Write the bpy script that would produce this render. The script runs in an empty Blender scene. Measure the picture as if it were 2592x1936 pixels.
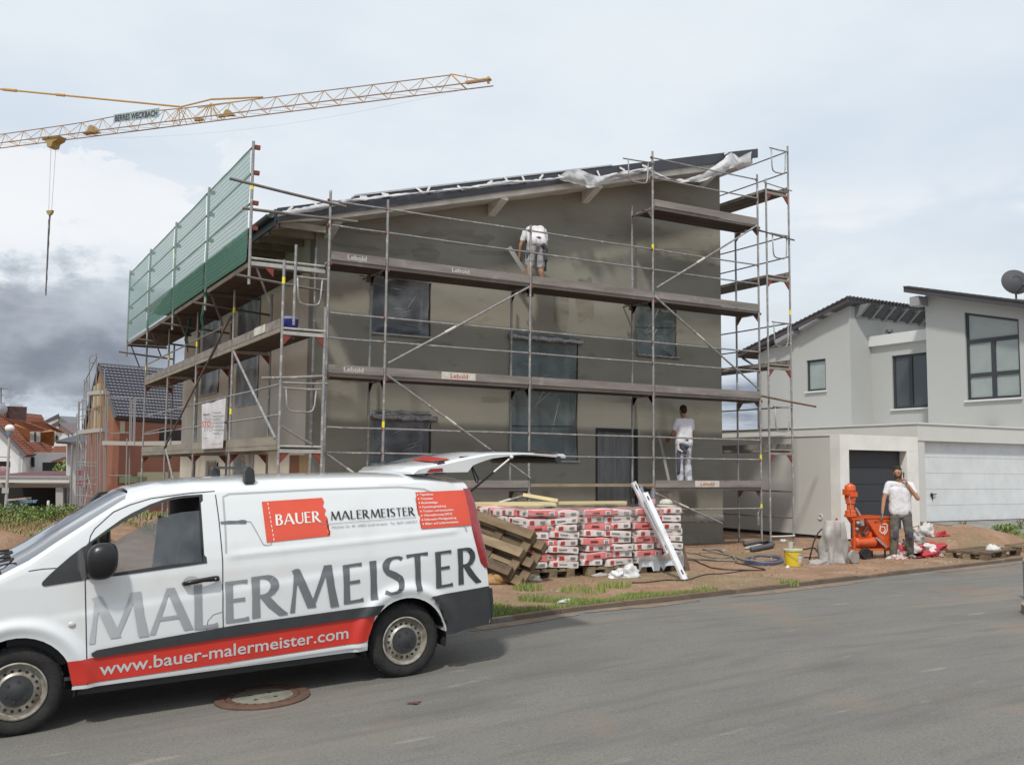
import bpy, bmesh, math, random
from mathutils import Vector, Matrix, noise as mnoise
random.seed(7)
C = bpy.context.scene.collection
scn = bpy.context.scene
R_ = math.radians
V = Vector

# ------------------------------------------------------------------ camera
CAMLOC = V((-5.6377, -16.2336, 0.219))
FPX, YAW, PIT, ROL = 2464.07, 0.5238, 0.0880, 0.0092
_F = V((math.sin(YAW)*math.cos(PIT), math.cos(YAW)*math.cos(PIT), math.sin(PIT)))
_Rr = V((math.cos(YAW), -math.sin(YAW), 0.0))
_U = _Rr.cross(_F)
CR = math.cos(ROL)*_Rr + math.sin(ROL)*_U
CU = -math.sin(ROL)*_Rr + math.cos(ROL)*_U
cam_d = bpy.data.cameras.new('camera')
cam = bpy.data.objects.new('camera', cam_d)
C.objects.link(cam)
cam.matrix_world = Matrix(((CR.x, CU.x, -_F.x, CAMLOC.x), (CR.y, CU.y, -_F.y, CAMLOC.y), (CR.z, CU.z, -_F.z, CAMLOC.z), (0, 0, 0, 1)))
cam_d.sensor_width = 36.0
cam_d.lens = FPX/2592*36
cam_d.clip_start = 0.1
cam_d.clip_end = 3000
scn.camera = cam

# ------------------------------------------------------------------ sky, sun, exposure
SUN = V((-0.42, -0.40, 0.81)).normalized()      # direction towards the sun
world = bpy.data.worlds.new('World'); scn.world = world
world.use_nodes = True
nt = world.node_tree; nt.nodes.clear()
def NN(t, **kw):
    n = nt.nodes.new(t)
    for k, v in kw.items(): setattr(n, k, v)
    return n
def LK(a, b): nt.links.new(a, b)
def MATH(op, a, b=None, clamp=False):
    n = NN('ShaderNodeMath', operation=op, use_clamp=clamp)
    for i, x in enumerate((a, b)):
        if x is None: continue
        if isinstance(x, (int, float)): n.inputs[i].default_value = x
        else: LK(x, n.inputs[i])
    return n.outputs[0]
def RAMP(x, lo, hi):
    n = NN('ShaderNodeMapRange', interpolation_type='SMOOTHSTEP')
    LK(x, n.inputs[0]); n.inputs[1].default_value = lo; n.inputs[2].default_value = hi
    return n.outputs[0]
def MIXC(f, a, b):
    n = NN('ShaderNodeMix', data_type='RGBA')
    if isinstance(f, (int, float)): n.inputs[0].default_value = f
    else: LK(f, n.inputs[0])
    for i, x in ((6, a), (7, b)):
        if isinstance(x, tuple): n.inputs[i].default_value = (*x, 1)
        else: LK(x, n.inputs[i])
    return n.outputs[2]
tc = NN('ShaderNodeTexCoord')
sep = NN('ShaderNodeSeparateXYZ'); LK(tc.outputs['Generated'], sep.inputs[0])
zz = MATH('MAXIMUM', sep.outputs[2], 0.0)
den = MATH('ADD', zz, 0.16)
comb = NN('ShaderNodeCombineXYZ')
LK(MATH('DIVIDE', sep.outputs[0], den), comb.inputs[0]); LK(MATH('DIVIDE', sep.outputs[1], den), comb.inputs[1])
def NOISE(scale, detail, off, rough=0.55, dist=0.0):
    m = NN('ShaderNodeMapping'); LK(comb.outputs[0], m.inputs[0]); m.inputs[1].default_value = off
    n = NN('ShaderNodeTexNoise'); LK(m.outputs[0], n.inputs['Vector'])
    n.inputs['Scale'].default_value = scale; n.inputs['Detail'].default_value = detail
    n.inputs['Roughness'].default_value = rough; n.inputs['Distortion'].default_value = dist
    return n.outputs[0]
sky = NN('ShaderNodeTexSky', sky_type='NISHITA', sun_disc=False, sun_elevation=math.asin(SUN.z), sun_rotation=math.atan2(SUN.x, SUN.y), air_density=1.2, dust_density=2.0)
skyc = NN('ShaderNodeVectorMath', operation='SCALE'); LK(sky.outputs[0], skyc.inputs[0]); skyc.inputs['Scale'].default_value = 0.10
n1 = NOISE(0.75, 5, (1.3, 4.2, 0)); n2 = NOISE(0.55, 6, (5.1, 2.3, 0), 0.6, 0.3); n3 = NOISE(2.2, 5, (0.4, 7.7, 0))
veil = MIXC(RAMP(n1, 0.35, 0.65), (0.69, 0.78, 0.88), (0.865, 0.92, 0.965))
low = MATH('SUBTRACT', 1.0, RAMP(sep.outputs[2], 0.03, 0.30))       # towards the horizon
gr = MATH('MULTIPLY', low, RAMP(n3, 0.30, 0.62))
veil = MIXC(MATH('MULTIPLY', gr, 0.55), veil, (0.50, 0.55, 0.62))
# banks of dark cloud with white heads, low over the horizon
band = MATH('SUBTRACT', 1.0, RAMP(sep.outputs[2], 0.10, 0.24))
dk = MATH('MULTIPLY', band, RAMP(n2, 0.47, 0.60))
veil = MIXC(MATH('MULTIPLY', dk, 0.92), veil, (0.215, 0.25, 0.335))
def NOISD(scale, detail, off, rough=0.55, dist=0.0):
    m = NN('ShaderNodeMapping'); LK(tc.outputs['Generated'], m.inputs[0]); m.inputs[1].default_value = off; m.inputs[3].default_value = (1, 1, 1.7)
    n = NN('ShaderNodeTexNoise'); LK(m.outputs[0], n.inputs['Vector'])
    n.inputs['Scale'].default_value = scale; n.inputs['Detail'].default_value = detail
    n.inputs['Roughness'].default_value = rough; n.inputs['Distortion'].default_value = dist
    return n.outputs[0]
az = MATH('ARCTAN2', sep.outputs[0], sep.outputs[1])
nb_ = NOISD(5.0, 7, (2.0, 0.7, 0.3), 0.6, 0.2)
azn = MATH('ADD', az, MATH('MULTIPLY', MATH('SUBTRACT', nb_, 0.5), 0.55))
bank = MATH('MULTIPLY', MATH('SUBTRACT', 1.0, RAMP(azn, 0.10, 0.30)), RAMP(azn, -1.3, -0.8))
ez = MATH('ADD', sep.outputs[2], MATH('MULTIPLY', MATH('SUBTRACT', NOISD(7.5, 9, (1.1, 3.3, 2.2), 0.62, 0.1), 0.5), 0.26))
whead = MATH('MULTIPLY', bank, MATH('MULTIPLY', RAMP(ez, 0.175, 0.20), MATH('SUBTRACT', 1.0, RAMP(ez, 0.280, 0.290))))
dbase = MATH('MULTIPLY', bank, MATH('MULTIPLY', RAMP(ez, 0.035, 0.070), MATH('SUBTRACT', 1.0, RAMP(ez, 0.160, 0.195))))
veil = MIXC(MATH('MULTIPLY', whead, 0.9), veil, (0.93, 0.95, 0.98))
veil = MIXC(MATH('MULTIPLY', dbase, 0.93), veil, MIXC(RAMP(NOISD(9.0, 6, (9, 1, 0)), 0.35, 0.65), (0.20, 0.225, 0.285), (0.42, 0.46, 0.53)))
hd = MATH('MULTIPLY', MATH('MULTIPLY', RAMP(sep.outputs[2], 0.10, 0.20), MATH('SUBTRACT', 1.0, RAMP(sep.outputs[2], 0.22, 0.30))), RAMP(n2, 0.47, 0.56))
veil = MIXC(MATH('MULTIPLY', hd, 0.8), veil, (0.97, 0.98, 1.0))
skymix = MIXC(0.93, skyc.outputs[0], veil)
bg = NN('ShaderNodeBackground'); LK(skymix, bg.inputs[0]); bg.inputs[1].default_value = 1.0
wo = NN('ShaderNodeOutputWorld'); LK(bg.outputs[0], wo.inputs[0])

sun_d = bpy.data.lights.new('sun', 'SUN'); sun_d.energy = 3.0; sun_d.angle = R_(4.0); sun_d.color = (1.0, 0.95, 0.87)
sun = bpy.data.objects.new('sun', sun_d); C.objects.link(sun); sun.location = (-20, -30, 50)
sun.rotation_euler = (-SUN).to_track_quat('-Z', 'Y').to_euler()
scn.view_settings.view_transform = 'Standard'; scn.view_settings.look = 'None'
scn.view_settings.exposure = 0.0; scn.view_settings.gamma = 1.0; scn.view_settings.use_curve_mapping = False
scn.cycles.max_bounces = 8; scn.cycles.transparent_max_bounces = 24

# ------------------------------------------------------------------ materials
_mc = {}
def M(name, col=(0.5, 0.5, 0.5), rough=0.8, var=0.0, vs=3.0, bump=0.0, bs=30.0, metal=0.0, spec=0.5, col2=None, detail=5, stretch=None, coat=0.0):
    """principled material; var mixes towards col2 (or a darker tone) by object-space noise"""
    if name in _mc: return _mc[name]
    m = bpy.data.materials.new(name); m.use_nodes = True; _mc[name] = m
    t = m.node_tree; b = t.nodes['Principled BSDF']
    b.inputs['Base Color'].default_value = (*col, 1); b.inputs['Roughness'].default_value = rough
    b.inputs['Metallic'].default_value = metal; b.inputs['Specular IOR Level'].default_value = spec
    b.inputs['Coat Weight'].default_value = coat; b.inputs['Coat Roughness'].default_value = 0.05
    tcn = t.nodes.new('ShaderNodeTexCoord'); src = tcn.outputs['Object']
    if stretch:
        mp = t.nodes.new('ShaderNodeMapping'); t.links.new(src, mp.inputs[0]); mp.inputs[3].default_value = stretch; src = mp.outputs[0]
    if var > 0:
        n = t.nodes.new('ShaderNodeTexNoise'); n.inputs['Scale'].default_value = vs; n.inputs['Detail'].default_value = detail; n.inputs['Roughness'].default_value = 0.6
        t.links.new(src, n.inputs['Vector'])
        mr = t.nodes.new('ShaderNodeMapRange'); mr.inputs[1].default_value = 0.35; mr.inputs[2].default_value = 0.65
        mr.inputs[3].default_value = 0.0; mr.inputs[4].default_value = var; t.links.new(n.outputs[0], mr.inputs[0])
        mx = t.nodes.new('ShaderNodeMix'); mx.data_type = 'RGBA'; t.links.new(mr.outputs[0], mx.inputs[0])
        mx.inputs[6].default_value = (*col, 1)
        c2 = col2 or tuple(c*0.4 for c in col)
        mx.inputs[7].default_value = (*c2, 1); t.links.new(mx.outputs[2], b.inputs['Base Color'])
    if bump > 0:
        n = t.nodes.new('ShaderNodeTexNoise'); n.inputs['Scale'].default_value = bs; n.inputs['Detail'].default_value = 4
        t.links.new(src, n.inputs['Vector'])
        bp = t.nodes.new('ShaderNodeBump'); bp.inputs['Strength'].default_value = bump; bp.inputs['Distance'].default_value = 0.02
        t.links.new(n.outputs[0], bp.inputs['Height']); t.links.new(bp.outputs[0], b.inputs['Normal'])
    return m
def layer(m, col, scale, lo, hi, amt, stretch=(1, 1, 1), off=(0, 0, 0), detail=4, kind='noise'):
    """one more blotch layer over the material's base colour"""
    t = m.node_tree; b = t.nodes['Principled BSDF']
    tcn = t.nodes.new('ShaderNodeTexCoord'); mp = t.nodes.new('ShaderNodeMapping')
    t.links.new(tcn.outputs['Object'], mp.inputs[0]); mp.inputs[1].default_value = off; mp.inputs[3].default_value = stretch
    if kind == 'voronoi':
        n = t.nodes.new('ShaderNodeTexVoronoi'); n.inputs['Scale'].default_value = scale
    else:
        n = t.nodes.new('ShaderNodeTexNoise'); n.inputs['Scale'].default_value = scale; n.inputs['Detail'].default_value = detail
    t.links.new(mp.outputs[0], n.inputs['Vector'])
    mr = t.nodes.new('ShaderNodeMapRange'); mr.inputs[1].default_value = lo; mr.inputs[2].default_value = hi
    mr.inputs[3].default_value = 0.0; mr.inputs[4].default_value = amt; t.links.new(n.outputs[0], mr.inputs[0])
    mx = t.nodes.new('ShaderNodeMix'); mx.data_type = 'RGBA'; t.links.new(mr.outputs[0], mx.inputs[0])
    ins = b.inputs['Base Color']
    if ins.links: t.links.new(ins.links[0].from_socket, mx.inputs[6])
    else: mx.inputs[6].default_value = ins.default_value
    mx.inputs[7].default_value = (*col, 1); t.links.new(mx.outputs[2], ins)
    return m
def GLASS(name, tint=(0.55, 0.6, 0.62), refl=1.0, opaque=0.0, film=None, rough=0.02):
    """see-through pane: transparent + fresnel reflection, film = milky sheet colour"""
    if name in _mc: return _mc[name]
    m = bpy.data.materials.new(name); m.use_nodes = True; _mc[name] = m
    t = m.node_tree; t.nodes.clear()
    out = t.nodes.new('ShaderNodeOutputMaterial'); tr = t.nodes.new('ShaderNodeBsdfTransparent'); tr.inputs[0].default_value = (*tint, 1)
    gl = t.nodes.new('ShaderNodeBsdfGlossy'); gl.inputs['Roughness'].default_value = rough
    last = tr.outputs[0]
    if film:
        df = t.nodes.new('ShaderNodeBsdfDiffuse'); df.inputs[0].default_value = (*film, 1)
        mx = t.nodes.new('ShaderNodeMixShader')
        tcn = t.nodes.new('ShaderNodeTexCoord'); n = t.nodes.new('ShaderNodeTexNoise'); n.inputs['Scale'].default_value = 2.5; n.inputs['Detail'].default_value = 6
        t.links.new(tcn.outputs['Object'], n.inputs['Vector'])
        mr = t.nodes.new('ShaderNodeMapRange'); mr.inputs[1].default_value = 0.3; mr.inputs[2].default_value = 0.7
        mr.inputs[3].default_value = max(0, opaque-0.15); mr.inputs[4].default_value = min(1, opaque+0.15)
        t.links.new(n.outputs[0], mr.inputs[0]); t.links.new(mr.outputs[0], mx.inputs[0])
        t.links.new(last, mx.inputs[1]); t.links.new(df.outputs[0], mx.inputs[2]); last = mx.outputs[0]
    fr = t.nodes.new('ShaderNodeFresnel'); fr.inputs[0].default_value = 1.5
    ml = t.nodes.new('ShaderNodeMath'); ml.operation = 'MULTIPLY'; ml.use_clamp = True; ml.inputs[1].default_value = refl; t.links.new(fr.outputs[0], ml.inputs[0])
    m2 = t.nodes.new('ShaderNodeMixShader'); t.links.new(ml.outputs[0], m2.inputs[0]); t.links.new(last, m2.inputs[1]); t.links.new(gl.outputs[0], m2.inputs[2])
    t.links.new(m2.outputs[0], out.inputs[0])
    return m

# ------------------------------------------------------------------ mesh helpers
MW = {}
def tag(o, label=None, cat=None, group=None, kind=None):
    if label: o['label'] = label
    if cat: o['category'] = cat
    if group: o['group'] = group
    if kind: o['kind'] = kind
    return o
def thing(name, label, cat, loc=(0, 0, 0), rz=0.0, group=None, mat=None):
    o = bpy.data.objects.new(name, None); C.objects.link(o); o.empty_display_size = 0.2
    mw = mat.copy() if mat is not None else Matrix.Translation(V(loc)) @ Matrix.Rotation(rz, 4, 'Z')
    o.matrix_world = mw; MW[o.name] = mw
    return tag(o, label, cat, group)
class G:
    def __init__(s): s.v = []; s.f = []; s.m = []
    def add(s, vs, fs, mi=0):
        k = len(s.v); s.v += [V(p) for p in vs]; s.f += [tuple(i+k for i in f) for f in fs]; s.m += [mi]*len(fs); return s
    def box(s, x0, y0, z0, x1, y1, z1, mi=0):
        return s.add([(x0,y0,z0),(x1,y0,z0),(x1,y1,z0),(x0,y1,z0),(x0,y0,z1),(x1,y0,z1),(x1,y1,z1),(x0,y1,z1)],
                     [(0,3,2,1),(4,5,6,7),(0,1,5,4),(1,2,6,5),(2,3,7,6),(3,0,4,7)], mi)
    def obox(s, c, a, b, d, mi=0):      # centre and three half-axes
        c, a, b, d = V(c), V(a), V(b), V(d)
        p = [c-a-b-d, c+a-b-d, c+a+b-d, c-a+b-d, c-a-b+d, c+a-b+d, c+a+b+d, c-a+b+d]
        return s.add(p, [(0,3,2,1),(4,5,6,7),(0,1,5,4),(1,2,6,5),(2,3,7,6),(3,0,4,7)], mi)
    def bar(s, p0, p1, w, h, up=(0, 0, 1), mi=0):
        p0, p1 = V(p0), V(p1); d = p1-p0; x = d.cross(V(up))
        if x.length < 1e-6: x = d.cross(V((1, 0, 0)))
        x.normalize(); y = x.cross(d).normalized()
        return s.obox((p0+p1)/2, d/2, x*w/2, y*h/2, mi)
    def tube(s, p0, p1, r, n=8, r2=None, mi=0, cap=True):
        p0, p1 = V(p0), V(p1); d = (p1-p0)
        if d.length < 1e-7: return s
        d.normalize(); a = d.orthogonal().normalized(); b = d.cross(a); r2 = r if r2 is None else r2
        vs = []
        for p, rr in ((p0, r), (p1, r2)):
            for i in range(n):
                t = 2*math.pi*i/n; vs.append(p+(a*math.cos(t)+b*math.sin(t))*rr)
        fs = [(i, (i+1) % n, n+(i+1) % n, n+i) for i in range(n)]
        if cap: fs += [tuple(range(n-1, -1, -1)), tuple(range(n, 2*n))]
        return s.add(vs, fs, mi)
    def path(s, pts, r, n=6, mi=0, closed=False):
        pts = [V(p) for p in pts]; N = len(pts); vs = []; pa = None
        for i, p in enumerate(pts):
            if closed: d = pts[(i+1) % N]-pts[i-1]
            else: d = pts[min(i+1, N-1)]-pts[max(i-1, 0)]
            d.normalize()
            a = d.orthogonal().normalized() if pa is None else (pa-d*pa.dot(d)).normalized()
            pa = a; b = d.cross(a); rr = r[i] if isinstance(r, (list, tuple)) else r
            vs += [p+(a*math.cos(2*math.pi*k/n)+b*math.sin(2*math.pi*k/n))*rr for k in range(n)]
        fs = []
        for i in range(N if closed else N-1):
            j = (i+1) % N
            fs += [(i*n+k, i*n+(k+1) % n, j*n+(k+1) % n, j*n+k) for k in range(n)]
        if not closed: fs += [tuple(range(n-1, -1, -1)), tuple((N-1)*n+k for k in range(n))]
        return s.add(vs, fs, mi)
    def prism(s, poly, f, d0, d1, mi=0):
        """poly of (a,b); f(a,b,d) -> xyz"""
        n = len(poly); vs = [f(a, b, d0) for a, b in poly]+[f(a, b, d1) for a, b in poly]
        fs = [tuple(range(n-1, -1, -1)), tuple(range(n, 2*n))]+[(i, (i+1) % n, n+(i+1) % n, n+i) for i in range(n)]
        return s.add(vs, fs, mi)
    def lathe(s, prof, o=(0, 0, 0), ax=(0, 0, 1), n=24, mi=0):
        """prof of (r, h) along axis"""
        o, ax = V(o), V(ax).normalized(); a = ax.orthogonal().normalized(); b = ax.cross(a); vs = []; fs = []
        for r, h in prof:
            vs += [o+ax*h+(a*math.cos(2*math.pi*k/n)+b*math.sin(2*math.pi*k/n))*r for k in range(n)]
        for i in range(len(prof)-1):
            fs += [(i*n+k, i*n+(k+1) % n, (i+1)*n+(k+1) % n, (i+1)*n+k) for k in range(n)]
        return s.add(vs, fs, mi)
    def sph(s, c, r, nu=12, nv=8, mi=0):
        c = V(c); r = V(r) if hasattr(r, '__len__') else V((r, r, r)); vs = [c+V((0, 0, r.z))]; fs = []
        for j in range(1, nv):
            ph = math.pi*j/nv
            vs += [c+V((r.x*math.sin(ph)*math.cos(2*math.pi*i/nu), r.y*math.sin(ph)*math.sin(2*math.pi*i/nu), r.z*math.cos(ph))) for i in range(nu)]
        vs.append(c-V((0, 0, r.z))); L = len(vs)-1
        fs += [(0, 1+i, 1+(i+1) % nu) for i in range(nu)]
        for j in range(nv-2):
            b0 = 1+j*nu; b1 = b0+nu
            fs += [(b0+i, b1+i, b1+(i+1) % nu, b0+(i+1) % nu) for i in range(nu)]
        b0 = 1+(nv-2)*nu; fs += [(b0+i, L, b0+(i+1) % nu) for i in range(nu)]
        return s.add(vs, fs, mi)
    def quad(s, a, b, c, d, mi=0): return s.add([a, b, c, d], [(0, 1, 2, 3)], mi)
    def mesh(s, name, mats, smooth=False, inv=None):
        me = bpy.data.meshes.new(name)
        me.from_pydata([tuple((inv @ p) if inv is not None else p) for p in s.v], [], s.f)
        for m in (mats if isinstance(mats, (list, tuple)) else [mats]): me.materials.append(m)
        me.polygons.foreach_set('material_index', s.m)
        if smooth:
            me.polygons.foreach_set('use_smooth', [True]*len(s.f))
            if smooth != 'all':
                try: me.set_sharp_from_angle(angle=R_(38))
                except Exception: pass
        me.update(); return me
    def obj(s, name, mats, parent=None, smooth=False, local=False, fix=True):
        inv = None
        if parent is not None and not local: inv = MW[parent.name].inverted()
        me = s.mesh(name, mats, smooth, inv)
        if fix:
            bm = bmesh.new(); bm.from_mesh(me); bmesh.ops.recalc_face_normals(bm, faces=bm.faces); bm.to_mesh(me); bm.free()
        o = bpy.data.objects.new(name, me); C.objects.link(o)
        if parent is not None: o.parent = parent; MW[o.name] = MW[parent.name]
        return o
def part_of(o, parent):         # re-hang a part below another part (same frame)
    o.parent = parent; return o
def copy_tree(root, mat, label, group=None, keep=None):
    r = root.copy(); C.objects.link(r); r.matrix_world = mat; MW[r.name] = mat
    r['label'] = label
    if group: r['group'] = group
    def rec(a, b):
        for ch in a.children:
            c = ch.copy(); C.objects.link(c); c.parent = b; rec(ch, c)
    rec(root, r); return r
def ray(px, py): return (_F*FPX + CR*(px-1296) - CU*(py-968))
def AT(px, py, ax, val):        # where the sight line of a photo pixel meets the plane x|y|z = val
    d = ray(px, py); t = (val-CAMLOC[ax])/d[ax]; return CAMLOC+d*t
def AX(px, py, v): return AT(px, py, 0, v)
def AY(px, py, v): return AT(px, py, 1, v)
def AZ(px, py, v): return AT(px, py, 2, v)
def AD(px, py, dep): return CAMLOC+ray(px, py)*(dep/FPX)
K = 1.1718                      # photo px per px of the preview I measured in
def text_geo(s, bold=0.0):
    cu = bpy.data.curves.new('t', 'FONT'); cu.body = s; cu.resolution_u = 3; cu.offset = bold
    o = bpy.data.objects.new('t', cu); C.objects.link(o)
    dg = bpy.context.evaluated_depsgraph_get(); me = bpy.data.meshes.new_from_object(o.evaluated_get(dg))
    vs = [v.co.copy() for v in me.vertices]; fs = [tuple(p.vertices) for p in me.polygons]
    bpy.data.objects.remove(o); bpy.data.curves.remove(cu); bpy.data.meshes.remove(me)
    if not vs: return [], []
    x0 = min(v.x for v in vs); x1 = max(v.x for v in vs)
    return [V(((v.x-x0)/max(1e-6, x1-x0), v.y, 0)) for v in vs], fs
def text_on(g, s, f, x0, x1, z0, cap, z1=None, mi=0, bold=0.0):
    """text from x0 to x1 on baseline z0 (->z1), cap height cap; f(x,z)->xyz"""
    vs, fs = text_geo(s, bold); z1 = z0 if z1 is None else z1
    g.add([f(x0+(x1-x0)*v.x, z0+(z1-z0)*v.x+v.y*cap/0.70) for v in vs], fs, mi); return g
def lerp_table(tab, x):
    if x <= tab[0][0]: return tab[0][1]
    for (a, b), (c, d) in zip(tab, tab[1:]):
        if x <= c: return b+(d-b)*(x-a)/(c-a)
    return tab[-1][1]
def sstep(a, b, x):
    t = max(0, min(1, (x-a)/(b-a))); return t*t*(3-2*t)
def grid(fn, xs, ys):
    """sheet through fn(x,y)->z"""
    vs = [(x, y, fn(x, y)) for y in ys for x in xs]; n = len(xs)
    fs = [(j*n+i, j*n+i+1, (j+1)*n+i+1, (j+1)*n+i) for j in range(len(ys)-1) for i in range(n-1)]
    return vs, fs
def frange(a, b, st):
    n = max(1, int(round((b-a)/st))); return [a+(b-a)*i/n for i in range(n+1)]
# ------------------------------------------------------------------ ground, road, kerb
KERB = [(-60, -8.4), (-12, -6.4), (0, -5.97), (2.4, -5.92), (6.45, -5.42), (12.7, -4.6), (20, -3.6), (60, 2.4)]
def kerb_y(x): return lerp_table(KERB, x)
def road_z(x):
    if x < -12: return -2.2-0.012*(-12-x)
    if x < 1.0: return -1.6+0.05*x
    if x < 2.0: return -1.55+0.05*(x-1)-0.022*(x-1)**2
    return -1.522+0.006*(x-2)
def land_z(x, y):
    """soil and terrain behind the kerb"""
    zr = road_z(x)
    t = sstep(0.0, 3.5, y-kerb_y(x))
    flat = -1.50+0.004*max(-10, min(20, x))
    z = zr+0.02+(flat-zr)*t
    # the plot falls away behind the house to the left and back
    z -= 2.3*sstep(14, 60, y)*(1-sstep(8, 30, x))
    # weedy bank at the left, sand heap beside it
    z += 0.40*sstep(3.5, 9.5, y)*(1-sstep(11, 17, y))*(1-sstep(-1.9, -1.2, x))
    d = math.hypot((x+5.6)/2.0, (y+1.0)/1.9)
    if d < 1: z += 0.95*(1-d*d)**1.1+.05*mnoise.noise((x*4, y*4, 4))*(1-d)
    # spoil of yellow sand left of the neighbour's drive
    d = math.hypot((x-14.6)/2.6, (y+1.5)/1.5)
    if d < 1: z += 0.42*(1-d*d)+0.13*(1-d)*mnoise.noise((x*1.9, y*2.4, 4))+.05*mnoise.noise((x*5, y*5, 4))*(1-d)
    z += 0.035*mnoise.noise((x*0.9, y*0.9, 3.1))*t+0.02*mnoise.noise((x*3.1, y*3.1, 1.7))*t
    return z
def ground_z(x, y):
    k = kerb_y(x)
    if y < k-13.5: return road_z(x)+0.05
    return land_z(x, y) if y > k+0.02 else road_z(x)-0.12
xs = [-600, -300, -150, -90, -60, -45]+frange(-35, -12, 2.0)+frange(-11.5, 18, 0.22)+frange(19, 40, 2.5)+[50, 70, 100, 200, 400, 700]
ys = [-300, -120, -60, -30]+frange(-22, -8.5, 1.5)+frange(-7.4, 4, 0.2)+frange(4.5, 16, 0.6)+frange(18, 60, 3)+[75, 100, 150, 250, 400, 700]
soil = M('soil', (0.30, 0.175, 0.105), 0.95, 0.8, 0.8, 0.9, 18, col2=(0.21, 0.125, 0.078))
layer(soil, (0.36, 0.25, 0.17), 2.3, 0.5, 0.7, 0.7)
layer(soil, (0.10, 0.13, 0.05), 0.5, 0.56, 0.66, 0.35, off=(8, 3, 0))
layer(soil, (0.15, 0.095, 0.06), 14, 0.58, 0.7, 0.6)
layer(soil, (0.38, 0.30, 0.22), 22, 0.62, 0.70, 0.7)
layer(soil, (0.13, 0.075, 0.045), 9, 0.60, 0.72, 0.7, off=(5, 5, 0))
g = G(); g.add(*grid(ground_z, xs, ys)); tag(g.obj('ground', soil, smooth='all', fix=False), kind='structure')
asph = M('asphalt', (0.172, 0.165, 0.150), 0.88, 0.55, 0.5, 0.5, 90, col2=(0.138, 0.132, 0.120))
layer(asph, (0.20, 0.185, 0.16), 1.6, 0.5, 0.75, 0.55, stretch=(0.35, 1, 1))
layer(asph, (0.10, 0.096, 0.09), 0.9, 0.55, 0.7, 0.5, stretch=(0.5, 1.2, 1), off=(4, 1, 0))
layer(asph, (0.27, 0.25, 0.22), 3.4, 0.665, 0.72, 0.7, stretch=(0.30, 1.4, 1), off=(2, 9, 0))
layer(asph, (0.080, 0.077, 0.072), 55, 0.5, 0.66, 0.5)
layer(asph, (0.30, 0.285, 0.255), 70, 0.60, 0.70, 0.5)
layer(asph, (0.235, 0.205, 0.165), 0.8, 0.55, 0.72, 0.4, stretch=(0.25, 1.3, 1), off=(11, 2, 0))
layer(asph, (0.095, 0.09, 0.082), 1.9, 0.62, 0.70, 0.22, stretch=(0.6, 1.5, 1), off=(3, 12, 0))
layer(asph, (0.10, 0.094, 0.084), 6, 0.5, 0.75, 0.5, stretch=(0.12, 1, 1))
layer(asph, (0.25, 0.165, 0.115), 0.55, 0.6, 0.7, 0.35, off=(1, 5, 0))
g = G()
rx = frange(-60, -12, 4)+frange(-11, 20, 0.5)+frange(22, 60, 4); N = 14
vs = []
for j in range(N+1):
    for x in rx:
        k = kerb_y(x); vs.append((x, k-0.06-13.6*j/N, road_z(x)+0.0+0.012*math.sin(math.pi*j/N)))
n = len(rx)
g.add(vs, [(j*n+i, j*n+i+1, (j+1)*n+i+1, (j+1)*n+i) for j in range(N) for i in range(n-1)])
tag(g.obj('road', asph, smooth='all', fix=False), kind='structure')
# soil washed against the kerb and dusty tyre film are thin sheets lying on the asphalt
dust = M('road_dirt', (0.25, 0.185, 0.135), 0.95, 0.6, 5, 0.3, 60)
for cx, cy, rx_, ry_ in ((5.6, -5.85, 1.6, 0.12), (10.5, -5.2, 1.4, 0.13), (2.2, -6.15, 1.0, 0.10), (13.0, -4.95, 1.2, 0.16), (0.3, -6.3, 0.8, 0.12)):
    g = G(); ring = []
    for i in range(28):
        a = 2*math.pi*i/28; q = 1+0.35*mnoise.noise((math.cos(a)*2+cx, math.sin(a)*2, cy)); x = cx+rx_*q*math.cos(a)
        y = kerb_y(x)-0.13-ry_+ry_*q*math.sin(a); ring.append((x, y, road_z(x)+0.006))
    c0 = (cx, kerb_y(cx)-0.13-ry_, road_z(cx)+0.013)
    g.add([c0]+ring, [(0, 1+i, 1+(i+1) % 28) for i in range(28)])
    tag(g.obj('road_dirt', dust, smooth='all'), kind='stuff', label='strip of soil washed onto the road along the kerb')
# kerb: one metre stones in a row
kroot = thing('kerb', 'low brown concrete kerb stones between road and bare soil', None); kroot['kind'] = 'structure'
km = M('kerb_stone', (0.135, 0.095, 0.066), 0.95, 0.8, 3.0, 0.5, 40, col2=(0.20, 0.14, 0.10)); layer(km, (0.32, 0.29, 0.25), 2.1, 0.6, 0.7, 0.6)
x = -14.0
while x < 22:
    x1 = x+0.992; p0 = V((x, kerb_y(x), road_z(x))); p1 = V((x1, kerb_y(x1), road_z(x1))); h = 0.055+random.uniform(-.008, .008)
    g = G(); g.bar(p0+V((0, 0, h/2-.06)), p1+V((0, 0, h/2-.06)), 0.10, h+0.12)
    g.obj('kerb_stone', km, kroot); x += 1.0
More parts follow.
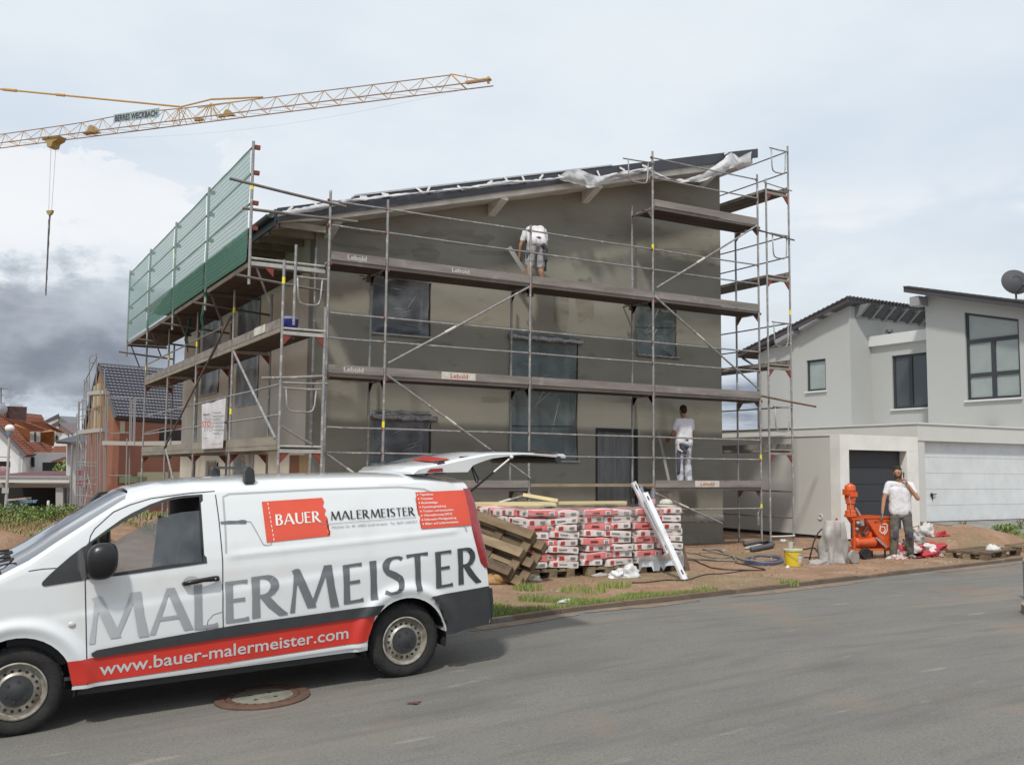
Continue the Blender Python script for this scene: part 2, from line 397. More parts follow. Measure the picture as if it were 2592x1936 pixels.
# far kerb corner and grey post at the right edge of the picture
g = G(); cpt = V((5.62, -9.42, road_z(5.5)))
ring = []
for i in range(15):
    a = R_(100+i*11.5); ring.append((cpt.x+0.75+0.75*math.cos(a), cpt.y+0.1+0.62*math.sin(a)))
ring += [(7.5, -10.2), (7.5, -8.8)]
def fz(a, b, d): return (a, b, road_z(a)+d)
kr2 = M('kerb_corner_stone', (0.33, 0.25, 0.17), 0.9, 0.7, 4, 0.4, 30)
g.prism(ring, fz, -0.05, 0.12); g.obj('traffic_island', kr2); tag(bpy.data.objects['traffic_island'], kind='structure')
pt = AZ(2597, 1500, road_z(6)+.1)
t = thing('sign_post', 'thin grey metal post at the right edge of the picture beside the road', 'post', (pt.x, pt.y, road_z(6)+.1))
g = G(); g.tube(pt-V((0, 0, .1)), pt+V((0, 0, 0.42)), 0.030, 12); g.obj('pole', M('galv', (0.22, 0.23, 0.24), 0.5, 0.6, 12, 0.1, 60, metal=0.35), t, smooth=True)
g = G(); g.lathe([(0.034, 0), (0.036, 0.02), (0.02, 0.05), (0, 0.055)], pt+V((0, 0, 0.42)), n=12); g.obj('cap', M('galv_cap', (0.25, 0.26, 0.32), 0.6), t, smooth=True)

# manhole cover in the road
mc = AZ(665, 1763, -1.745); mz = road_z(mc.x)+0.012
sl = Matrix.Rotation(-math.atan(0.05), 4, 'Y')
t = thing('manhole_cover', 'round rusty iron manhole cover with concrete centre in the road below the van', 'manhole cover', mat=Matrix.Translation((mc.x, mc.y, mz)) @ sl)
def loc(g, name, mats, par, **k): return g.obj(name, mats, par, local=True, **k)
rust = M('rusty_iron', (0.155, 0.085, 0.055), 0.8, 0.8, 9, 0.4, 70, metal=0.2, col2=(0.09, 0.06, 0.05))
g = G(); g.lathe([(0.40, -0.03), (0.40, 0.008), (0.392, 0.014), (0.315, 0.014), (0.312, 0.004)], n=48); loc(g, 'frame_ring', rust, t, smooth=True)
g = G(); g.lathe([(0.306, -0.02), (0.306, 0.012), (0.258, 0.013), (0.256, 0.006)], n=48)
for i in range(24):
    a = 2*math.pi*i/24; g.obox((0.283*math.cos(a), 0.283*math.sin(a), 0.015), V((math.cos(a), math.sin(a), 0))*0.017, V((-math.sin(a), math.cos(a), 0))*0.012, (0, 0, 0.003))
loc(g, 'lid_ring', rust, t, smooth=True)
g = G(); g.lathe([(0.255, -0.02), (0.255, 0.009), (0.0, 0.013)], n=48); loc(g, 'concrete_centre', M('cover_concrete', (0.245, 0.235, 0.195), 0.9, 0.6, 7, 0.4, 60), t)
g = G()
for i in range(4):
    a = R_(45+90*i); g.lathe([(0.02, 0), (0.014, 0.003), (0, 0.003)], (0.12*math.cos(a), 0.12*math.sin(a), 0.0115), n=10)
loc(g, 'lift_holes', M('hole_dark', (0.02, 0.02, 0.02)), t)
# a dropped leaf of rusty foil on the road
for nm, lab, px, py in (('dry_leaf', 'small brown dry leaf on the road right of the manhole cover', 1050, 1785), ('dry_leaf', 'dark flattened leaf near the bottom left edge of the road', 228, 1922)):
    p = AZ(px, py, -1.72); g = G(); r = 0.05; ring = []
    for i in range(12):
        a = 2*math.pi*i/12; q = r*(1+0.5*math.sin(3*a)+0.2*random.random()); ring.append((p.x+q*math.cos(a), p.y+0.7*q*math.sin(a), road_z(p.x)+0.012+0.008*random.random()))
    g.add([(p.x, p.y, road_z(p.x)+0.02)]+ring, [(0, 1+i, 1+(i+1) % 12) for i in range(12)])
    tag(g.obj(nm, M('dry_leaf', (0.10, 0.05, 0.03), 0.9)), lab, 'leaf', 'leaves on the road')

# neighbour's drive: paved ramp with a concrete edging
dz = AZ(2592, 1352, -1.3); d0 = V((16.75, 0.83, -1.12))
conc = M('concrete_grey', (0.27, 0.26, 0.24), 0.9, 0.6, 2, 0.3, 50)
def drv(x, y): return -1.115-0.085*max(0, 0.85-y)
g = G(); a = d0; b = d0+(dz-d0)*2.2
poly = [(a.x, 0.95), (a.x, a.y), (b.x, b.y), (30, b.y+1), (30, 0.95)]
g.prism(poly, lambda x, y, d: (x, y, drv(x, y)+d), -0.45, 0.0); tag(g.obj('driveway', conc), kind='structure')
pl = M('pale_paving', (0.55, 0.54, 0.50), 0.9, 0.4, 3)
g = G(); q = [(19.3, -0.9), (23, -1.5), (23, -0.55), (20.3, 0.1)]
g.prism(q, lambda x, y, d: (x, y, drv(x, y)+d), 0.004, 0.010); tag(g.obj('pale_paving', pl), kind='structure')
g = G(); g.bar((a.x, a.y+.1, a.z-0.17), (b.x, b.y, drv(b.x, b.y)-0.17), 0.09, 0.42)
tag(g.obj('drive_edging', M('edging', (0.25, 0.235, 0.20), 0.95, 0.7, 3, 0.3, 30)), kind='structure')
# ------------------------------------------------------------------ the house being rendered
HX0, HX1, HY0, HY1 = 0.10, 10.04, 1.05, 12.2
def wtop(x): return 4.647+0.264*x
def rtop(x): return 4.95+0.270*x
house = thing('house_under_renovation', 'two-storey house with wet grey-brown render and lean-to roof behind the scaffold', 'house', (5, 6, -1.6))
wet = M('wet_render', (0.278, 0.268, 0.228), 0.9, 0.7, 0.45, 0.35, 75, col2=(0.238, 0.232, 0.196), spec=0.3)
layer(wet, (0.175, 0.172, 0.138), 0.7, 0.53, 0.70, 0.65, stretch=(0.6, 1, 1.9), off=(2.2, 0, 0.4))
layer(wet, (0.32, 0.30, 0.24), 1.0, 0.5, 0.7, 0.7, stretch=(0.35, 1, 1.1), off=(7, 0, 3))
layer(wet, (0.11, 0.105, 0.08), 1.6, 0.62, 0.72, 0.35, stretch=(1, 1, 2.6), off=(1, 0, 8))
layer(wet, (0.25, 0.235, 0.18), 30, 0.60, 0.75, 0.5)
base_c = M('base_coat', (0.62, 0.575, 0.49), 0.9, 0.7, 0.7, 0.4, 40, col2=(0.54, 0.50, 0.42), stretch=(1, 1, 0.6))
layer(base_c, (0.68, 0.64, 0.56), 1.6, 0.5, 0.7, 0.6)
reveal = M('reveal_dark', (0.05, 0.045, 0.04), 0.9)
def wall_cells(g, a0, a1, top, z0, holes, f, d0, d1):
    """wall in (a,z) with rectangular holes; f(a,z,d)->xyz, thickness d0..d1"""
    br = sorted({a0, a1}|{h[0] for h in holes}|{h[2] for h in holes})
    for s0, s1 in zip(br, br[1:]):
        hs = sorted([(h[1], h[3]) for h in holes if h[0] <= s0+1e-6 and h[2] >= s1-1e-6])
        z = z0
        for h0, h1 in hs+[(None, None)]:
            if h0 is None: poly = [(s0, z), (s1, z), (s1, top(s1)), (s0, top(s0))]
            elif h0 > z+1e-6: poly = [(s0, z), (s1, z), (s1, h0), (s0, h0)]
            else: z = h1; continue
            g.prism(poly, f, d0, d1)
            if h0 is not None: z = h1
GW = [(1.27, 2.78, 2.48, 3.85), (1.33, 0.28, 2.53, 1.26), (4.32, 0.395, 5.98, 3.0), (7.59, 2.78, 8.69, 3.93), (6.48, -1.10, 7.53, 1.07)]
LW = [(4.68, 1.60, 6.55, 4.10), (8.25, 2.05, 10.2, 4.10), (4.85, -1.2, 6.6, 0.72), (8.0, -1.3, 9.3, 0.30)]
g = G(); wall_cells(g, HX0, HX1, wtop, -1.9, GW, lambda a, z, d: (a, d, z), HY0, HY0+0.32)
g.obj('gable_wall', wet, house)
g = G(); wall_cells(g, HY0+0.321, HY1, lambda a: wtop(HX0)+.03, -2.6, LW, lambda a, z, d: (d, a, z), HX0, HX0+0.32)
g.obj('side_wall', base_c, house)
g = G(); g.box(HX1-0.32, HY0+0.321, -1.9, HX1, HY1, wtop(HX1)-.1); g.obj('side_wall', base_c, house)
g = G(); g.prism([(HX0, -2.6), (HX1, -1.9), (HX1, wtop(HX1)), (HX0, wtop(HX0))], lambda a, z, d: (a, d, z), HY1+.002, HY1+.3); g.obj('rear_wall', base_c, house)
# corner bead and scraped mortar on the plinth
g = G(); g.bar((HX0-.004, HY0-.004, -1.0), (HX0-.004, HY0-.004, 1.9), 0.035, 0.035); g.obj('corner_bead', M('bead', (0.50, 0.49, 0.45), 0.7, 0.5, 9), house)
mort = M('pale_mortar', (0.42, 0.41, 0.37), 0.95, 0.7, 7, 0.6, 40, col2=(0.27, 0.26, 0.22))
def patch(pts, y, n=0): 
    g = G(); c = sum((V(p) for p in pts), V())/len(pts); N = len(pts)
    g.add([c+V((0, -.022, 0))]+list(pts), [(0, 1+i, 1+(i+1) % N) for i in range(N)]); return g
tops = []; bots = []
for i in range(25):
    px = 1708+i*5.1; jx = (mnoise.noise((i*0.7, 0, 5)))*7
    tops.append(AY(px, 1304+jx*0.8, HY0-.006)); bots.append(AY(px, 1320+(mnoise.noise((i*0.5, 9, 5)))*9, HY0-.006))
g = G(); g.add(tops+bots+[p+V((0, -.02, 0)) for p in tops]+[p+V((0, -.02, 0)) for p in bots],
      [f for i in range(24) for f in ((50+i, 51+i, 76+i, 75+i), (i, i+1, 51+i, 50+i), (25+i, 75+i, 76+i, 26+i))])
g.obj('mortar_band', mort, house)
# fresh darker passes of render, each a thin irregular skin on the wall
frm_ = M('fresh_render', (0.165, 0.16, 0.128), 0.8, 0.95, 2.5, 0.4, 60, col2=(0.25, 0.237, 0.19), stretch=(0.5, 1, 2.5)); rnd = random.Random(4)
for (cx, cy, hw, hh, an) in ((1190, 606, 62, 15, .0), (1130, 590, 60, 8, -.05), (930, 585, 45, 9, .05), (905, 625, 60, 6, .12), (1080, 645, 35, 16, .1), (1000, 640, 28, 8, 0), (1240, 640, 60, 5, .05), (1735, 640, 55, 12, .06), (1560, 600, 30, 6, 0), (1480, 760, 22, 60, 0), (1420, 780, 20, 55, 0), (900, 960, 40, 8, .05), (1560, 1010, 50, 7, .03), (1250, 1010, 34, 9, 0), (1755, 1000, 38, 9, .03), (1100, 870, 50, 7, .06), (1690, 780, 20, 10, 0)):
    ring = []; N = 26
    for i in range(N):
        t_ = 2*math.pi*i/N; q = 1+.30*mnoise.noise((math.cos(t_)*1.5+cx, math.sin(t_)*1.5, cy))+rnd.uniform(-.06, .06); sx = abs(math.cos(t_))**.6*(1 if math.cos(t_) > 0 else -1); sy_ = abs(math.sin(t_))**.8*(1 if math.sin(t_) > 0 else -1)
        ring.append(AY(cx+hw*q*sx, cy+hh*q*sy_+an*hw*sx, HY0-.003))
    c = AY(cx, cy, HY0-.005); g = G(); g.add([c]+ring, [(0, 1+i, 1+(i+1) % N) for i in range(N)]); g.obj('render_patch', frm_, house)
# painted colour samples low on the side wall
for nm, c, a, b in (('colour_sample', (0.17, 0.075, 0.045), 733, 757), ('colour_sample', (0.30, 0.21, 0.115), 758, 784)):
    p = AX(a, 1152, HX0-.004); q = AX(b, 1205, HX0-.004); g = G(); g.box(HX0-.008, min(p.y, q.y)+.01, -.75, HX0-.002, max(p.y, q.y)-.01, p.z+.0)
    g.obj(nm, M('paint_'+str(a), c, 0.9, 0.3, 5), house)
# window units: frame, panes, sill, and the protective film in front
frm = M('window_frame', (0.045, 0.047, 0.05), 0.5); dgl = M('dark_glass', (0.02, 0.025, 0.028), 0.06, spec=0.8)
film = GLASS('masking_film', (0.55, 0.58, 0.62), 1.5, 0.13, (0.40, 0.43, 0.46), 0.28)
filmt = GLASS('masking_film_green', (0.50, 0.58, 0.58), 1.5, 0.27, (0.24, 0.31, 0.305), 0.3)
filmd = GLASS('masking_film_dark', (0.45, 0.48, 0.50), 1.2, 0.16, (0.20, 0.22, 0.24), 0.4)
sillm = M('window_sill', (0.40, 0.40, 0.38), 0.6, 0.4, 8)
def window_unit(par, a0, z0, a1, z1, f, nx=2, sheet=film, sill=True, glassm=None, seed=0, dep=0.16):
    """f(a,z,d): d = depth into the wall"""
    w = par
    g = G(); t = 0.07
    def bx(A0, Z0, A1, Z1, D0, D1): g.prism([(A0, Z0), (A1, Z0), (A1, Z1), (A0, Z1)], f, D0, D1)
    bx(a0, z0, a1, z0+t, dep, dep+.07); bx(a0, z1-t, a1, z1, dep, dep+.07); bx(a0, z0+t, a0+t, z1-t, dep, dep+.07); bx(a1-t, z0+t, a1, z1-t, dep, dep+.07)
    for i in range(1, nx):
        m = a0+(a1-a0)*i/nx; bx(m-t*.6, z0+t, m+t*.6, z1-t, dep+.001, dep+.069)
    fo = g.obj('window', frm, w)
    for i in range(nx):
        p0 = a0+(a1-a0)*i/nx+t*.5; p1 = a0+(a1-a0)*(i+1)/nx-t*.5
        g = G(); g.prism([(p0, z0+t*.5), (p1, z0+t*.5), (p1, z1-t*.5), (p0, z1-t*.5)], f, dep+.03, dep+.04)
        o = g.obj('pane', glassm or dgl, w); o.parent = fo
    if sill:
        g = G(); g.prism([(a0-.04, z0-.035), (a1+.04, z0-.035), (a1+.04, z0), (a0-.04, z0)], f, -.05, dep); o = g.obj('sill', sillm, w); o.parent = fo
    if sheet:
        nA = 14; nZ = 14; vs = []
        for j in range(nZ+1):
            for i in range(nA+1):
                u = i/nA; v = j/nZ; a = a0-.05+(a1-a0-.01)*u+.02*mnoise.noise((v*4, seed, 0)); z = z0-.04+(z1-z0+.09)*v
                e = min(u, 1-u, v, 1-v)*6; e = min(1, e)
                z += (0.03*mnoise.noise((a*5, v*3, seed)) if j in (0, nZ) else 0)
                dd = -.012-.028*abs(mnoise.noise((a*3.1+seed, z*2.3, seed)))-.02*abs(mnoise.noise((a*9, z*9, seed)))+e*(.05+.05*mnoise.noise((a*1.7, z*1.9, seed+3)))
                if j < 2 or j > nZ-2: dd -= .03*random.random()
                vs.append(f(a, z, dd))
        g = G(); g.add(vs, [(j*(nA+1)+i, j*(nA+1)+i+1, (j+1)*(nA+1)+i+1, (j+1)*(nA+1)+i) for j in range(nZ) for i in range(nA)])
        o = g.obj('masking_film', sheet, w, smooth='all'); o['label'] = 'wrinkled clear masking film taped over the window'; o.parent = fo
        g = G(); rnd = random.Random(seed*7+1)
        for _ in range(7):
            u, v = rnd.uniform(.05, .6), rnd.uniform(.08, .9); du, dv = rnd.uniform(.12, .34), rnd.uniform(-.05, .30); A = [f(a0+(a1-a0)*min(.93, u+du*s_/4), z0+(z1-z0)*min(.97, v+dv*s_/4)+.008*rnd.random(), -.035) for s_ in range(5)]; g.path(A, [.001, .003, .004, .003, .001], 4)
            o2 = g.obj('film_crease_glint', M('film_crease_glint', (.38, .40, .42), .45), w); o2.parent = fo; g = G()  # pale strands: glints along the film creases put in as colour
    return fo
fg = lambda a, z, d: (a, HY0+d, z)
fl = lambda a, z, d: (HX0+d, a, z)
window_unit(house, *GW[0], fg, 1, film, seed=1); window_unit(house, *GW[1], fg, 1, film, seed=2)
gpan = M('green_sheen_pane', (.13, .175, .17), .15, .5, 1.2, spec=.7, col2=(.06, .08, .08)); window_unit(house, *GW[2], fg, 2, filmt, seed=3, glassm=gpan); window_unit(house, *GW[3], fg, 1, filmt, seed=4, glassm=gpan)  # pale green reflection of the glass is put into the pane colour
for i, (h, sh) in enumerate(zip(LW, (filmd, filmd, film, filmd))): window_unit(house, *h, fl, 2, sh, seed=7+i, sill=(i != 0))
# rolled-up hem of film above two of the openings and horizontal film seams
bag_ = M('film_bundle', (0.16, 0.165, 0.17), 0.3, 0.7, 18, 0.9, 30, col2=(0.55, 0.56, 0.57), spec=0.9)
for (a0, z, a1), hh in (((1.24, 1.24, 2.62), .20), ((4.25, 2.98, 6.06), .17), ((7.55, 2.78, 8.75), .07), ((1.25, .30, 2.6), .10)):
    pts = [V((a0+(a1-a0)*i/16, HY0-.045-.02*random.random(), z-hh*0.4+.03*random.random())) for i in range(17)]
    g = G(); g.path(pts, [hh*0.30*(0.75+0.5*random.random()) for _ in pts], 7); g.obj('film_roll', bag_, house, smooth='all')
g = G()
for px0, px1, py in ((1296, 1450, 1077), (1611, 1712, 828)):
    a = AY(px0, py, HY0-.045); b = AY(px1, py+2, HY0-.045); g.bar(a, b, .012, .016)
g.obj('film_seam', M('seam', (0.02, 0.02, 0.022), 0.5), house)
# door, covered with grey film
dr = thing_part = None
g = G(); g.prism([(6.48, -1.10), (7.53, -1.10), (7.53, 1.07), (6.48, 1.07)], fg, 0.10, 0.16); dor = g.obj('door', M('filmed_door', (0.13, 0.135, 0.14), 0.35, 0.9, 4, 0.4, 25, col2=(0.22, 0.23, 0.235), stretch=(3, 1, 0.4)), house)
g = G(); g.prism([(6.44, 1.04), (7.57, 1.04), (7.57, 1.11), (6.44, 1.11)], fg, -.012, .02); g.prism([(7.50, -1.1), (7.57, -1.1), (7.57, 1.04), (7.50, 1.04)], fg, -.012, .02)
g.prism([(6.44, -1.1), (6.485, -1.1), (6.485, 1.04), (6.44, 1.04)], fg, -.012, .02); o = g.obj('door_tape', M('black_tape', (0.018, 0.018, 0.02), 0.6), house); o.parent = dor
# roof
rslab = M('roof_metal', (0.05, 0.055, 0.065), 0.5, 0.4, 3); soff = M('soffit_boards', (0.78, 0.755, 0.69), 0.8, 0.5, 2, 0.2, 30)
g = G(); g.prism([(-.83, rtop(-.83)-.12), (10.66, rtop(10.66)-.12), (10.66, rtop(10.66)), (-.83, rtop(-.83))], lambda a, z, d: (a, d, z), 0.44, HY1+0.7); roof = g.obj('roof', rslab, house)
def sbot(x): return wtop(x)+.002
g = G(); g.prism([(-.80, sbot(-.80)+.07), (HX0, sbot(HX0)), (10.55, sbot(10.55)), (10.55, rtop(10.55)-.122), (-.80, rtop(-.80)-.122)], lambda a, z, d: (a, d, z), 0.47, HY1+0.6); g.obj('soffit', soff, house)
for k in range(20):      # boards of the eave soffit, seen from below
    y = 0.50+k*0.62; g = G(); g.box(-.74, y, wtop(-.4)-.10, HX0-.002, y+.10, wtop(-.4)+.02); g.obj('rafter', M('rafter_wood', (0.30, 0.27, 0.21), 0.8, 0.4, 4), house)
fas = M('fascia', (0.052, 0.058, 0.072), 0.45, 0.3, 2)
g = G(); g.prism([(-.83, rtop(-.83)-.22), (10.66, rtop(10.66)-.205), (10.66, rtop(10.66)+.01), (6.4, rtop(6.4)+.03), (.60, rtop(.6)+.055), (.55, rtop(.55)+.02), (-.83, rtop(-.83)+.02)], lambda a, z, d: (a, d, z), 0.40, 0.436); g.obj('fascia', fas, house)
g = G(); g.prism([(.60, rtop(.60)+.057), (6.4, rtop(6.4)+.032), (6.4, rtop(6.4)+.060), (.60, rtop(.60)+.09)], lambda a, z, d: (a, d, z), 0.385, 0.60); g.obj('roof_flashing', M('zinc', (0.55, 0.57, 0.58), 0.35, 0.3, 5, metal=0.5), house)
g = G(); g.box(-.87, .42, rtop(-.83)-.30, -.835, HY1+.6, rtop(-.83)-.0); g.obj('eave_board', fas, house)
g = G()
for i in range(9):
    a = math.pi+math.pi*i/8; b = math.pi+math.pi*(i+1)/8 if i < 8 else None
    if b: g.quad(*[V((-.94+.065*math.cos(t), y, rtop(-.83)-.10+.065*math.sin(t))) for t, y in ((a, .42), (b, .42), (b, HY1+.6), (a, HY1+.6))])
g.obj('gutter', M('gutter', (0.10, 0.105, 0.11), 0.4, metal=0.4), house)
for px in (1262, 1500, 1796, 845):
    p = AY(px, 505-(px-1262)*.2, .75); x = p.x; g = G(); z = sbot(x)
    g.prism([(0.50, z-.05), (HY0-.003, z-.27), (HY0-.003, z+.01), (0.50, z+.01)], lambda a, b, d: (d, a, b), x-.08, x+.08); g.obj('purlin', M('wrapped_purlin', (0.80, 0.79, 0.74), 0.5, 0.3, 6), house)
# plastic sheet taped along the fascia
wfilm = GLASS('roof_film', (0.85, 0.87, 0.88), 1.2, 0.68, (0.72, 0.74, 0.76), 0.3)
def ribbon(px, lab=None, mat=wfilm, y0=.385, amp=.03, nm='roof_film'):
    """px: list of (px, py_top, py_bottom)"""
    vs = []; N = 0
    for i in range(len(px)-1):
        steps = max(2, int((px[i+1][0]-px[i][0])/9))
        for s in range(steps+(1 if i == len(px)-2 else 0)):
            t = s/steps; a = [px[i][k]+(px[i+1][k]-px[i][k])*t for k in range(3)]
            for r in range(5):
                w = r/4; yy = a[1]+(a[2]-a[1])*w
                p = AY(a[0]+random.uniform(-2, 2), yy+random.uniform(-1.5, 1.5), y0-amp*(.4+abs(mnoise.noise((a[0]*.05, w*3, 2.2)))*2)-.05*math.sin(w*3.14)*0.5); vs.append(p)
            N += 1
    g = G(); g.add(vs, [(i*5+r, i*5+r+1, (i+1)*5+r+1, (i+1)*5+r) for i in range(N-1) for r in range(4)])
    o = g.obj(nm, mat, house, smooth='all'); 
    if lab: o['label'] = lab
    return o
ribbon([(702, 537, 549), (780, 523, 538), (838, 512, 527), (880, 505, 514), (980, 494, 501), (1080, 484, 490), (1200, 471, 478), (1280, 456, 468), (1330, 457, 463), (1420, 448, 454)], 'crumpled white plastic sheet taped along the lower roof edge')
ribbon([(1418, 446, 456), (1440, 430, 462), (1465, 428, 468), (1490, 440, 475), (1515, 448, 472), (1560, 436, 452), (1650, 424, 432)], 'plastic sheet ballooning out under the roof edge', y0=.36, amp=.10)
ribbon([(1642, 428, 434), (1690, 450, 458), (1730, 455, 464), (1780, 440, 460), (1830, 405, 438), (1850, 386, 425), (1870, 400, 430), (1902, 384, 420)], 'loose plastic sheet swagging down from the roof edge at the top right', y0=.36, amp=.12)
tape = M('white_tape', (0.80, 0.80, 0.78), 0.6)
for px, py in ((734, 529), (800, 518), (920, 499), (975, 492), (1060, 480), (1085, 478), (1165, 476), (1240, 462), (1282, 455), (1325, 453), (1370, 448), (1420, 447), (1515, 440), (1575, 428), (1632, 421), (1838, 388), (1862, 398)):
    p = AY(px, py, .37); g = G(); a = random.uniform(-1.2, 1.2); u = V((math.cos(a), 0, math.sin(a))); g.obox(p, u*.07, u.cross(V((0, 1, 0)))*.022, (0, .003, 0)); g.obj('tape', tape, house)

# ------------------------------------------------------------------ the scaffold
scaf = thing('scaffold', 'grey tubular scaffold with timber decks and green net wrapped round the house', 'scaffold', (0, 0, -1.55))
steel = M('scaffold_tube', (0.33, 0.335, 0.335), 0.5, 0.7, 6, 0.15, 60, metal=0.3, col2=(0.20, 0.195, 0.185))
layer(steel, (0.55, 0.54, 0.50), 11, 0.58, 0.66, 0.7)
steeld = M('scaffold_tube_dark', (0.17, 0.165, 0.16), 0.6, 0.6, 8, metal=0.3, col2=(0.11, 0.08, 0.06))
wood = M('deck_wood', (0.285, 0.26, 0.24), 0.9, 0.9, 2.2, 0.4, 40, col2=(0.17, 0.15, 0.135), stretch=(0.4, 2, 3)); layer(wood, (0.33, 0.31, 0.28), 4.0, 0.58, 0.7, 0.6)
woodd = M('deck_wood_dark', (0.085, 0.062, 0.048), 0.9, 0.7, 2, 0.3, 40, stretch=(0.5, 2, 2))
woodl = M('deck_wood_light', (0.30, 0.275, 0.225), 0.9, 0.7, 2.5, 0.3, 30, col2=(0.18, 0.165, 0.13), stretch=(0.5, .5, 3))
redc = M('red_coupler', (0.24, 0.05, 0.035), 0.6, 0.5, 20); yel = M('yellow_tag', (0.80, 0.72, 0.03), 0.6)
def rr(): return random.uniform(-.004, .004)
def post(x, y, z0, z1, plate=False, mat=steel, r=.024):
    g = G(); g.tube((x, y, z0), (x+rr(), y+rr(), z1), r, 10)
    o = g.obj('post', mat, scaf, smooth=True)
    if plate:
        g = G(); g.box(x-.075, y-.075, z0-.008, x+.075, y+.075, z0+.002); g.tube((x, y, z0), (x, y, z0+.22), .017, 8); b = g.obj('base_plate', steel, scaf); b.parent = o
    return o
def rail(p0, p1, r=.017, mat=steel, nm='guard_rail', ends=True):
    p0, p1 = V(p0), V(p1); g = G()
    s = p0+(p1-p0)*.5+V((0, 0, -.006)); g.path([p0, s, p1], r, 8); o = g.obj(nm, mat, scaf, smooth=True)
    return o
def wedge(x, y, z, mat=redc, dx=-.04):
    g = G(); g.obox((x+dx, y-.012, z), (.019, 0, 0), (0, .018, 0), (0, 0, .024)); g.obj('coupler', mat, scaf)
def ytag(x, y, z):
    g = G(); g.lathe([(.0265, -.055), (.0265, .055)], (x, y, z), n=10); g.obj('yellow_tag', yel, scaf, smooth=True)
def deckX(x0, x1, z, toe=True, y0=0.03, toem=wood, n=2, seed=0, nm='deck_plank'):
    """bay along x: n planks, steel lip, toe board. z = deck top"""
    for k in range(n):
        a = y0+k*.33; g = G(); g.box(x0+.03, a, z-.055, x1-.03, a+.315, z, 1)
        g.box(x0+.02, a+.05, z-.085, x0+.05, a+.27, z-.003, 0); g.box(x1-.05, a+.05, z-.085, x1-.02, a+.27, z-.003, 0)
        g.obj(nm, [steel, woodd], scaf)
    g = G(); g.box(x0+.03, y0-.032, z-.062, x1-.03, y0-.004, z-.002); g.obj('deck_edge', wood, scaf)
    for xx in (x0, x1):
        g = G(); g.tube((xx, 0, z-.07), (xx, .73, z-.07), .022, 8)
        g.add([(xx-.01, .03, z-.09), (xx-.01, .03, z-.25), (xx-.01, .17, z-.09), (xx+.01, .03, z-.09), (xx+.01, .03, z-.25), (xx+.01, .17, z-.09)], [(0, 1, 2), (3, 5, 4), (0, 3, 4, 1), (1, 4, 5, 2), (2, 5, 3, 0)])
        g.add([(xx-.01, .70, z-.09), (xx-.01, .70, z-.25), (xx-.01, .56, z-.09), (xx+.01, .70, z-.09), (xx+.01, .70, z-.25), (xx+.01, .56, z-.09)], [(0, 2, 1), (3, 4, 5), (0, 1, 4, 3), (1, 2, 5, 4), (2, 0, 3, 5)])
        g.obj('transom', M('transom', (0.20, 0.12, 0.10), 0.6, 0.6, 6, metal=.2, col2=(0.25, 0.25, 0.25)), scaf)
    if toe:
        g = G(); t = random.uniform(-.006, .006); g.box(x0+.03, -.035, z+.002, x1-.03, -.005, z+.148+t)
        return g.obj('toe_board', toem, scaf)
XS = [0, 1.088, 4.136, 7.183, 10.231]; RH, RL = .904, .467
ptop = [AY(715*K, 412*K, 0).z, AY(838*K, 432*K, 0).z, AY(1147*K, 487*K, 0).z, AY(1413*K, 328*K, 0).z, AY(1640*K, 378*K, 0).z]
GZ = [-1.56, -1.53, -1.51, -1.50, -1.54]
for x, zt, gz in zip(XS, ptop, GZ): post(x, 0, gz, zt, True)
itop = [4.2, 4.0, 4.0, AY(1367*K, 445*K, .73).z, 5.98]
for x, zt, gz in zip(XS, itop, GZ): post(x, .73, gz, zt, True)
TB = {}
for L, bays in ((0, (1, 3)), (2, (0, 1, 2, 3)), (4, (0, 1, 2, 3)), (6, (3,))):
    for b in bays: TB[(L, b)] = deckX(XS[b], XS[b+1], L-.15, True)
# bay without toe board on the lowest lift
g = G(); g.box(XS[2]+.03, -.03, -.13, XS[3]-.03, -.004, -.07); g.obj('deck_edge', M('pine_edge', (0.34, 0.27, 0.18), 0.85, .5, 3), scaf)
for k in range(2):
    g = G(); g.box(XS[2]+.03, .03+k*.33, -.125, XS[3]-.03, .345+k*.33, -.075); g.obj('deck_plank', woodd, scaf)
for L in (0, 2, 4, 6):
    for b in range(4):
        if L == 6 and b != 3: continue
        for dz, nm in ((RH, 'guard_rail'), (RL, 'guard_rail')):
            z = L+dz-.0; rail((XS[b]+.03, -.015, z), (XS[b+1]-.03, -.015, z))
    for i, x in enumerate(XS):
        if L == 6 and i < 3: continue
        wedge(x, 0, L+RH); wedge(x, 0, L+RL); wedge(x, 0, L-.22, dx=.03)
rail((XS[3], -.02, -.60), (XS[4], -.02, -.62)); 
for x, z in ((XS[1], 2.98-2.0), (XS[3], 4.96), (XS[4], .52), (XS[4], -.58), (XS[0], -.1)):
    ytag(x, 0, z)
for a, b in (((838, 785), (1143, 620)), ((838, 812), (1146, 1033)), ((705, 980), (838, 1075)), ((1418, 622), (1636, 487)), ((1414, 640), (1641, 842)), ((1146, 1066), (1010, 1105)), ((1414, 1064), (1560, 1130))):
    p = AY(a[0]*K, a[1]*K, -.04); q = AY(b[0]*K, b[1]*K, -.04); rail(p, q, .021, nm='diagonal_brace')
    m = p+(q-p)*.42
    g = G(); g.tube(m-(q-p).normalized()*.13, m+(q-p).normalized()*.13, .0255, 10); o = g.obj('brace_sleeve', M('pale_sleeve', (.62, .61, .55), .5, .3, 8), scaf, smooth=True)
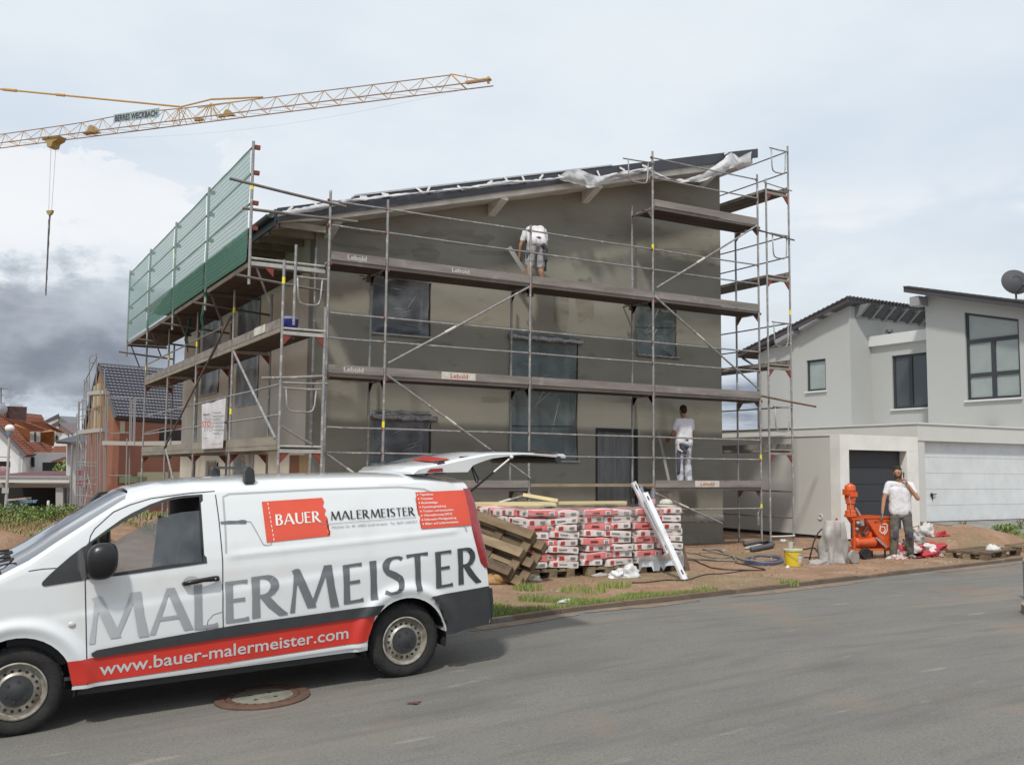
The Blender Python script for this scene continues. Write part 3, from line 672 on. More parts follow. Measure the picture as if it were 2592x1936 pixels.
# wall ties with their dark brackets
for px, py in ((1147, 628), (1367, 658), (800, 596)):
    p = AY(px*K, py*K, .70); g = G(); g.tube((p.x, .62, p.z), (p.x, 1.04, p.z), .02, 8); g.tube((p.x-.2, .74, p.z), (p.x+.13, .74, p.z), .02, 8); g.box(p.x-.06, .69, p.z-.12, p.x+.06, .77, p.z+.02); g.obj('wall_tie', steeld, scaf)
uframe_defer = [(1590, 1641, 402, 467)]
rail(AY(1577, 401, -.03), AY(1656, 413, -.03), .016, nm='end_rail')
# printed and painted lettering on toe boards
ltw = M('letter_white', (0.62, 0.62, 0.58), 0.8, .5, 30); ltr = M('letter_orange', (0.52, 0.13, 0.04), 0.8, .4, 30); sgn = M('sign_plate', (0.66, 0.64, 0.58), 0.8, .4, 10)
def board_text(key, px0, px1, py0, py1, plate=None, mat=ltw, word='Lebold'):
    a = AY(px0, py0, -.0375); b = AY(px1, py1, -.0375); par = TB[key]; yy = -.0375
    z0 = key[0]-.15+.035
    if plate:
        p = AY(plate[0], py0, -.04); q = AY(plate[1], py1, -.04); g = G(); g.box(p.x, -.041, key[0]-.15+.008, q.x, -.0355, key[0]-.15+.142); o = g.obj('sign_plate', sgn, scaf); o.parent = par; yy = -.0425
    g = G(); text_on(g, word, lambda x, z: (x, yy, z), a.x, b.x, z0, .082, mi=0, bold=.02); o = g.obj('lettering', mat, scaf); o.parent = par
board_text((4, 0), 880, 928, 650, 660); board_text((4, 1), 1144, 1188, 690, 694); board_text((2, 0), 870, 920, 940, 940)
board_text((2, 1), 1140, 1184, 955, 957, (1118, 1204), ltr); board_text((0, 3), 1773, 1808, 1222, 1222, (1760, 1821), ltr)
# long loose tubes at the top left
for a, b, y0, y1 in (((581, 452), (876, 524), .25, -.07), ((614, 527), (905, 562), .25, -.07)):
    rail(AY(*a, y0), AY(*b, y1), .027, steeld, 'long_tube')
rail(AY(1928, 1002, -.06), AY(2065, 1029, -.08), .024, M('rusty_tube', (.22, .13, .09), .8, .6, 5), 'long_tube')
# eaves side
SY = [-.57+3.2*k for k in range(5)]; XO, XI = -.97, -.24; ZD = [.56, 2.50]
for i, y in enumerate(SY):
    post(XO, y, land_z(XO, y)-.02, 3.62, True); post(XI, y, land_z(XI, y)-.02, 3.6 if i else 2.9, True, r=.024 if i else .027)
def deckY(y0, y1, x0, n, z, toe=True, toem=woodl, edge=woodl):
    for k in range(n):
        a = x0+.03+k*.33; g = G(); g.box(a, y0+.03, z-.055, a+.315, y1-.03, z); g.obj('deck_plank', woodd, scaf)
    g = G(); g.box(x0-.03, y0+.03, z-.075, x0+.0, y1-.03, z-.002); g.obj('deck_edge', edge, scaf)
    if toe: g = G(); g.box(x0-.034, y0+.03, z+.002, x0-.006, y1-.03, z+.15); return g.obj('toe_board', toem, scaf)
def gusset(x, y, z, dx):
    g = G(); g.prism([(x, z), (x+dx, z), (x, z-.17)], lambda a, b, d: (a, d, b), y-.012, y+.012); g.obj('gusset', redc, scaf)
for L, z in enumerate(ZD):
    for i in range(4): deckY(SY[i], SY[i+1], XO, 2, z, True, woodl if L == 0 else wood)
    for i, y in enumerate(SY):
        g = G(); g.bar((XO, y, z-.09), (XI, y, z-.09), .045, .06); g.tube((XO, y, z-.015), (XI, y, z-.015), .02, 8); g.obj('transom', M('transom_light', (.45, .45, .42), .6, .5, 7), scaf)
        gusset(XO+.025, y, z-.12, .15); gusset(XI-.025, y, z-.12, -.15)
    for i in range(4):
        if L == 0 or i > 0:
            for dz in (.5, 1.0):
                if z+dz < 3.4: rail((XO, SY[i]+.03, z+dz), (XO, SY[i+1]-.03, z+dz))
for y in SY[1:]:
    ytag(XO, y, 3.22 if y < 5 else 2.9)
ytag(XO, SY[0], 3.28); ytag(XO, SY[1], 1.26)
post(AY(748, 660, -.57).x, -.57, 2.55, AY(748, 655, -.57).z)
# white plate on the middle toe board, long diagonals, end ladders
p = AX(643, 852, XO-.04); q = AX(671, 832, XO-.04); g = G(); g.box(XO-.042, min(p.y, q.y), 2.52, XO-.036, max(p.y, q.y), 2.66); g.obj('sign_plate', sgn, scaf)
for a, b, mat in (((888, 330), (1275, 1135), steel), ((245, 1190), (330, 1540), steel)):
    p = AX(350+a[0]/3.671, 800+a[1]/3.671, XO-.03); q = AX(350+b[0]/3.671, 800+b[1]/3.671, XO-.03); rail(p, q, .024, mat, 'diagonal_brace')
for a, b in (((860, 0), (240, 1230)), ((1340, 1025), (1620, 1195))):
    p = AX(350+a[0]/3.671, 800+a[1]/3.671, XO-.05); q = AX(350+b[0]/3.671, 800+b[1]/3.671, XO-.05); rail(p, q, .022, steeld, 'diagonal_brace')
def uframe(xa, xb, y, z0, z1, top=True):
    g = G(); r = .12; pts = [(xa, y, z1), (xa+.02, y, z0+r), (xa+.05, y, z0+.03), (xa+r, y, z0), (xb-r, y, z0), (xb-.05, y, z0+.03), (xb-.02, y, z0+r), (xb, y, z1)]
    g.path(pts, .015, 8); g.obj('end_guard', steel, scaf, smooth='all')
    if top: rail((xa-.05, y, z1), (xb+.08, y, z1), .018, nm='end_rail')
def uframe_px(x0, x1, yt, yb, y, top=True):
    a = AY(x0, yt, y); b = AY(x1, yb, y); uframe(a.x, b.x, y, b.z, a.z, top)
for q in uframe_defer: uframe_px(*q, -.03, False)
uframe_px(753, 814, 700, 775, -.57); uframe_px(724, 799, 982, 1044, -.57)
rail(AY(662, 957, -.57), AY(822, 952, -.57), .024, nm='end_rail'); rail(AY(709, 968, -.57), AY(828, 971, -.57), .018, nm='end_rail')
# brackets: the protective fence deck along the eaves
FX, FY = -1.32, [.20+3.27*k for k in range(5)]; FZ = 3.72
for i in range(4): deckY(FY[i], FY[i+1], FX+.03, 3, FZ, False, edge=M('fence_edge', (.36, .34, .30), .8, .5, 3))
g = G(); g.bar((FX, FY[0]-.03, FZ-.06), (-.02, FY[0]-.03, FZ-.06), .05, .07); g.tube((FX, FY[0]-.03, FZ+.03), (-.02, FY[0]-.03, FZ+.03), .022, 8); g.obj('transom', M('transom_light', ()), scaf)
gusset(AY(692, 690, FY[0]-.03).x, FY[0]-.03, FZ-.09, -.17)
post(AY(748, 655, FY[0]-.05).x, FY[0]-.05, FZ-1.3, FZ+.35)
for i, y in enumerate(FY):
    o = post(FX-.02, y, 3.30, 5.80, r=.026)
    for z in (5.70, 5.25, 4.72, 4.28):
        g = G(); g.obox((FX+.05, y, z), (.045, 0, 0), (0, .03, 0), (0, 0, .035)); g.obj('coupler', redc if i == 0 else steeld, scaf)
    g = G(); g.bar((XI, y, FZ-.09), (FX, y, FZ-.09), .04, .06); g.bar((XO, y, 3.0), (FX+.1, y, FZ-.12), .03, .03); g.obj('bracket', steeld, scaf)
    for px in ((0,),): rail((FX-.25, y-.1, 3.42), (-.05, y-.1, 3.30), .024, steeld, 'tie_tube')
ytag(FX-.02, FY[0], 5.0); ytag(FX-.02, FY[1], 4.85); ytag(FX-.02, FY[2], 5.0); ytag(FX-.02, FY[3], 4.85)
def netmat(name, c, a, b):
    m = bpy.data.materials.new(name); m.use_nodes = True; t = m.node_tree; t.nodes.clear()
    out = t.nodes.new('ShaderNodeOutputMaterial'); tr = t.nodes.new('ShaderNodeBsdfTransparent'); df = t.nodes.new('ShaderNodeBsdfDiffuse'); tl = t.nodes.new('ShaderNodeBsdfTranslucent')
    for n in (df, tl): n.inputs[0].default_value = (*c, 1)
    mm = t.nodes.new('ShaderNodeMixShader'); mm.inputs[0].default_value = .5; t.links.new(df.outputs[0], mm.inputs[1]); t.links.new(tl.outputs[0], mm.inputs[2])
    tcn = t.nodes.new('ShaderNodeTexCoord'); sx = t.nodes.new('ShaderNodeSeparateXYZ'); t.links.new(tcn.outputs['Object'], sx.inputs[0])
    w = t.nodes.new('ShaderNodeMath'); w.operation = 'SINE'; q = t.nodes.new('ShaderNodeMath'); q.operation = 'MULTIPLY'; q.inputs[1].default_value = 2*math.pi/.082
    t.links.new(sx.outputs[2], q.inputs[0]); t.links.new(q.outputs[0], w.inputs[0])
    mr = t.nodes.new('ShaderNodeMapRange'); mr.inputs[1].default_value = .2; mr.inputs[2].default_value = .8; mr.inputs[3].default_value = a; mr.inputs[4].default_value = b; t.links.new(w.outputs[0], mr.inputs[0])
    ms = t.nodes.new('ShaderNodeMixShader'); t.links.new(mr.outputs[0], ms.inputs[0]); t.links.new(tr.outputs[0], ms.inputs[1]); t.links.new(mm.outputs[0], ms.inputs[2]); t.links.new(ms.outputs[0], out.inputs[0])
    return m
net = netmat('net_green', (.34, .50, .455), .62, .85); netd = netmat('net_dark', (.15, .32, .25), .50, .76)
for i in range(4):
    y0, y1 = FY[i]+.05, FY[i+1]-.04
    for z in (5.71, 5.25, 4.72, 4.28): rail((FX-.02, y0, z), (FX-.02, y1, z), .017, steeld, 'fence_rail')
    nm_ = 14; vs = []
    zs = frange(FZ+.02, 5.69, .12)
    for z in zs:
        for k in range(nm_+1):
            y = y0+(y1-y0)*k/nm_; sag = .02*mnoise.noise((y*1.3, z*2, 4)); vs.append((FX-.055+sag, y, z))
    g = G(); g.add(vs, [(j*(nm_+1)+k, j*(nm_+1)+k+1, (j+1)*(nm_+1)+k+1, (j+1)*(nm_+1)+k) for j in range(len(zs)-1) for k in range(nm_)])
    o = g.obj('net_panel', net, scaf, smooth='all', fix=False); o['label'] = 'pale green translucent net panel tied into the fence frame'
    if i < 3:
        vs = []
        for k in range(21):
            y = y0+(y1-y0)*k/20; h = 4.27 if i < 2 else 4.27-.35*k/20; h += .05*mnoise.noise((y*3, 0, i))
            vs += [(FX-.075, y, FZ-.02), (FX-.07, y, h-.03*random.random())]
        g = G(); g.add(vs, [(2*k, 2*k+2, 2*k+3, 2*k+1) for k in range(20)]); o = g.obj('net_skirt', netd, scaf, fix=False); o['label'] = 'dark green net strip along the foot of the fence'
# rag of dark net hanging down the posts
for y, x in ((FY[1], FX-.03), (FY[2]+.1, XO)):
    g = G(); g.path([V((x+.03*math.sin(i*1.3), y+.05*i*.3, FZ-.05-.14*i)) for i in range(7)], [.05, .04, .05, .03, .04, .02, .01], 6); g.obj('net_rag', M('net_rag', (.03, .10, .07), .9), scaf)
# right-hand tower
TX0, TX1 = 10.50, 11.22; TY = [0.0, 3.07, 6.14]; TZ = [.70, 2.65, 4.72, 6.75]
for j, y in enumerate(TY):
    post(TX0, y, -1.56, 6.98, True); post(TX1, y, -1.42, 7.88 if j == 0 else 7.6, True)
    for z in TZ:
        g = G(); g.bar((TX0, y, z-.09), (TX1, y, z-.09), .04, .06); g.tube((TX0, y, z-.01), (TX1, y, z-.01), .018, 8); g.obj('transom', M('transom_wood', (.30, .27, .23), .8, .5, 5), scaf)
        gusset(TX0+.025, y, z-.12, .15); gusset(TX1-.025, y, z-.12, -.15)
for i in range(2):
    for z in TZ:
        for k in range(2):
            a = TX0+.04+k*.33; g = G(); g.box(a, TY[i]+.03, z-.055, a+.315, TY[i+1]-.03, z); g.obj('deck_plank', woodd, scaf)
        g = G(); g.box(TX0-.01, TY[i]+.03, z-.062, TX0+.03, TY[i+1]-.03, z-.004); g.obj('deck_edge', wood, scaf)
        g = G(); g.box(TX1-.015, TY[i]+.03, z+.002, TX1+.015, TY[i+1]-.03, z+.14); g.obj('toe_board', wood, scaf)
        for dz in (.5, 1.0): rail((TX1, TY[i], z+dz), (TX1, TY[i+1], z+dz), .016, steeld)
    for z in (-.25, -.85): rail((TX1, TY[i], z), (TX1, TY[i+1], z), .016, steeld)
for z in TZ: uframe(TX0+.16, TX1-.10, -.03, z+.42-.0, z+.98)
rail((TX0-.1, -.04, TZ[3]+.12), (TX1+.08, -.04, TZ[3]+.05), .014); rail((TX0-.35, -.05, 5.72), (TX1+.12, -.05, 5.62), .02, steeld, 'tie_tube'); rail((TX0, -.03, -1.25), (TX1, -.03, -1.25), .018, M('pale_sleeve', ()), 'end_rail')
ytag(TX1, 0, 3.9)
rail((XS[4], 0, 5.72), (TX0, 0, 5.72), .02, steeld, 'tie_tube')
# bottles and buckets left on the scaffold
t = thing('water_bottle', 'small clear plastic bottle hanging by the scaffold post right of the white planks', 'bottle', (10.05, -.08, -.98))
g = G(); g.lathe([(0, 0), (.035, 0), (.038, .05), (.036, .16), (.012, .22), (.012, .25), (0, .25)], (10.05, -.08, -.98), n=12); g.obj('body', GLASS('pet', (.8, .84, .86), 2.5, .15, (.7, .72, .74), .1), t, smooth=True)
g = G(); g.lathe([(0, 0), (.015, 0), (.015, .02), (0, .02)], (10.05, -.08, -.73), n=10); g.obj('cap', M('bottle_cap', (.6, .62, .65), .5), t)
g = G(); g.tube((10.05, -.08, -.71), (10.2, -.03, -.6), .004, 5); g.obj('string', M('string', (.3, .3, .3)), t)
bp_ = AY(735, 815, -.15); bz = ZD[1]+.002
t = thing('blue_bucket', 'small blue and white plastic tub on the left-hand scaffold deck', 'bucket', (bp_.x, -.15, bz))
g = G(); g.lathe([(0, 0), (.115, 0), (.135, .24), (.125, .24), (.105, .02), (0, .02)], (bp_.x, -.15, bz), n=20); g.obj('tub', M('tub_white', (.30, .33, .5), .5), t, smooth=True)
g = G(); g.lathe([(.122, .02), (.140, .20)], (bp_.x, -.15, bz), n=20); g.obj('label_band', M('tub_blue', (.012, .018, .16), .4), t, smooth=True)
# white banner with printed text on the eaves scaffold
def bp(x, y): return (350+x/3.671, 800+y/3.671)
t = thing('banner', 'white cloth banner with red and black print tied to the left scaffold', 'banner', (XO-.1, 6, 1))
nA, nB = 8, 12; vs = []; TL, TR, BL, BR = bp(590, 820), bp(815, 760), bp(590, 1235), bp(785, 1225)
for j in range(nB+1):
    for i in range(nA+1):
        u, v = i/nA, j/nB; px = (TL[0]*(1-u)+TR[0]*u)*(1-v)+(BL[0]*(1-u)+BR[0]*u)*v; py = (TL[1]*(1-u)+TR[1]*u)*(1-v)+(BL[1]*(1-u)+BR[1]*u)*v
        if j == 0 and i in (3, 4): py += 3
        vs.append(AX(px, py, XO-.09+.03*mnoise.noise((u*5, v*3, 1))))
g = G(); g.add(vs, [(j*(nA+1)+i, j*(nA+1)+i+1, (j+1)*(nA+1)+i+1, (j+1)*(nA+1)+i) for j in range(nB) for i in range(nA)]); g.obj('cloth', M('banner_cloth', (.66, .66, .68), .9, .3, 3), t, smooth='all')
def btext(word, x0, x1, yb, cap, col, nm):
    P0, P1 = bp(x0, yb), bp(x1, yb-(x1-x0)*.06); hp = cap/3.671
    a = AX(*P0, XO-.135); b = AX(*P1, XO-.135); c = AX(P0[0], P0[1]-hp, XO-.135)
    g = G(); vs, fs = text_geo(word, .02); g.add([a+(b-a)*v.x+V((0, 0, 1))*(c-a).length*v.y/.7 for v in vs], fs); g.obj('print', M(nm, col, .8), t)
btext('bauer', 600, 665, 925, 22, (.03, .03, .03), 'ink_black'); btext('STO', 592, 672, 1030, 48, (.50, .06, .04), 'ink_red')
for k, (w, x0, x1) in enumerate((('Fassade', 693, 770), ('Renovierung', 693, 800), ('Farben', 693, 760), ('Warmedammung', 693, 800), ('Tapezieren', 693, 785), ('Bodenbelage', 700, 795), ('Verputz', 690, 755))):
    btext(w, x0, x1, 905+k*32, 14, (.12, .12, .14), 'ink_grey')
btext('www', 680, 780, 1192, 9, (.50, .06, .04), 'ink_red'); btext('Tel', 600, 640, 1140, 10, (.12, .12, .14), 'ink_grey')
# ------------------------------------------------------------------ the van
vX = V((0.9982696, -0.03518131, 0.04711782)).normalized(); vN = V((0.03522, 0.99938, 0)).normalized()   # x to the rear, y away from us
vZ = vX.cross(vN).normalized(); vY = vZ.cross(vX).normalized(); vO = V((-1.896, -7.9066, -1.6986))
VM = Matrix(((vX.x, vY.x, vZ.x, vO.x), (vX.y, vY.y, vZ.y, vO.y), (vX.z, vY.z, vZ.z, vO.z), (0, 0, 0, 1)))
van = thing('parked_van', 'white painter firm van with red and grey lettering and its tailgate open', 'van', mat=VM)
paint = M('van_white', (0.72, 0.745, 0.76), 0.24, 0.25, 1.5, col2=(0.66, 0.68, 0.69), coat=1.0, spec=.6)
layer(paint, (0.55, 0.52, 0.46), 2.5, .52, .8, .40, stretch=(1, 1, 1), off=(3, 0, 0))
blackp = M('van_black_plastic', (0.030, 0.032, 0.036), 0.55, 0.5, 9, 0.15, 120, col2=(0.045, 0.045, 0.048))
darkin = M('van_interior', (0.035, 0.036, 0.040), 0.85); gapm = M('panel_gap', (0.022, 0.023, 0.025), 0.7)
redf = M('red_foil', (0.60, 0.035, 0.022), 0.35, 0.25, 2, coat=.4); redo = M('orange_red_foil', (0.72, 0.085, 0.040), 0.4, .2, 2, coat=.3)
HALF = .95
WT = [(.25, .925), (.35, .945), (.6, .95), (.95, .950), (1.12, .947), (1.22, .938), (1.35, .918), (1.55, .872), (1.70, .832), (1.80, .80), (2.2, .70)]
def taper(x):
    if x < -3.2: return 1-.16*((-3.2-x)/.87)**2.2
    if x > 0.1: return 1-.035*((x-.1)/.75)**2
    return 1
def ribs(x, z):
    """outward relief of the pressed side panel"""
    r = 0
    if x > -1.62 and x < .66:
        zr = 1.24+.028*(x+1.5); r += .010*math.exp(-((z-zr)/.022)**2)*min(1, (x+1.62)/.1)*min(1, (.66-x)/.1)
    zl = .885+.064*(x+2.69); r += .009*(1/(1+math.exp(-(zl-z)/.010)))*(1-sstep(-.1, .45, x))*sstep(-3.2, -2.7, x)
    # flared arches
    for cx, zc, rad in ((0.0, .335, .50), (-3.184, .335, .52)):
        d = math.hypot(x-cx, z-zc)
        if z > .3: r += .022*math.exp(-((d-rad+.03)/.05)**2)+(.014*(1-sstep(rad-.02, rad+.04, d)) if d < rad+.04 else 0)
    return r
def halfw(x, z): return lerp_table(WT, z)*taper(x)
def sy(x, z, off=0.0): return HALF-halfw(x, z)-ribs(x, z)-off      # near side surface, local y
def ztop(x): return lerp_table([(-4.06, .70), (-4.0, .86), (-3.9, .98), (-3.7, 1.09), (-3.45, 1.20), (-3.32, 1.27), (-3.10, 1.385), (-2.9, 1.51), (-2.66, 1.645), (-2.40, 1.785), (-2.28, 1.835), (-2.06, 1.872), (-1.81, 1.888), (-1.3, 1.897), (-.9, 1.893), (-.2, 1.878), (.3, 1.858), (.5, 1.84), (.66, 1.815), (.73, 1.80)], x)
def zsh(x): return lerp_table([(-4.06, .62), (-4.0, .76), (-3.9, .88), (-3.7, .99), (-3.45, 1.10), (-3.32, 1.155), (-3.10, 1.245), (-2.9, 1.375), (-2.66, 1.53), (-2.40, 1.685), (-2.28, 1.725), (-2.06, 1.755), (.3, 1.735), (.66, 1.70), (.73, 1.68)], x)
def xrear(x, z):
    """the tail leans forward towards the roof"""
    if x < -.2: return x
    k = (x+.2)/(.87+.2); top = lerp_table([(.3, .85), (.45, .872), (.75, .863), (.92, .851), (1.25, .79), (1.55, .755), (1.68, .725), (1.80, .70), (1.9, .66)], z)
    return -.2+(top+.2)*k
def section(x):
    zb = lerp_table([(-.35, .305), (.36, .385), (.87, .41)], x); zs = zsh(x); zt = ztop(x); pts = []
    NS = 64
    for i in range(NS+1):
        z = zb+(zs-zb)*i/NS; pts.append((halfw(x, z)+ribs(x, z), z))
    w = pts[-1][0]; NT = 8
    windy = 1 if x < -2.35 else 0; ex = .62 if not windy else .55
    for i in range(1, NT+1):
        a = math.pi/2*i/NT; pts.append((w*math.cos(a)**ex if i < NT else 0, zs+(zt-zs)*math.sin(a)**.85))
    return pts
stations = [-4.06, -4.03, -3.97, -3.9, -3.8]+frange(-3.7, .87, .024)
rings = []
for x in stations:
    xs_ = min(x, .73) ; half = section(x if x < .73 else .73)
    ring = [(HALF-w, z) for w, z in half]+[(HALF+w, z) for w, z in reversed(half[:-1])]
    rings.append([(xrear(x, z), y, z) for y, z in ring])
nR = len(rings[0]); vs = [p for r in rings for p in r]
fs = [(i*nR+k, i*nR+k+1, (i+1)*nR+k+1, (i+1)*nR+k) for i in range(len(rings)-1) for k in range(nR-1)]
fs += [(i*nR+nR-1, i*nR, (i+1)*nR, (i+1)*nR+nR-1) for i in range(len(rings)-1)]     # floor
fs.append(tuple(range(nR)))                                                         # nose
g = G(); g.add(vs, fs); nl_ = (len(rings)-1)*nR; g.add([], []); g.f.append(tuple(nl_+k for k in reversed(range(nR)))); g.m.append(1)
body = g.obj('body', [paint, gapm], van, smooth=False, local=True)
def cutter(g, nm):
    g.m = [1]*len(g.f); o = g.obj(nm, [paint, gapm], van, local=True); return o
cut = []
WIN = [(-1.782, 1.205), (-2.05, 1.195), (-2.454, 1.168), (-2.665, 1.158), (-2.66, 1.42), (-2.502, 1.524), (-2.40, 1.585), (-2.325, 1.622), (-2.196, 1.680), (-2.10, 1.715), (-2.02, 1.735), (-1.93, 1.745), (-1.79, 1.750)]
side = lambda a, b, d: (a, d, b)
g = G(); g.prism(WIN, side, -.5, .9); cut.append(cutter(g, 'cut'))
DOOR = [(-1.70, .45), (-2.66, .45), (-2.68, 1.158), (-2.66, 1.42), (-2.40, 1.585), (-2.196, 1.680), (-2.02, 1.735), (-1.70, 1.745)]
g = G(); g.prism(DOOR, side, 1.0, 2.5); cut.append(cutter(g, 'cut'))
QG = [(-2.89, 1.170), (-2.735, 1.335), (-2.740, 1.168)]
g = G(); g.prism(QG, side, -.5, 2.5); cut.append(cutter(g, 'cut'))
def wsx(x): return HALF-(halfw(x, zsh(x))-.055), HALF+(halfw(x, zsh(x))-.055)
xa, xb = -3.30, -2.38
poly = [(xa, wsx(xa)[0]), (-3.0, wsx(-3.0)[0]), (-2.7, wsx(-2.7)[0]), (xb, wsx(xb)[0]+.02), (xb+.05, HALF-.5), (xb+.07, HALF), (xb+.05, HALF+.5), (xb, wsx(xb)[1]-.02), (-2.7, wsx(-2.7)[1]), (-3.0, wsx(-3.0)[1]), (xa, wsx(xa)[1]), (xa-.05, HALF+.4), (xa-.07, HALF), (xa-.05, HALF-.4)]
g = G(); g.prism(poly, lambda a, b, d: (a, b, d), 1.12, 2.3); cut.append(cutter(g, 'cut'))
def archpoly(cx, r0, n=22): return [(cx+r0*math.cos(a), .335+(r0+.0)*math.sin(a)*1.03) for a in [R_(-12)+R_(204)*i/n for i in range(n+1)]]+[(cx-r0*.98, .1), (cx+r0*.98, .1)]
for cx, r0 in ((0.0, .385), (-3.184, .40)):
    for d0, d1 in ((-.5, .36), (1.54, 2.5)):
        g = G(); g.prism(archpoly(cx, r0), side, d0, d1); cut.append(cutter(g, 'cut'))
for c in cut:
    m = body.modifiers.new('b', 'BOOLEAN'); m.operation = 'DIFFERENCE'; m.object = c; m.solver = 'EXACT'
dg = bpy.context.evaluated_depsgraph_get(); me = bpy.data.meshes.new_from_object(body.evaluated_get(dg))
body.modifiers.clear()
bm = bmesh.new(); bm.from_mesh(me); bmesh.ops.delete(bm, geom=[f for f in bm.faces if f.material_index == 1], context='FACES'); bm.to_mesh(me); bm.free(); body.data = me
md = body.modifiers.new('s', 'SOLIDIFY'); md.thickness = .03; md.offset = -1; md.use_rim = True
dg = bpy.context.evaluated_depsgraph_get(); me = bpy.data.meshes.new_from_object(body.evaluated_get(dg)); body.modifiers.clear(); body.data = me
me.polygons.foreach_set('use_smooth', [True]*len(me.polygons)); me.set_sharp_from_angle(angle=R_(32))
for c in cut: bpy.data.objects.remove(c)
L_ = dict(local=True)
# wheel housings
for cx in (0.0, -3.184):
    for s0, s1 in ((.045, .40), (1.50, 1.855)):
        g = G(); n = 20; ring = [(cx+.415*math.cos(R_(-14)+R_(208)*i/n), .335+.43*math.sin(R_(-14)+R_(208)*i/n)) for i in range(n+1)]
        for (a, b), (c, d) in zip(ring, ring[1:]): g.quad((a, s0, b), (c, s0, d), (c, s1, d), (a, s1, b))
        yi = s1 if s0 < 1 else s0; k = len(g.v); g.add([(a, yi, b) for a, b in ring]+[(cx, yi, .2)], [(i, i+1, n+1) for i in range(n)])
        g.obj('wheel_housing', blackp, van, **L_)
def decal(poly, mat, nm, off=.004, par=None, dens=.04):
    """flat patch poly (x,z) laid over the near side surface"""
    bm = bmesh.new(); vs = [bm.verts.new((x, 0, z)) for x, z in poly]; bm.faces.new(vs)
    return finish_decal(bm, mat, nm, off, par, dens)
def finish_decal(bm, mat, nm, off, par, dens=.05, f=None):
    bmesh.ops.triangulate(bm, faces=bm.faces)
    xs = [v.co.x for v in bm.verts]; zs = [v.co.z for v in bm.verts]
    x = math.ceil(min(xs)/dens)*dens
    while x < max(xs):
        bmesh.ops.bisect_plane(bm, geom=bm.verts[:]+bm.edges[:]+bm.faces[:], plane_co=(x, 0, 0), plane_no=(1, 0, 0)); x += dens
    z = math.ceil(min(zs)/.02)*.02
    while z < max(zs):
        bmesh.ops.bisect_plane(bm, geom=bm.verts[:]+bm.edges[:]+bm.faces[:], plane_co=(0, 0, z), plane_no=(0, 0, 1)); z += .02
    for v in bm.verts:
        z = v.co.z; x = v.co.x
        v.co = V((x, sy(x, z, off), z))
    me = bpy.data.meshes.new(nm); bm.to_mesh(me); bm.free(); me.materials.append(mat)
    me.polygons.foreach_set('use_smooth', [True]*len(me.polygons))
    o = bpy.data.objects.new(nm, me); C.objects.link(o); o.parent = par or van; MW[o.name] = VM; return o
def sline(pts, w, mat, nm, off=.003, par=None):
    """thin line along (x,z) points on the side"""
    P = []
    for (a, b), (c, d) in zip(pts, pts[1:]):
        n = max(1, int(math.hypot(c-a, d-b)/.03)); P += [(a+(c-a)*i/n, b+(d-b)*i/n) for i in range(n)]
    P.append(pts[-1]); vs = []
    for i, (x, z) in enumerate(P):
        x0, z0 = P[max(0, i-1)]; x1, z1 = P[min(len(P)-1, i+1)]; L = math.hypot(x1-x0, z1-z0) or 1; nx, nz = -(z1-z0)/L*w/2, (x1-x0)/L*w/2
        for q in (1, -1): vs.append((x+nx*q, sy(x+nx*q, z+nz*q, off), z+nz*q))
    g = G(); g.add(vs, [(2*i, 2*i+1, 2*i+3, 2*i+2) for i in range(len(P)-1)]); o = g.obj(nm, mat, van, **L_)
    if par: o.parent = par
    return o
# --- trim, bands and shut lines
decal([(-2.832, .525), (-2.70, .531), (-1.64, .568), (-.308, .608), (-.345, .50), (-.392, .385), (-1.6, .358), (-2.797, .338)], redf, 'red_band', .009, dens=.03)
tr = decal([(-2.655, .545), (-2.63, .532), (-1.64, .566), (-.285, .610), (-.262, .640), (-.222, .697), (-1.52, .664), (-2.2, .622), (-2.62, .590), (-2.66, .570)], blackp, 'rubbing_strip', .024, dens=.03)
decal([(-2.798, .332), (-1.6, .350), (-.398, .378), (-.405, .345), (-2.80, .305)], M('sill_white', (.74, .75, .75), .3, coat=.5), 'sill_strip', .012)
cl = decal([(.235, .722), (.863, .752), (.872, .47), (.85, .396), (.62, .375), (.386, .352), (.384, .44), (.36, .52), (.31, .62), (.27, .68)], blackp, 'bumper_side', .020)
sline([(-1.640, .36), (-1.643, .8), (-1.636, 1.2), (-1.650, 1.55), (-1.664, 1.752)], .008, gapm, 'door_gap')
sline([(-2.689, .33), (-2.700, 1.13)], .008, gapm, 'door_gap')
sline([(-2.70, 1.13), (-2.675, 1.19), (-2.668, 1.42), (-2.655, 1.478), (-2.622, 1.532), (-2.48, 1.655)], .007, gapm, 'door_gap')
sline([(-2.48, 1.655), (-2.35, 1.706), (-2.187, 1.748), (-1.886, 1.775), (-1.668, 1.782)], .007, gapm, 'door_gap')
sline([(-2.905, 1.249), (-3.0, 1.251), (-3.10, 1.243)], .006, gapm, 'bonnet_gap')
sline([(-1.650, .78), (-1.72, .765), (-1.765, .72), (-1.775, .66), (-1.794, .374)], .004, gapm, 'fuel_flap_gap')
sline([(-1.604, 1.26), (-1.60, 1.45), (-1.602, 1.73), (-1.55, 1.752), (-.78, 1.752), (.014, 1.737), (.264, 1.705), (.45, 1.619), (.569, 1.494), (.635, 1.364), (.655, 1.29)], .016, M('panel_shade_groove', (.40, .42, .43), .5), 'panel_groove_shade', .002)  # grey strip: shade of the pressed panel groove, put in as colour
ring = [(-1.66+.0, .5)]
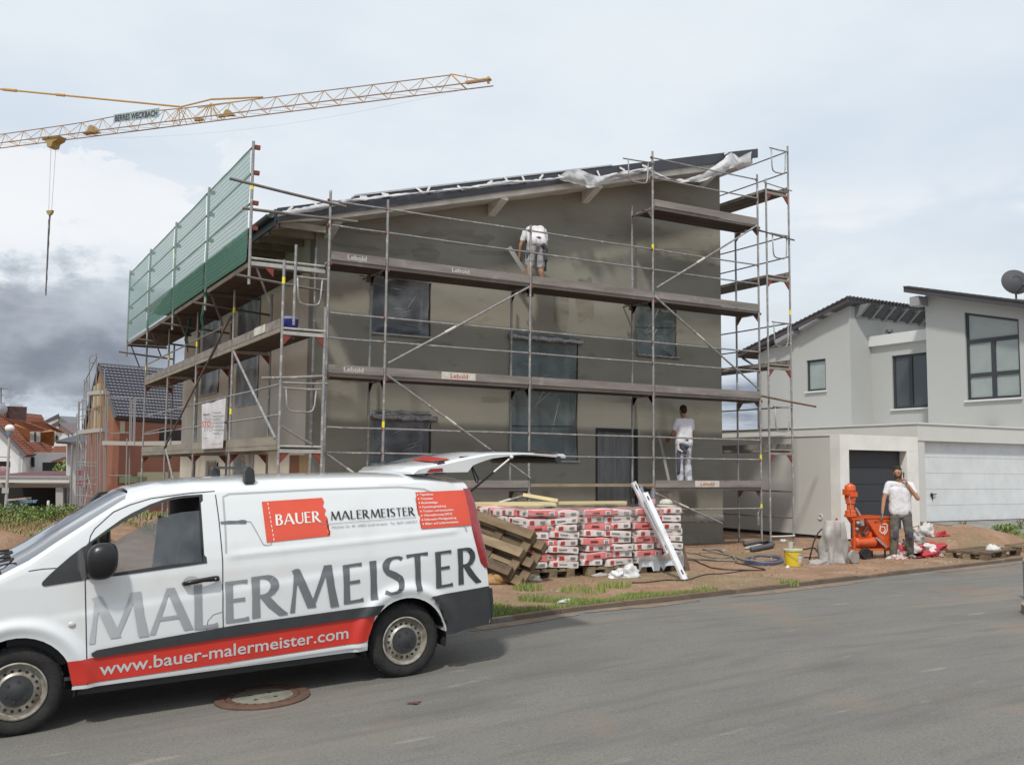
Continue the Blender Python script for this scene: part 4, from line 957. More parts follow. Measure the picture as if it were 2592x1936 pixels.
# --- black quarter-light surround and window rubber
decal([(-3.006, 1.150), (-3.008, 1.130), (-2.991, 1.118), (-2.72, 1.138), (-2.668, 1.150), (-2.665, 1.42), (-2.72, 1.392), (-2.80, 1.335), (-2.903, 1.249), (-2.96, 1.198)], blackp, 'quarter_surround', .006).data
def wring(poly, grow, inn, mat, nm, off):
    cx = sum(p[0] for p in poly)/len(poly); cz = sum(p[1] for p in poly)/len(poly); n = len(poly); vs = []
    for x, z in poly:
        L = math.hypot(x-cx, z-cz); 
        for q in (grow, -inn): X, Z = x+(x-cx)/L*q, z+(z-cz)/L*q; vs.append((X, sy(X, min(Z, 1.79), off), Z))
    g = G(); g.add(vs, [(2*i, 2*i+1, (2*((i+1) % n))+1, 2*((i+1) % n)) for i in range(n)]); return g.obj(nm, mat, van, **L_)
wring(WIN, .022, .012, blackp, 'window_rubber', .005)
# --- glass
gl = GLASS('van_glass', (.78, .81, .83), 1.2); gls = GLASS('van_glass_lowered', (.74, .77, .80), 1.5, .10, (.40, .42, .43))  # grey film of the lowered pane stands in for its reflection
near = [(x, z-.125) if z > 1.30 else (x, z) for x, z in WIN]; near[4] = (-2.66, 1.27)
g = G(); g.prism(near, lambda a, b, d: (a, sy(a, b)+d, b), .028, .032); o = g.obj('door_glass', gls, van, **L_); o['label'] = 'driver door glass wound partly down'
hinge = V((-2.68, 2*HALF+.02, 0)); ha = R_(66)
def sw(a, b, d):      # passenger door swung open about its front edge
    x = a+2.68; return hinge+V((x*math.cos(ha)-d*math.sin(ha), x*math.sin(ha)+d*math.cos(ha), b))
g = G(); g.prism([(-1.72, .47), (-2.66, .47), (-2.67, 1.16), (-1.72, 1.19)], sw, -.07, .0); dp = g.obj('passenger_door', paint, van, **L_); dp['label'] = 'passenger door standing open on the far side'
g = G(); fr_ = [(-1.72, 1.19), (-1.72, 1.74), (-2.02, 1.73), (-2.2, 1.675), (-2.4, 1.58), (-2.66, 1.42)]
g.path([sw(a, b, -.035) for a, b in fr_], .022, 6); o = g.obj('door_frame', blackp, van, **L_); o.parent = dp
g = G(); g.prism([(-1.74, 1.19), (-1.74, 1.70), (-2.02, 1.71), (-2.2, 1.655), (-2.4, 1.56), (-2.64, 1.40), (-2.64, 1.17)], sw, -.037, -.033); o = g.obj('door_glass', gl, van, **L_); o.parent = dp
for sd_ in (0, 1):
    g = G(); g.prism(QG, lambda a, b, d: (a, (2*HALF-sy(a, b)-d) if sd_ else (sy(a, b)+d), b), .012, .016); g.obj('quarter_glass', GLASS('quarter', (.35, .38, .40), 1.6), van, **L_)
vs = []; NXs, NYs = 16, 12
for i in range(NXs+1):
    x = xa-.05+(xb+.09-xa)*i/NXs; sec = section(x)[64:]; w0 = sec[0][0]
    for j in range(NYs+1):
        y = -1+2*j/NYs; yy = abs(y)*(w0-.04); zz_ = sec[-1][1]
        for (wa, za), (wb, zb_) in zip(sec, sec[1:]):
            if wb <= yy <= wa: zz_ = za+(zb_-za)*(wa-yy)/max(1e-6, wa-wb); break
        vs.append((x, HALF+y*(w0-.04), zz_-.012))
g = G(); g.add(vs, [(i*(NYs+1)+j, i*(NYs+1)+j+1, (i+1)*(NYs+1)+j+1, (i+1)*(NYs+1)+j) for i in range(NXs) for j in range(NYs)]); g.obj('windscreen', GLASS('windscreen_glass', (.42, .45, .49), 2.2, .22, (.17, .19, .215)), van, smooth='all', **L_)
g = G(); g.prism([(-3.42, 1.205), (-3.30, 1.26), (-3.28, 1.225), (-3.42, 1.17)], lambda a, b, d: (a, d, b), .16, 1.74); g.obj('cowl', blackp, van, **L_)
for y in (.34, 1.05):
    g = G(); g.path([(-3.34, y, 1.27), (-3.30, y+.05, 1.325), (-3.22, y+.1, 1.325)], .012, 6); g.bar((-3.36, y+.32, 1.265), (-3.20, y-.1, 1.325), .012, .02); g.obj('wiper', blackp, van, **L_)
# --- interior
g = G(); g.prism([(.09, .32), (1.81, .32), (1.81, 1.15), (1.69, 1.65), (1.55, 1.80), (.35, 1.80), (.21, 1.65), (.09, 1.15)], lambda a, b, d: (d, a, b), -1.80, -1.765); g.obj('bulkhead', darkin, van, **L_)
g = G(); g.prism([(-3.25, .9), (-3.25, 1.17), (-2.95, 1.19), (-2.72, 1.13), (-2.66, .95), (-2.8, .5), (-3.25, .4)], lambda a, b, d: (a, d, b), .10, 1.80); g.obj('dashboard', darkin, van, **L_)
g = G()
n = 22; cx, cy, cz = -2.52, .50, 1.10
tilt = R_(28); pts = [(cx+.19*math.cos(2*math.pi*i/n)*math.sin(tilt)*1.0, cy+.19*math.sin(2*math.pi*i/n), cz+.19*math.cos(2*math.pi*i/n)*math.cos(tilt)) for i in range(n)]
g.path(pts, .014, 6, closed=True); g.tube((cx, cy, cz), (cx-.25, cy, cz-.15), .03); g.bar((cx, cy-.18, cz), (cx, cy+.18, cz), .05, .03); g.obj('steering_wheel', darkin, van, **L_)
for y in (.26, 1.10):
    g = G(); g.prism([(-2.28, .55), (-1.93, .52), (-1.83, 1.02), (-1.83, 1.50), (-1.92, 1.52), (-1.97, 1.12), (-2.03, .72), (-2.30, .70)], lambda a, b, d: (a, d, b), y, y+.5)
    g.obj('seat', M('seat_cloth', (.05, .053, .06), .9), van, **L_)
# --- wheels
rub = M('tyre_rubber', (0.016, 0.016, 0.017), 0.9, .6, 12, .3, 60, col2=(.038, .036, .033)); rimm = M('steel_rim', (0.47, 0.45, 0.40), 0.45, 0.9, 11, metal=.4, col2=(.20, .16, .12)); hubm = M('hub_plastic', (.040, .042, .045), .5, .4, 9)
def wheel(x, near=True):
    s = 1 if near else -1; y0 = .035 if near else 2*HALF-.035; ax = V((0, s, 0)); c = V((x, y0, .335))
    w = thing_wheel = None
    g = G(); g.lathe([(.205, .03), (.23, .012), (.27, .002), (.305, .006), (.322, .022), (.335, .045), (.336, .16), (.322, .19), (.30, .2), (.21, .2)], c, ax, 48)
    for i in range(48):
        a = 2*math.pi*i/48
        for h in (.055, .10, .145): g.obox(c+ax*(h+.008*(i % 2))+V((math.cos(a), 0, math.sin(a)))*.336, V((-math.sin(a), 0, math.cos(a)))*.016, ax*.016, V((math.cos(a), 0, math.sin(a)))*.004)
    t_ = g.obj('tyre', rub, van, smooth=True, **L_)
    g = G(); g.lathe([(.214, .022), (.218, .008), (.208, .004), (.200, .018), (.192, .055), (.178, .062), (.165, .045), (.125, .032), (.118, .022), (.0, .022)], c, ax, 48); r = g.obj('rim', rimm, van, smooth=True, **L_); r.parent = t_
    g = G()
    for i in range(18):
        a = 2*math.pi*i/18; g.lathe([(.0125, 0), (0, 0)], c+ax*.040+V((math.cos(a), 0, math.sin(a)))*.152-ax*.004, ax, 10)
    o = g.obj('rim_holes', M('hole_dark', ()), van, **L_); o.parent = t_
    g = G(); g.lathe([(.122, .030), (.116, .012), (.062, .008), (.05, .0), (.0, -.002)], c, ax, 32)
    for i in range(6):
        a = 2*math.pi*i/6+.3; g.lathe([(.014, .02), (.012, .003), (0, .003)], c+V((math.cos(a), 0, math.sin(a)))*.078, ax, 8)
    o = g.obj('hub_cap', hubm, van, smooth=True, **L_); o.parent = t_
for x in (0.0, -3.184): wheel(x); wheel(x, False)
for x in (0., -3.184):
    g = G(); g.tube((x, .2, .335), (x, 1.7, .335), .05, 8); g.obj('axle', blackp, van, **L_)
g = G(); g.box(-2.75, .12, .23, -.45, 1.78, .31); g.obj('underbody', blackp, van, **L_)
# --- mirror, handle, repeater
g = G(); m0 = V((-2.585, -.10, 1.285))
for i in range(1): g.sph(m0, (.118, .09, .142), 20, 14)
for k, v in enumerate(g.v):
    d = v-m0; v.x = m0.x+(abs(d.x)**.72)*(1 if d.x > 0 else -1)*.115**.28*1.02+(d.z*.10); v.z = m0.z+(abs(d.z)**.78)*(1 if d.z > 0 else -1)*.135**.22*1.03
mir = g.obj('wing_mirror', M('mirror_black', (.010, .010, .011), .32), van, smooth='all', **L_)
g = G(); g.bar((-2.665, .02, 1.195), (-2.60, -.06, 1.205), .07, .07, (1, 0, 0)); o = g.obj('mirror_arm', blackp, van, **L_); o.parent = mir
g = G(); g.sph((-2.585, 2*HALF+.10, 1.285), (.11, .085, .13), 16, 10); g.bar((-2.665, 2*HALF-.02, 1.195), (-2.60, 2*HALF+.06, 1.205), .07, .07, (1, 0, 0)); g.obj('wing_mirror', M('mirror_black', ()), van, smooth='all', **L_)
g = G(); hy = -.030
g.path([(-1.955, hy+.035, 1.040), (-1.945, hy, 1.044), (-1.90, hy-.012, 1.051), (-1.80, hy-.016, 1.062), (-1.72, hy-.012, 1.064), (-1.69, hy, 1.062), (-1.682, hy+.035, 1.060)], [.016, .021, .019, .018, .023, .024, .018], 10); g.obj('door_handle', M('mirror_black', ()), van, smooth='all', **L_)
decal([(-1.895+.062*math.cos(2*math.pi*i/18), 1.058+.040*math.sin(2*math.pi*i/18)) for i in range(18)], M('handle_dish', (.42, .43, .44), .4), 'handle_dish', .003)
g = G(); c = V((-2.798, sy(-2.798, .806)-.004, .806)); g.sph(c, (.028, .012, .022), 12, 8); g.obj('side_repeater', M('repeater', (.55, .55, .53), .2, spec=.8), van, smooth='all', **L_)
g = G(); c = V((-1.71, hy-.034, 1.064)); g.sph(c, (.007, .004, .007), 8, 6); g.obj('lock', M('chrome', (.6, .6, .6), .2, metal=1), van, **L_)
# --- roof rack feet and the front cross bar
def rfoot(x, y): 
    z = lerp_table([(0, 1.80), (.22, 1.868), (.95, 1.89)], min(y, 2*HALF-y)); g = G()
    g.prism([(-.045, -.03), (.045, -.03), (.038, .075), (.018, .10), (-.022, .10), (-.038, .075)], lambda a, b, d: (x+a, d, z+b), y-.05, y+.05); g.obj('rack_foot', blackp, van, **L_)
for x in (-1.36, .47):
    rfoot(x, .22); rfoot(x, 2*HALF-.22)
g = G(); g.bar((-1.36, .2, 1.965), (-1.36, 1.7, 1.965), .03, .025); g.bar((.47, .2, 1.94), (.47, 1.7, 1.94), .03, .025); g.obj('rack_bar', blackp, van, **L_)
# --- rear lights, tailgate, struts
tl = M('tail_light', (.32, .008, .012), .15, .5, 14, spec=.8, col2=(.14, .004, .008), coat=1)
vs = []; zz2 = frange(.93, 1.69, .05)
for z in zz2:
    xe = xrear(.87, z); wl = .050+.020*(1-abs((z-1.3)/.4)**2) ; wl = max(.03, wl)*(.5 if z < .96 else 1)
    ys_ = HALF-halfw(.73, z)-ribs(.73, z)
    vs += [(xe-wl, ys_-.004, z), (xe-wl+.01, ys_-.014, z), (xe+.012, ys_-.012, z), (xe+.034, ys_+.02, z), (xe+.034, ys_+.10, z)]
g = G(); g.add(vs, [(5*i+k, 5*i+k+1, 5*i+k+6, 5*i+k+5) for i in range(len(zz2)-1) for k in range(4)]); g.obj('tail_light', tl, van, smooth='all', fix=True, **L_)
g = G(); g.add([(x, 2*HALF-y, z) for x, y, z in vs], [(5*i+k, 5*i+k+1, 5*i+k+6, 5*i+k+5) for i in range(len(zz2)-1) for k in range(4)]); g.obj('tail_light', tl, van, smooth='all', **L_)
g = G(); g.prism([(.76, .40), (.90, .42), (.93, .52), (.92, .72), (.80, .74)], lambda a, b, d: (a, d, b), .06, 1.84); g.obj('rear_bumper', blackp, van, **L_)
TG = [(.165, 1.868, .0), (.20, 1.905, .0), (.30, 1.925, .0), (.46, 1.942, 0), (.70, 1.985, 0), (1.0, 2.026, 0), (1.35, 2.020, 0), (1.65, 2.005, 0), (1.93, 1.985, 0)]
TB_ = [(.165, 1.848), (.30, 1.853), (.46, 1.852), (.745, 1.846), (.765, 1.895), (.83, 1.922), (1.0, 1.968), (1.35, 1.995), (1.65, 1.968), (1.93, 1.938)]
tgw = lambda x: .80 if x < .9 else .80-.06*(x-.9)
g = G(); N = 30; top = []; bot = []
for i in range(N+1):
    x = .165+(1.89-.165)*i/N; zt = lerp_table([(a, b) for a, b, c in TG], x); zb = lerp_table(TB_, x); w = tgw(x)
    top.append([(x, HALF-w, zt-.02), (x, HALF-w+.05, zt), (x, HALF, zt+.015), (x, HALF+w-.05, zt), (x, HALF+w, zt-.02)]); bot.append([(x, HALF-w+.005, zb), (x, HALF, zb+.01 if x > .75 else zb), (x, HALF+w-.005, zb)])
vs = []; 
for a, b in zip(top, bot): vs += a+list(reversed(b))
g.add(vs, [(i*8+k, i*8+(k+1) % 8, (i+1)*8+(k+1) % 8, (i+1)*8+k) for i in range(N) for k in range(8)]+[tuple(range(8)), tuple(N*8+k for k in reversed(range(8)))])
tgo = g.obj('tailgate', paint, van, smooth=True, **L_); tgo['label'] = 'open white tailgate swung up level with the roof'
def ttop(x, y): return lerp_table([(a, b) for a, b, c in TG], x)+.015*(1-abs(y-HALF)/.8)
g = G(); P = [(.44, .25), (.60, .25), (.70, 1.1), (.52, 1.1)]
g.add([(x, y, ttop(x, y)+.012) for x, y in P], [(0, 1, 2, 3)]); P = [(1.52, .20), (1.80, .20), (1.84, 1.4), (1.56, 1.4)]; g.add([(x, y, ttop(x, y)+.012) for x, y in P], [(0, 1, 2, 3)]); o = g.obj('red_foil_patch', redf, van, **L_); o.parent = tgo
g = G(); g.box(1.0, .35, ttop(1.1, .35)+.014, 1.16, .55, ttop(1.1, .35)+.028); g.box(.70, .22, 1.97, .80, .26, 2.0); o = g.obj('number_plate_lamp', blackp, van, **L_); o.parent = tgo
g = G(); g.tube((1.80, .20, 1.93), (1.80, 1.7, 1.93), .035, 12); o = g.obj('tailgate_handle_bar', blackp, van, smooth=True, **L_); o.parent = tgo
g = G(); g.add([(.30, HALF-.806, 1.86), (.47, HALF-.806, 1.862), (.47, HALF-.806, 1.895), (.34, HALF-.806, 1.893)], [(0, 1, 2, 3)]); o = g.obj('high_brake_light', tl, van, **L_); o.parent = tgo
for y in (.17, 1.73):
    g = G(); a, b = V((.775, y, 1.66)), V((1.235, y, 1.975)); m = a+(b-a)*.55
    g.tube(a, m, .012, 8); o = g.obj('gas_strut', M('mirror_black', ()), van, smooth=True, **L_)
    g = G(); g.tube(m, b-(b-a)*.06, .0095, 8); g.sph(b, .02, 8, 6); o2 = g.obj('strut_rod', M('strut_rod', (.7, .7, .68), .4), van, smooth=True, **L_); o2.parent = o
g = G(); g.path([(.93, .5, 1.95), (.96, .5, 1.83), (.99, .5, 1.74), (1.01, .5, 1.72), (1.02, .5, 1.76), (.98, .5, 1.84), (.95, .5, 1.90)], .007, 6); o = g.obj('pull_strap', blackp, van, **L_); o.parent = tgo
# --- front end (outside the picture)
hl = M('headlight', (.6, .62, .65), .08, spec=.9)
for y0, y1 in ((.12, .5), (1.4, 1.78)):
    g = G(); g.prism([(-4.05, .66), (-4.02, .80), (-3.86, .93), (-3.80, .86), (-3.90, .70)], lambda a, b, d: (a, d, b), y0, y1); g.obj('headlight', hl, van, **L_)
g = G(); g.box(-4.075, .55, .62, -4.03, 1.35, .80); g.obj('grille', blackp, van, **L_)
g = G(); g.prism([(-4.12, .32), (-4.13, .55), (-4.0, .6), (-3.75, .56), (-3.66, .34)], lambda a, b, d: (a, d, b), .10, 1.80); g.obj('front_bumper', blackp, van, **L_)
decal([(.235, .722), (.20, .74), (.863, .765), (.863, .752)], paint, 'bumper_lip', .012)

# --- lettering
def gradmat():
    m = bpy.data.materials.new('letter_foil'); m.use_nodes = True; t = m.node_tree; b = t.nodes['Principled BSDF']; b.inputs['Roughness'].default_value = .35; b.inputs['Coat Weight'].default_value = .3
    tcn = t.nodes.new('ShaderNodeTexCoord'); sx = t.nodes.new('ShaderNodeSeparateXYZ'); t.links.new(tcn.outputs['Object'], sx.inputs[0])
    mr = t.nodes.new('ShaderNodeMapRange'); mr.inputs[1].default_value = -2.7; mr.inputs[2].default_value = .8; t.links.new(sx.outputs[0], mr.inputs[0])
    cr = t.nodes.new('ShaderNodeValToRGB'); cr.color_ramp.elements[0].color = (.46, .48, .50, 1); cr.color_ramp.elements[1].color = (.035, .037, .042, 1); e = cr.color_ramp.elements.new(.45); e.color = (.17, .18, .195, 1)
    t.links.new(mr.outputs[0], cr.inputs[0]); t.links.new(cr.outputs[0], b.inputs['Base Color']); return m
lgm = gradmat(); ink = M('foil_dark', (.03, .03, .035), .4); inkg = M('foil_grey', (.28, .29, .31), .4); wht = M('foil_white', (.80, .80, .78), .4)
T, S = .17, .075
def arc(cx, cz, rx, rz, a0, a1, n, wf):
    return [(cx+rx*math.cos(R_(a0+(a1-a0)*i/n)), cz+rz*math.sin(R_(a0+(a1-a0)*i/n)), wf(i/n)) for i in range(n+1)]
GLY = {   # strokes as (x, z, width) polylines, cap height 1; second value is the advance width
 'M': ([[(.07, 0, S+.02), (.12, .5, S-.01), (.17, 1, S+.02)], [(.155, .98, T*.9), (.45, .06, T)], [(.45, .06, S), (.76, 1, S+.02)], [(.78, 1, T*.95), (.83, .5, T*.85), (.90, 0, T)]], .98),
 'A': ([[(.03, 0, S+.03), (.36, 1, S)], [(.385, 1, T*.95), (.74, 0, T+.01)], [(.17, .33, S), (.56, .33, S)]], .82),
 'L': ([[(.10, 0, T), (.10, .5, T*.88), (.10, 1, T)], [(.08, .035, S), (.40, .035, S), (.50, .045, S+.03)]], .54),
 'E': ([[(.10, 0, T), (.10, .5, T*.88), (.10, 1, T)], [(.08, .035, S), (.42, .035, S), (.52, .045, S+.03)], [(.08, .53, S), (.44, .53, S+.01)], [(.08, .965, S), (.40, .965, S), (.50, .955, S+.03)]], .56),
 'R': ([[(.10, 0, T), (.10, .5, T*.88), (.10, 1, T)], [(.08, .965, S), (.26, .965, S)]+arc(.27, .735, .22, .225, 90, -90, 12, lambda t: S+(T-S)*math.sin(math.pi*t))+[(.24, .51, S), (.15, .51, S)], [(.27, .50, T*.9), (.45, .22, T), (.62, .02, T*.9), (.74, -.02, S*.6)]], .74),
 'I': ([[(.11, 0, T), (.11, .5, T*.88), (.11, 1, T)]], .22),
 'S': ([[(.50, .90, S+.03), (.42, .955, S), (.32, .965, S)]+arc(.28, .74, .19, .215, 95, 200, 8, lambda t: S+(T-S)*math.sin(math.pi*t*.8))+[(.15, .60, T*.9), (.30, .50, T), (.43, .39, T*.95)]+arc(.27, .26, .19, .22, 30, -95, 9, lambda t: T*.95+(S-T*.95)*t)+[(.17, .04, S), (.05, .10, S+.03)]], .56),
 'T': ([[(.0, .955, S+.03), (.15, .965, S), (.45, .965, S), (.60, .955, S+.03)], [(.30, 0, T), (.30, .5, T*.88), (.30, .96, T)]], .60),
 'B': ([[(.10, 0, T), (.10, 1, T)], [(.08, .965, S), (.24, .965, S)]+arc(.26, .76, .17, .20, 90, -90, 10, lambda t: S+(T-S)*math.sin(math.pi*t))+[(.22, .54, S), (.12, .54, S)], [(.20, .54, S)]+arc(.28, .29, .20, .25, 90, -90, 10, lambda t: S+(T-S)*math.sin(math.pi*t))+[(.22, .035, S), (.08, .035, S)]], .58),
 'U': ([[(.09, 1, T), (.09, .4, T*.9)]+arc(.33, .32, .24, .285, 180, 360, 12, lambda t: T*.9+(S-T*.9)*t)+[(.57, .4, S), (.57, 1, S+.02)]], .66)}
def glyph_bm(ch, x0, x1, z0, zr, cap, k0=0):
    """letter boxed into x0..x1, base z0 at left rising to zr at right"""
    st, adv = GLY[ch]; bm = bmesh.new(); allx = [p[0]-p[2]/2 for s in st for p in s]+[p[0]+p[2]/2 for s in st for p in s]
    if ch in 'AMR': lo, hi = min(p[0] for s in st for p in s)-.03, max(p[0] for s in st for p in s)+.05
    else: lo, hi = min(allx), max(allx)
    for k, s in enumerate(st):
        P = []
        for i, (x, z, w) in enumerate(s):
            a = s[max(0, i-1)]; b = s[min(len(s)-1, i+1)]; dx, dz = b[0]-a[0], b[1]-a[1]; L = math.hypot(dx, dz) or 1
            nx, nz = -dz/L*w/2, dx/L*w/2
            if abs(dz) > abs(dx)*1.2: nx, nz = math.copysign(w/2*min(1.35, L/abs(dz)), nx), 0   # strokes end on horizontals
            P.append(((x+nx, z+nz), (x-nx, z-nz)))
        for (a, b), (c, d) in zip(P, P[1:]):
            q = []
            for x, z in (a, b, d, c):
                u = (x-lo)/(hi-lo); X = x0+(x1-x0)*u; Z = z0+(zr-z0)*u+max(-.03, min(1.0, z))*cap; q.append(bm.verts.new((X, k*.0006, Z)))
            try: bm.faces.new(q)
            except Exception: pass
    return bm
def letter_obj(ch, x0, x1, z0, zr, cap, mat, nm='letter', base=.006):
    bm = glyph_bm(ch, x0, x1, z0, zr, cap)
    for v in bm.verts: v.co.y = v.co.y
    # carry each stroke's own tiny lift through the draping
    lift = {}
    bmesh.ops.triangulate(bm, faces=bm.faces)
    xs = [v.co.x for v in bm.verts]; zs = [v.co.z for v in bm.verts]
    for axis, st in ((0, .04), (2, .02)):
        lo = min(v.co[axis] for v in bm.verts); hi = max(v.co[axis] for v in bm.verts); q = math.ceil(lo/st)*st
        while q < hi:
            no = (1, 0, 0) if axis == 0 else (0, 0, 1); co = (q, 0, 0) if axis == 0 else (0, 0, q)
            bmesh.ops.bisect_plane(bm, geom=bm.verts[:]+bm.edges[:]+bm.faces[:], plane_co=co, plane_no=no); q += st
    for v in bm.verts: v.co.y = sy(v.co.x, v.co.z, base+v.co.y)
    me = bpy.data.meshes.new(nm); bm.to_mesh(me); bm.free(); me.materials.append(mat); me.polygons.foreach_set('use_smooth', [True]*len(me.polygons))
    o = bpy.data.objects.new(nm, me); C.objects.link(o); o.parent = van; return o
BIG = [('M', -2.668, -2.245, .640, .653, 1.000), ('A', -2.215, -1.900, .657, .667, 1.012), ('L', -1.875, -1.664, .658, .664, 1.030), ('E', -1.622, -1.408, .684, .690, 1.025), ('R', -1.388, -1.078, .698, .714, 1.045), ('M', -1.070, -.655, .708, .722, 1.078), ('E', -.595, -.392, .732, .744, 1.076),
       ('I', -.345, -.278, .745, .747, 1.090), ('S', -.228, -.008, .770, .781, 1.108), ('T', -.004, .247, .778, .790, 1.118), ('E', .302, .496, .784, .794, 1.120), ('R', .549, .800, .795, .806, 1.133)]
for ch, x0, x1, z0, zr, zt in BIG: letter_obj(ch, x0, x1, z0, zr, zt-z0, lgm)
decal([(-1.277, 1.672), (-1.259, 1.323), (-.697, 1.340), (-.703, 1.36), (-.690, 1.385), (-.712, 1.41), (-.70, 1.44), (-.722, 1.47), (-.706, 1.50), (-.730, 1.53), (-.712, 1.57), (-.738, 1.60), (-.722, 1.64), (-.736, 1.678)], redo, 'roller_paint_logo', .005)
for i in range(9):
    z = 1.335+i*.038; sline([(-1.196-.0018*i*2, z), (-1.198-.0018*i*2, z+.022)], .006, wht, 'logo_stitch', .008)
def small_word(word, x0, x1, z0, z1, cap, mat, nm):
    adv = [GLY[c][1]+.10 for c in word]; tot = sum(adv)-.10; x = x0
    for c, a in zip(word, adv):
        w = (a-.10)/tot*(x1-x0); u = (x-x0)/(x1-x0); letter_obj(c, x, x+w, z0+(z1-z0)*u, z0+(z1-z0)*u, cap, mat, nm, .009); x += a/tot*(x1-x0)
small_word('BAUER', -1.170, -.760, 1.462, 1.470, .094, wht, 'letter'); small_word('MALERMEISTER', -.672, .140, 1.476, 1.471, .076, ink, 'letter')
sline([(-.765, 1.452), (-.70, 1.446), (-.4, 1.450), (.14, 1.452)], .004, inkg, 'underline', .008)
def stext(word, x0, x1, z0, z1, cap, mat, off=.008, bold=.0, nm='lettering'):
    vs, fs = text_geo(word, bold); bm = bmesh.new(); bv = [bm.verts.new((x0+(x1-x0)*v.x, 0, z0+(z1-z0)*v.x+v.y*cap/.70)) for v in vs]
    for f in fs:
        try: bm.faces.new([bv[i] for i in f])
        except Exception: pass
    return finish_decal(bm, mat, nm, off, None, .06)
stext('www.bauer-malermeister.com', -2.600, -.560, .388, .436, .098, M('foil_silver', (.50, .50, .50), .4), .013, .012)
stext('Höchster Str. 40 - 64823 Groß-Umstadt - Tel.: 06071-5003937', -.672, .146, 1.405, 1.402, .022, inkg)
decal([(.163, 1.681), (.706, 1.676), (.725, 1.50), (.744, 1.341), (.186, 1.340), (.178, 1.36), (.190, 1.39), (.172, 1.41), (.186, 1.45), (.166, 1.48), (.180, 1.52), (.160, 1.55), (.176, 1.59), (.158, 1.62), (.172, 1.65)], redo, 'red_list_panel', .005)
for i, w in enumerate(('Tapezieren', 'Verputzen', 'Bodenbeläge', 'Fassadengestaltung', 'Trocken- und Innenausbau', 'Wärmedämmung WDVS', 'Dekorative Wandgestaltung', 'Maler- und Lackiererarbeiten')):
    x = .206+.003*i; z = 1.648-i*.0388; ln = (.135, .125, .165, .245, .315, .295, .33, .345)[i]
    stext(w, x, x+ln, z, z-.003, .020, wht, .009, .01); decal([(x-.022+.007*math.cos(k), z+.009+.007*math.sin(k)) for k in (0, 1.05, 2.1, 3.14, 4.2, 5.2)], wht, 'bullet', .009)
decal([(-1.640, 1.525), (-1.636, 1.507), (-1.60, 1.503), (-1.50, 1.500), (-1.425, 1.494), (-1.418, 1.520), (-1.45, 1.530), (-1.50, 1.524), (-1.56, 1.528)], M('roller_grey', (.12, .14, .16), .4), 'roller_handle', .006)
sline([(-1.42, 1.513), (-1.385, 1.508), (-1.34, 1.42), (-1.29, 1.312), (-1.27, 1.303), (-1.225, 1.303), (-1.215, 1.32)], .006, inkg, 'roller_wire', .006)
# ------------------------------------------------------------------ pallets and render bags
pw = M('pallet_wood', (0.30, 0.225, 0.14), 0.9, 0.8, 2.5, 0.4, 30, col2=(0.19, 0.14, 0.085), stretch=(1, 3, 3)); pwo = M('pallet_wood_old', (0.215, 0.155, 0.092), 0.92, 0.8, 2.5, 0.5, 30, col2=(0.115, 0.080, 0.048), stretch=(1, 3, 3))
_pm = {}
WV = {pw.name: [pw, M('pallet_wood_b', (0.245, 0.185, 0.115), .9, .8, 2.5, .4, 30, stretch=(1, 3, 3))], pwo.name: [pwo, M('pallet_wood_old_b', (0.30, 0.225, 0.135), .92, .8, 2.5, .5, 30, col2=(.17, .125, .08), stretch=(1, 3, 3)), M('pallet_wood_old_c', (0.15, 0.105, 0.065), .92, .8, 2.5, .5, 30, stretch=(1, 3, 3))]}
def pallet(label, mat4, wood_=pw, group=None, ins=0):
    """euro pallet 1.2 (x) by 0.8 (y), origin at the centre of its underside"""
    t = thing('wooden_pallet', label, 'pallet', mat=mat4, group=group)
    def part(nm, key, x0, y0, z0, x1, y1, z1):
        wm = random.choice(WV[wood_.name]); k = (key, wm.name)
        if k not in _pm:
            g = G(); hx, hy, hz = (x1-x0)/2, (y1-y0)/2, (z1-z0)/2; g.box(-hx, -hy, -hz, hx, hy, hz); _pm[k] = g.mesh(nm, wm)
        o = bpy.data.objects.new(nm, _pm[k]); C.objects.link(o); o.parent = t; o.location = ((x0+x1)/2, (y0+y1)/2+random.uniform(-.004, .004), (z0+z1)/2); o.rotation_euler = (0, 0, random.uniform(-.008, .008))
    for y, w in ((-.3275, .145), (0, .145), (.3275, .145)):
        part('bottom_board', 'b%.3f' % w, -.6, y-w/2, 0, .6, y+w/2, .022)
        for x in (-.5275, 0, .5275): part('block', 'k', x-.07, y-.07, .022, x+.07, y+.07, .100)
    for x in (-.5275, 0, .5275): part('stringer', 's', x-.0725, -.4, .100, x+.0725, .4, .122)
    for y, w in ((-.3275, .145), (-.164, .10 if wood_ is pw else .07), (0, .145), (.164, .10 if wood_ is pw else .07), (.3275, .145)): part('top_board', 't%.3f' % w, -.6, y-w/2, .122, .6, y+w/2, .144)
    return t
bw = M('bag_paper_white', (0.76, 0.715, 0.69), 0.75, 0.5, 7, 0.35, 28, col2=(0.62, 0.58, 0.55)); br = M('bag_paper_red', (0.68, 0.165, 0.16), 0.7, 0.5, 7, 0.3, 28, col2=(0.66, 0.26, 0.25)); layer(bw, (.66, .40, .39), 2.2, .58, .75, .7, off=(4, 1, 2))
bp_m = M('bag_paper_pink', (0.74, 0.36, 0.36), 0.7, 0.8, 5, 0.35, 28, col2=(0.74, 0.56, 0.55)); bg_ = M('bag_print_grey', (0.17, 0.17, 0.17), 0.7, .6, 60, col2=(.34, .33, .32)); bl_ = M('bag_logo_red', (0.50, 0.045, 0.040), 0.7, .5, 60, col2=(.25, .03, .03)); bd_ = M('bag_print_dark', (0.13, 0.03, 0.03), .7, .5, 50, col2=(.3, .05, .05))
BL, BW, BH = .555, .392, .120
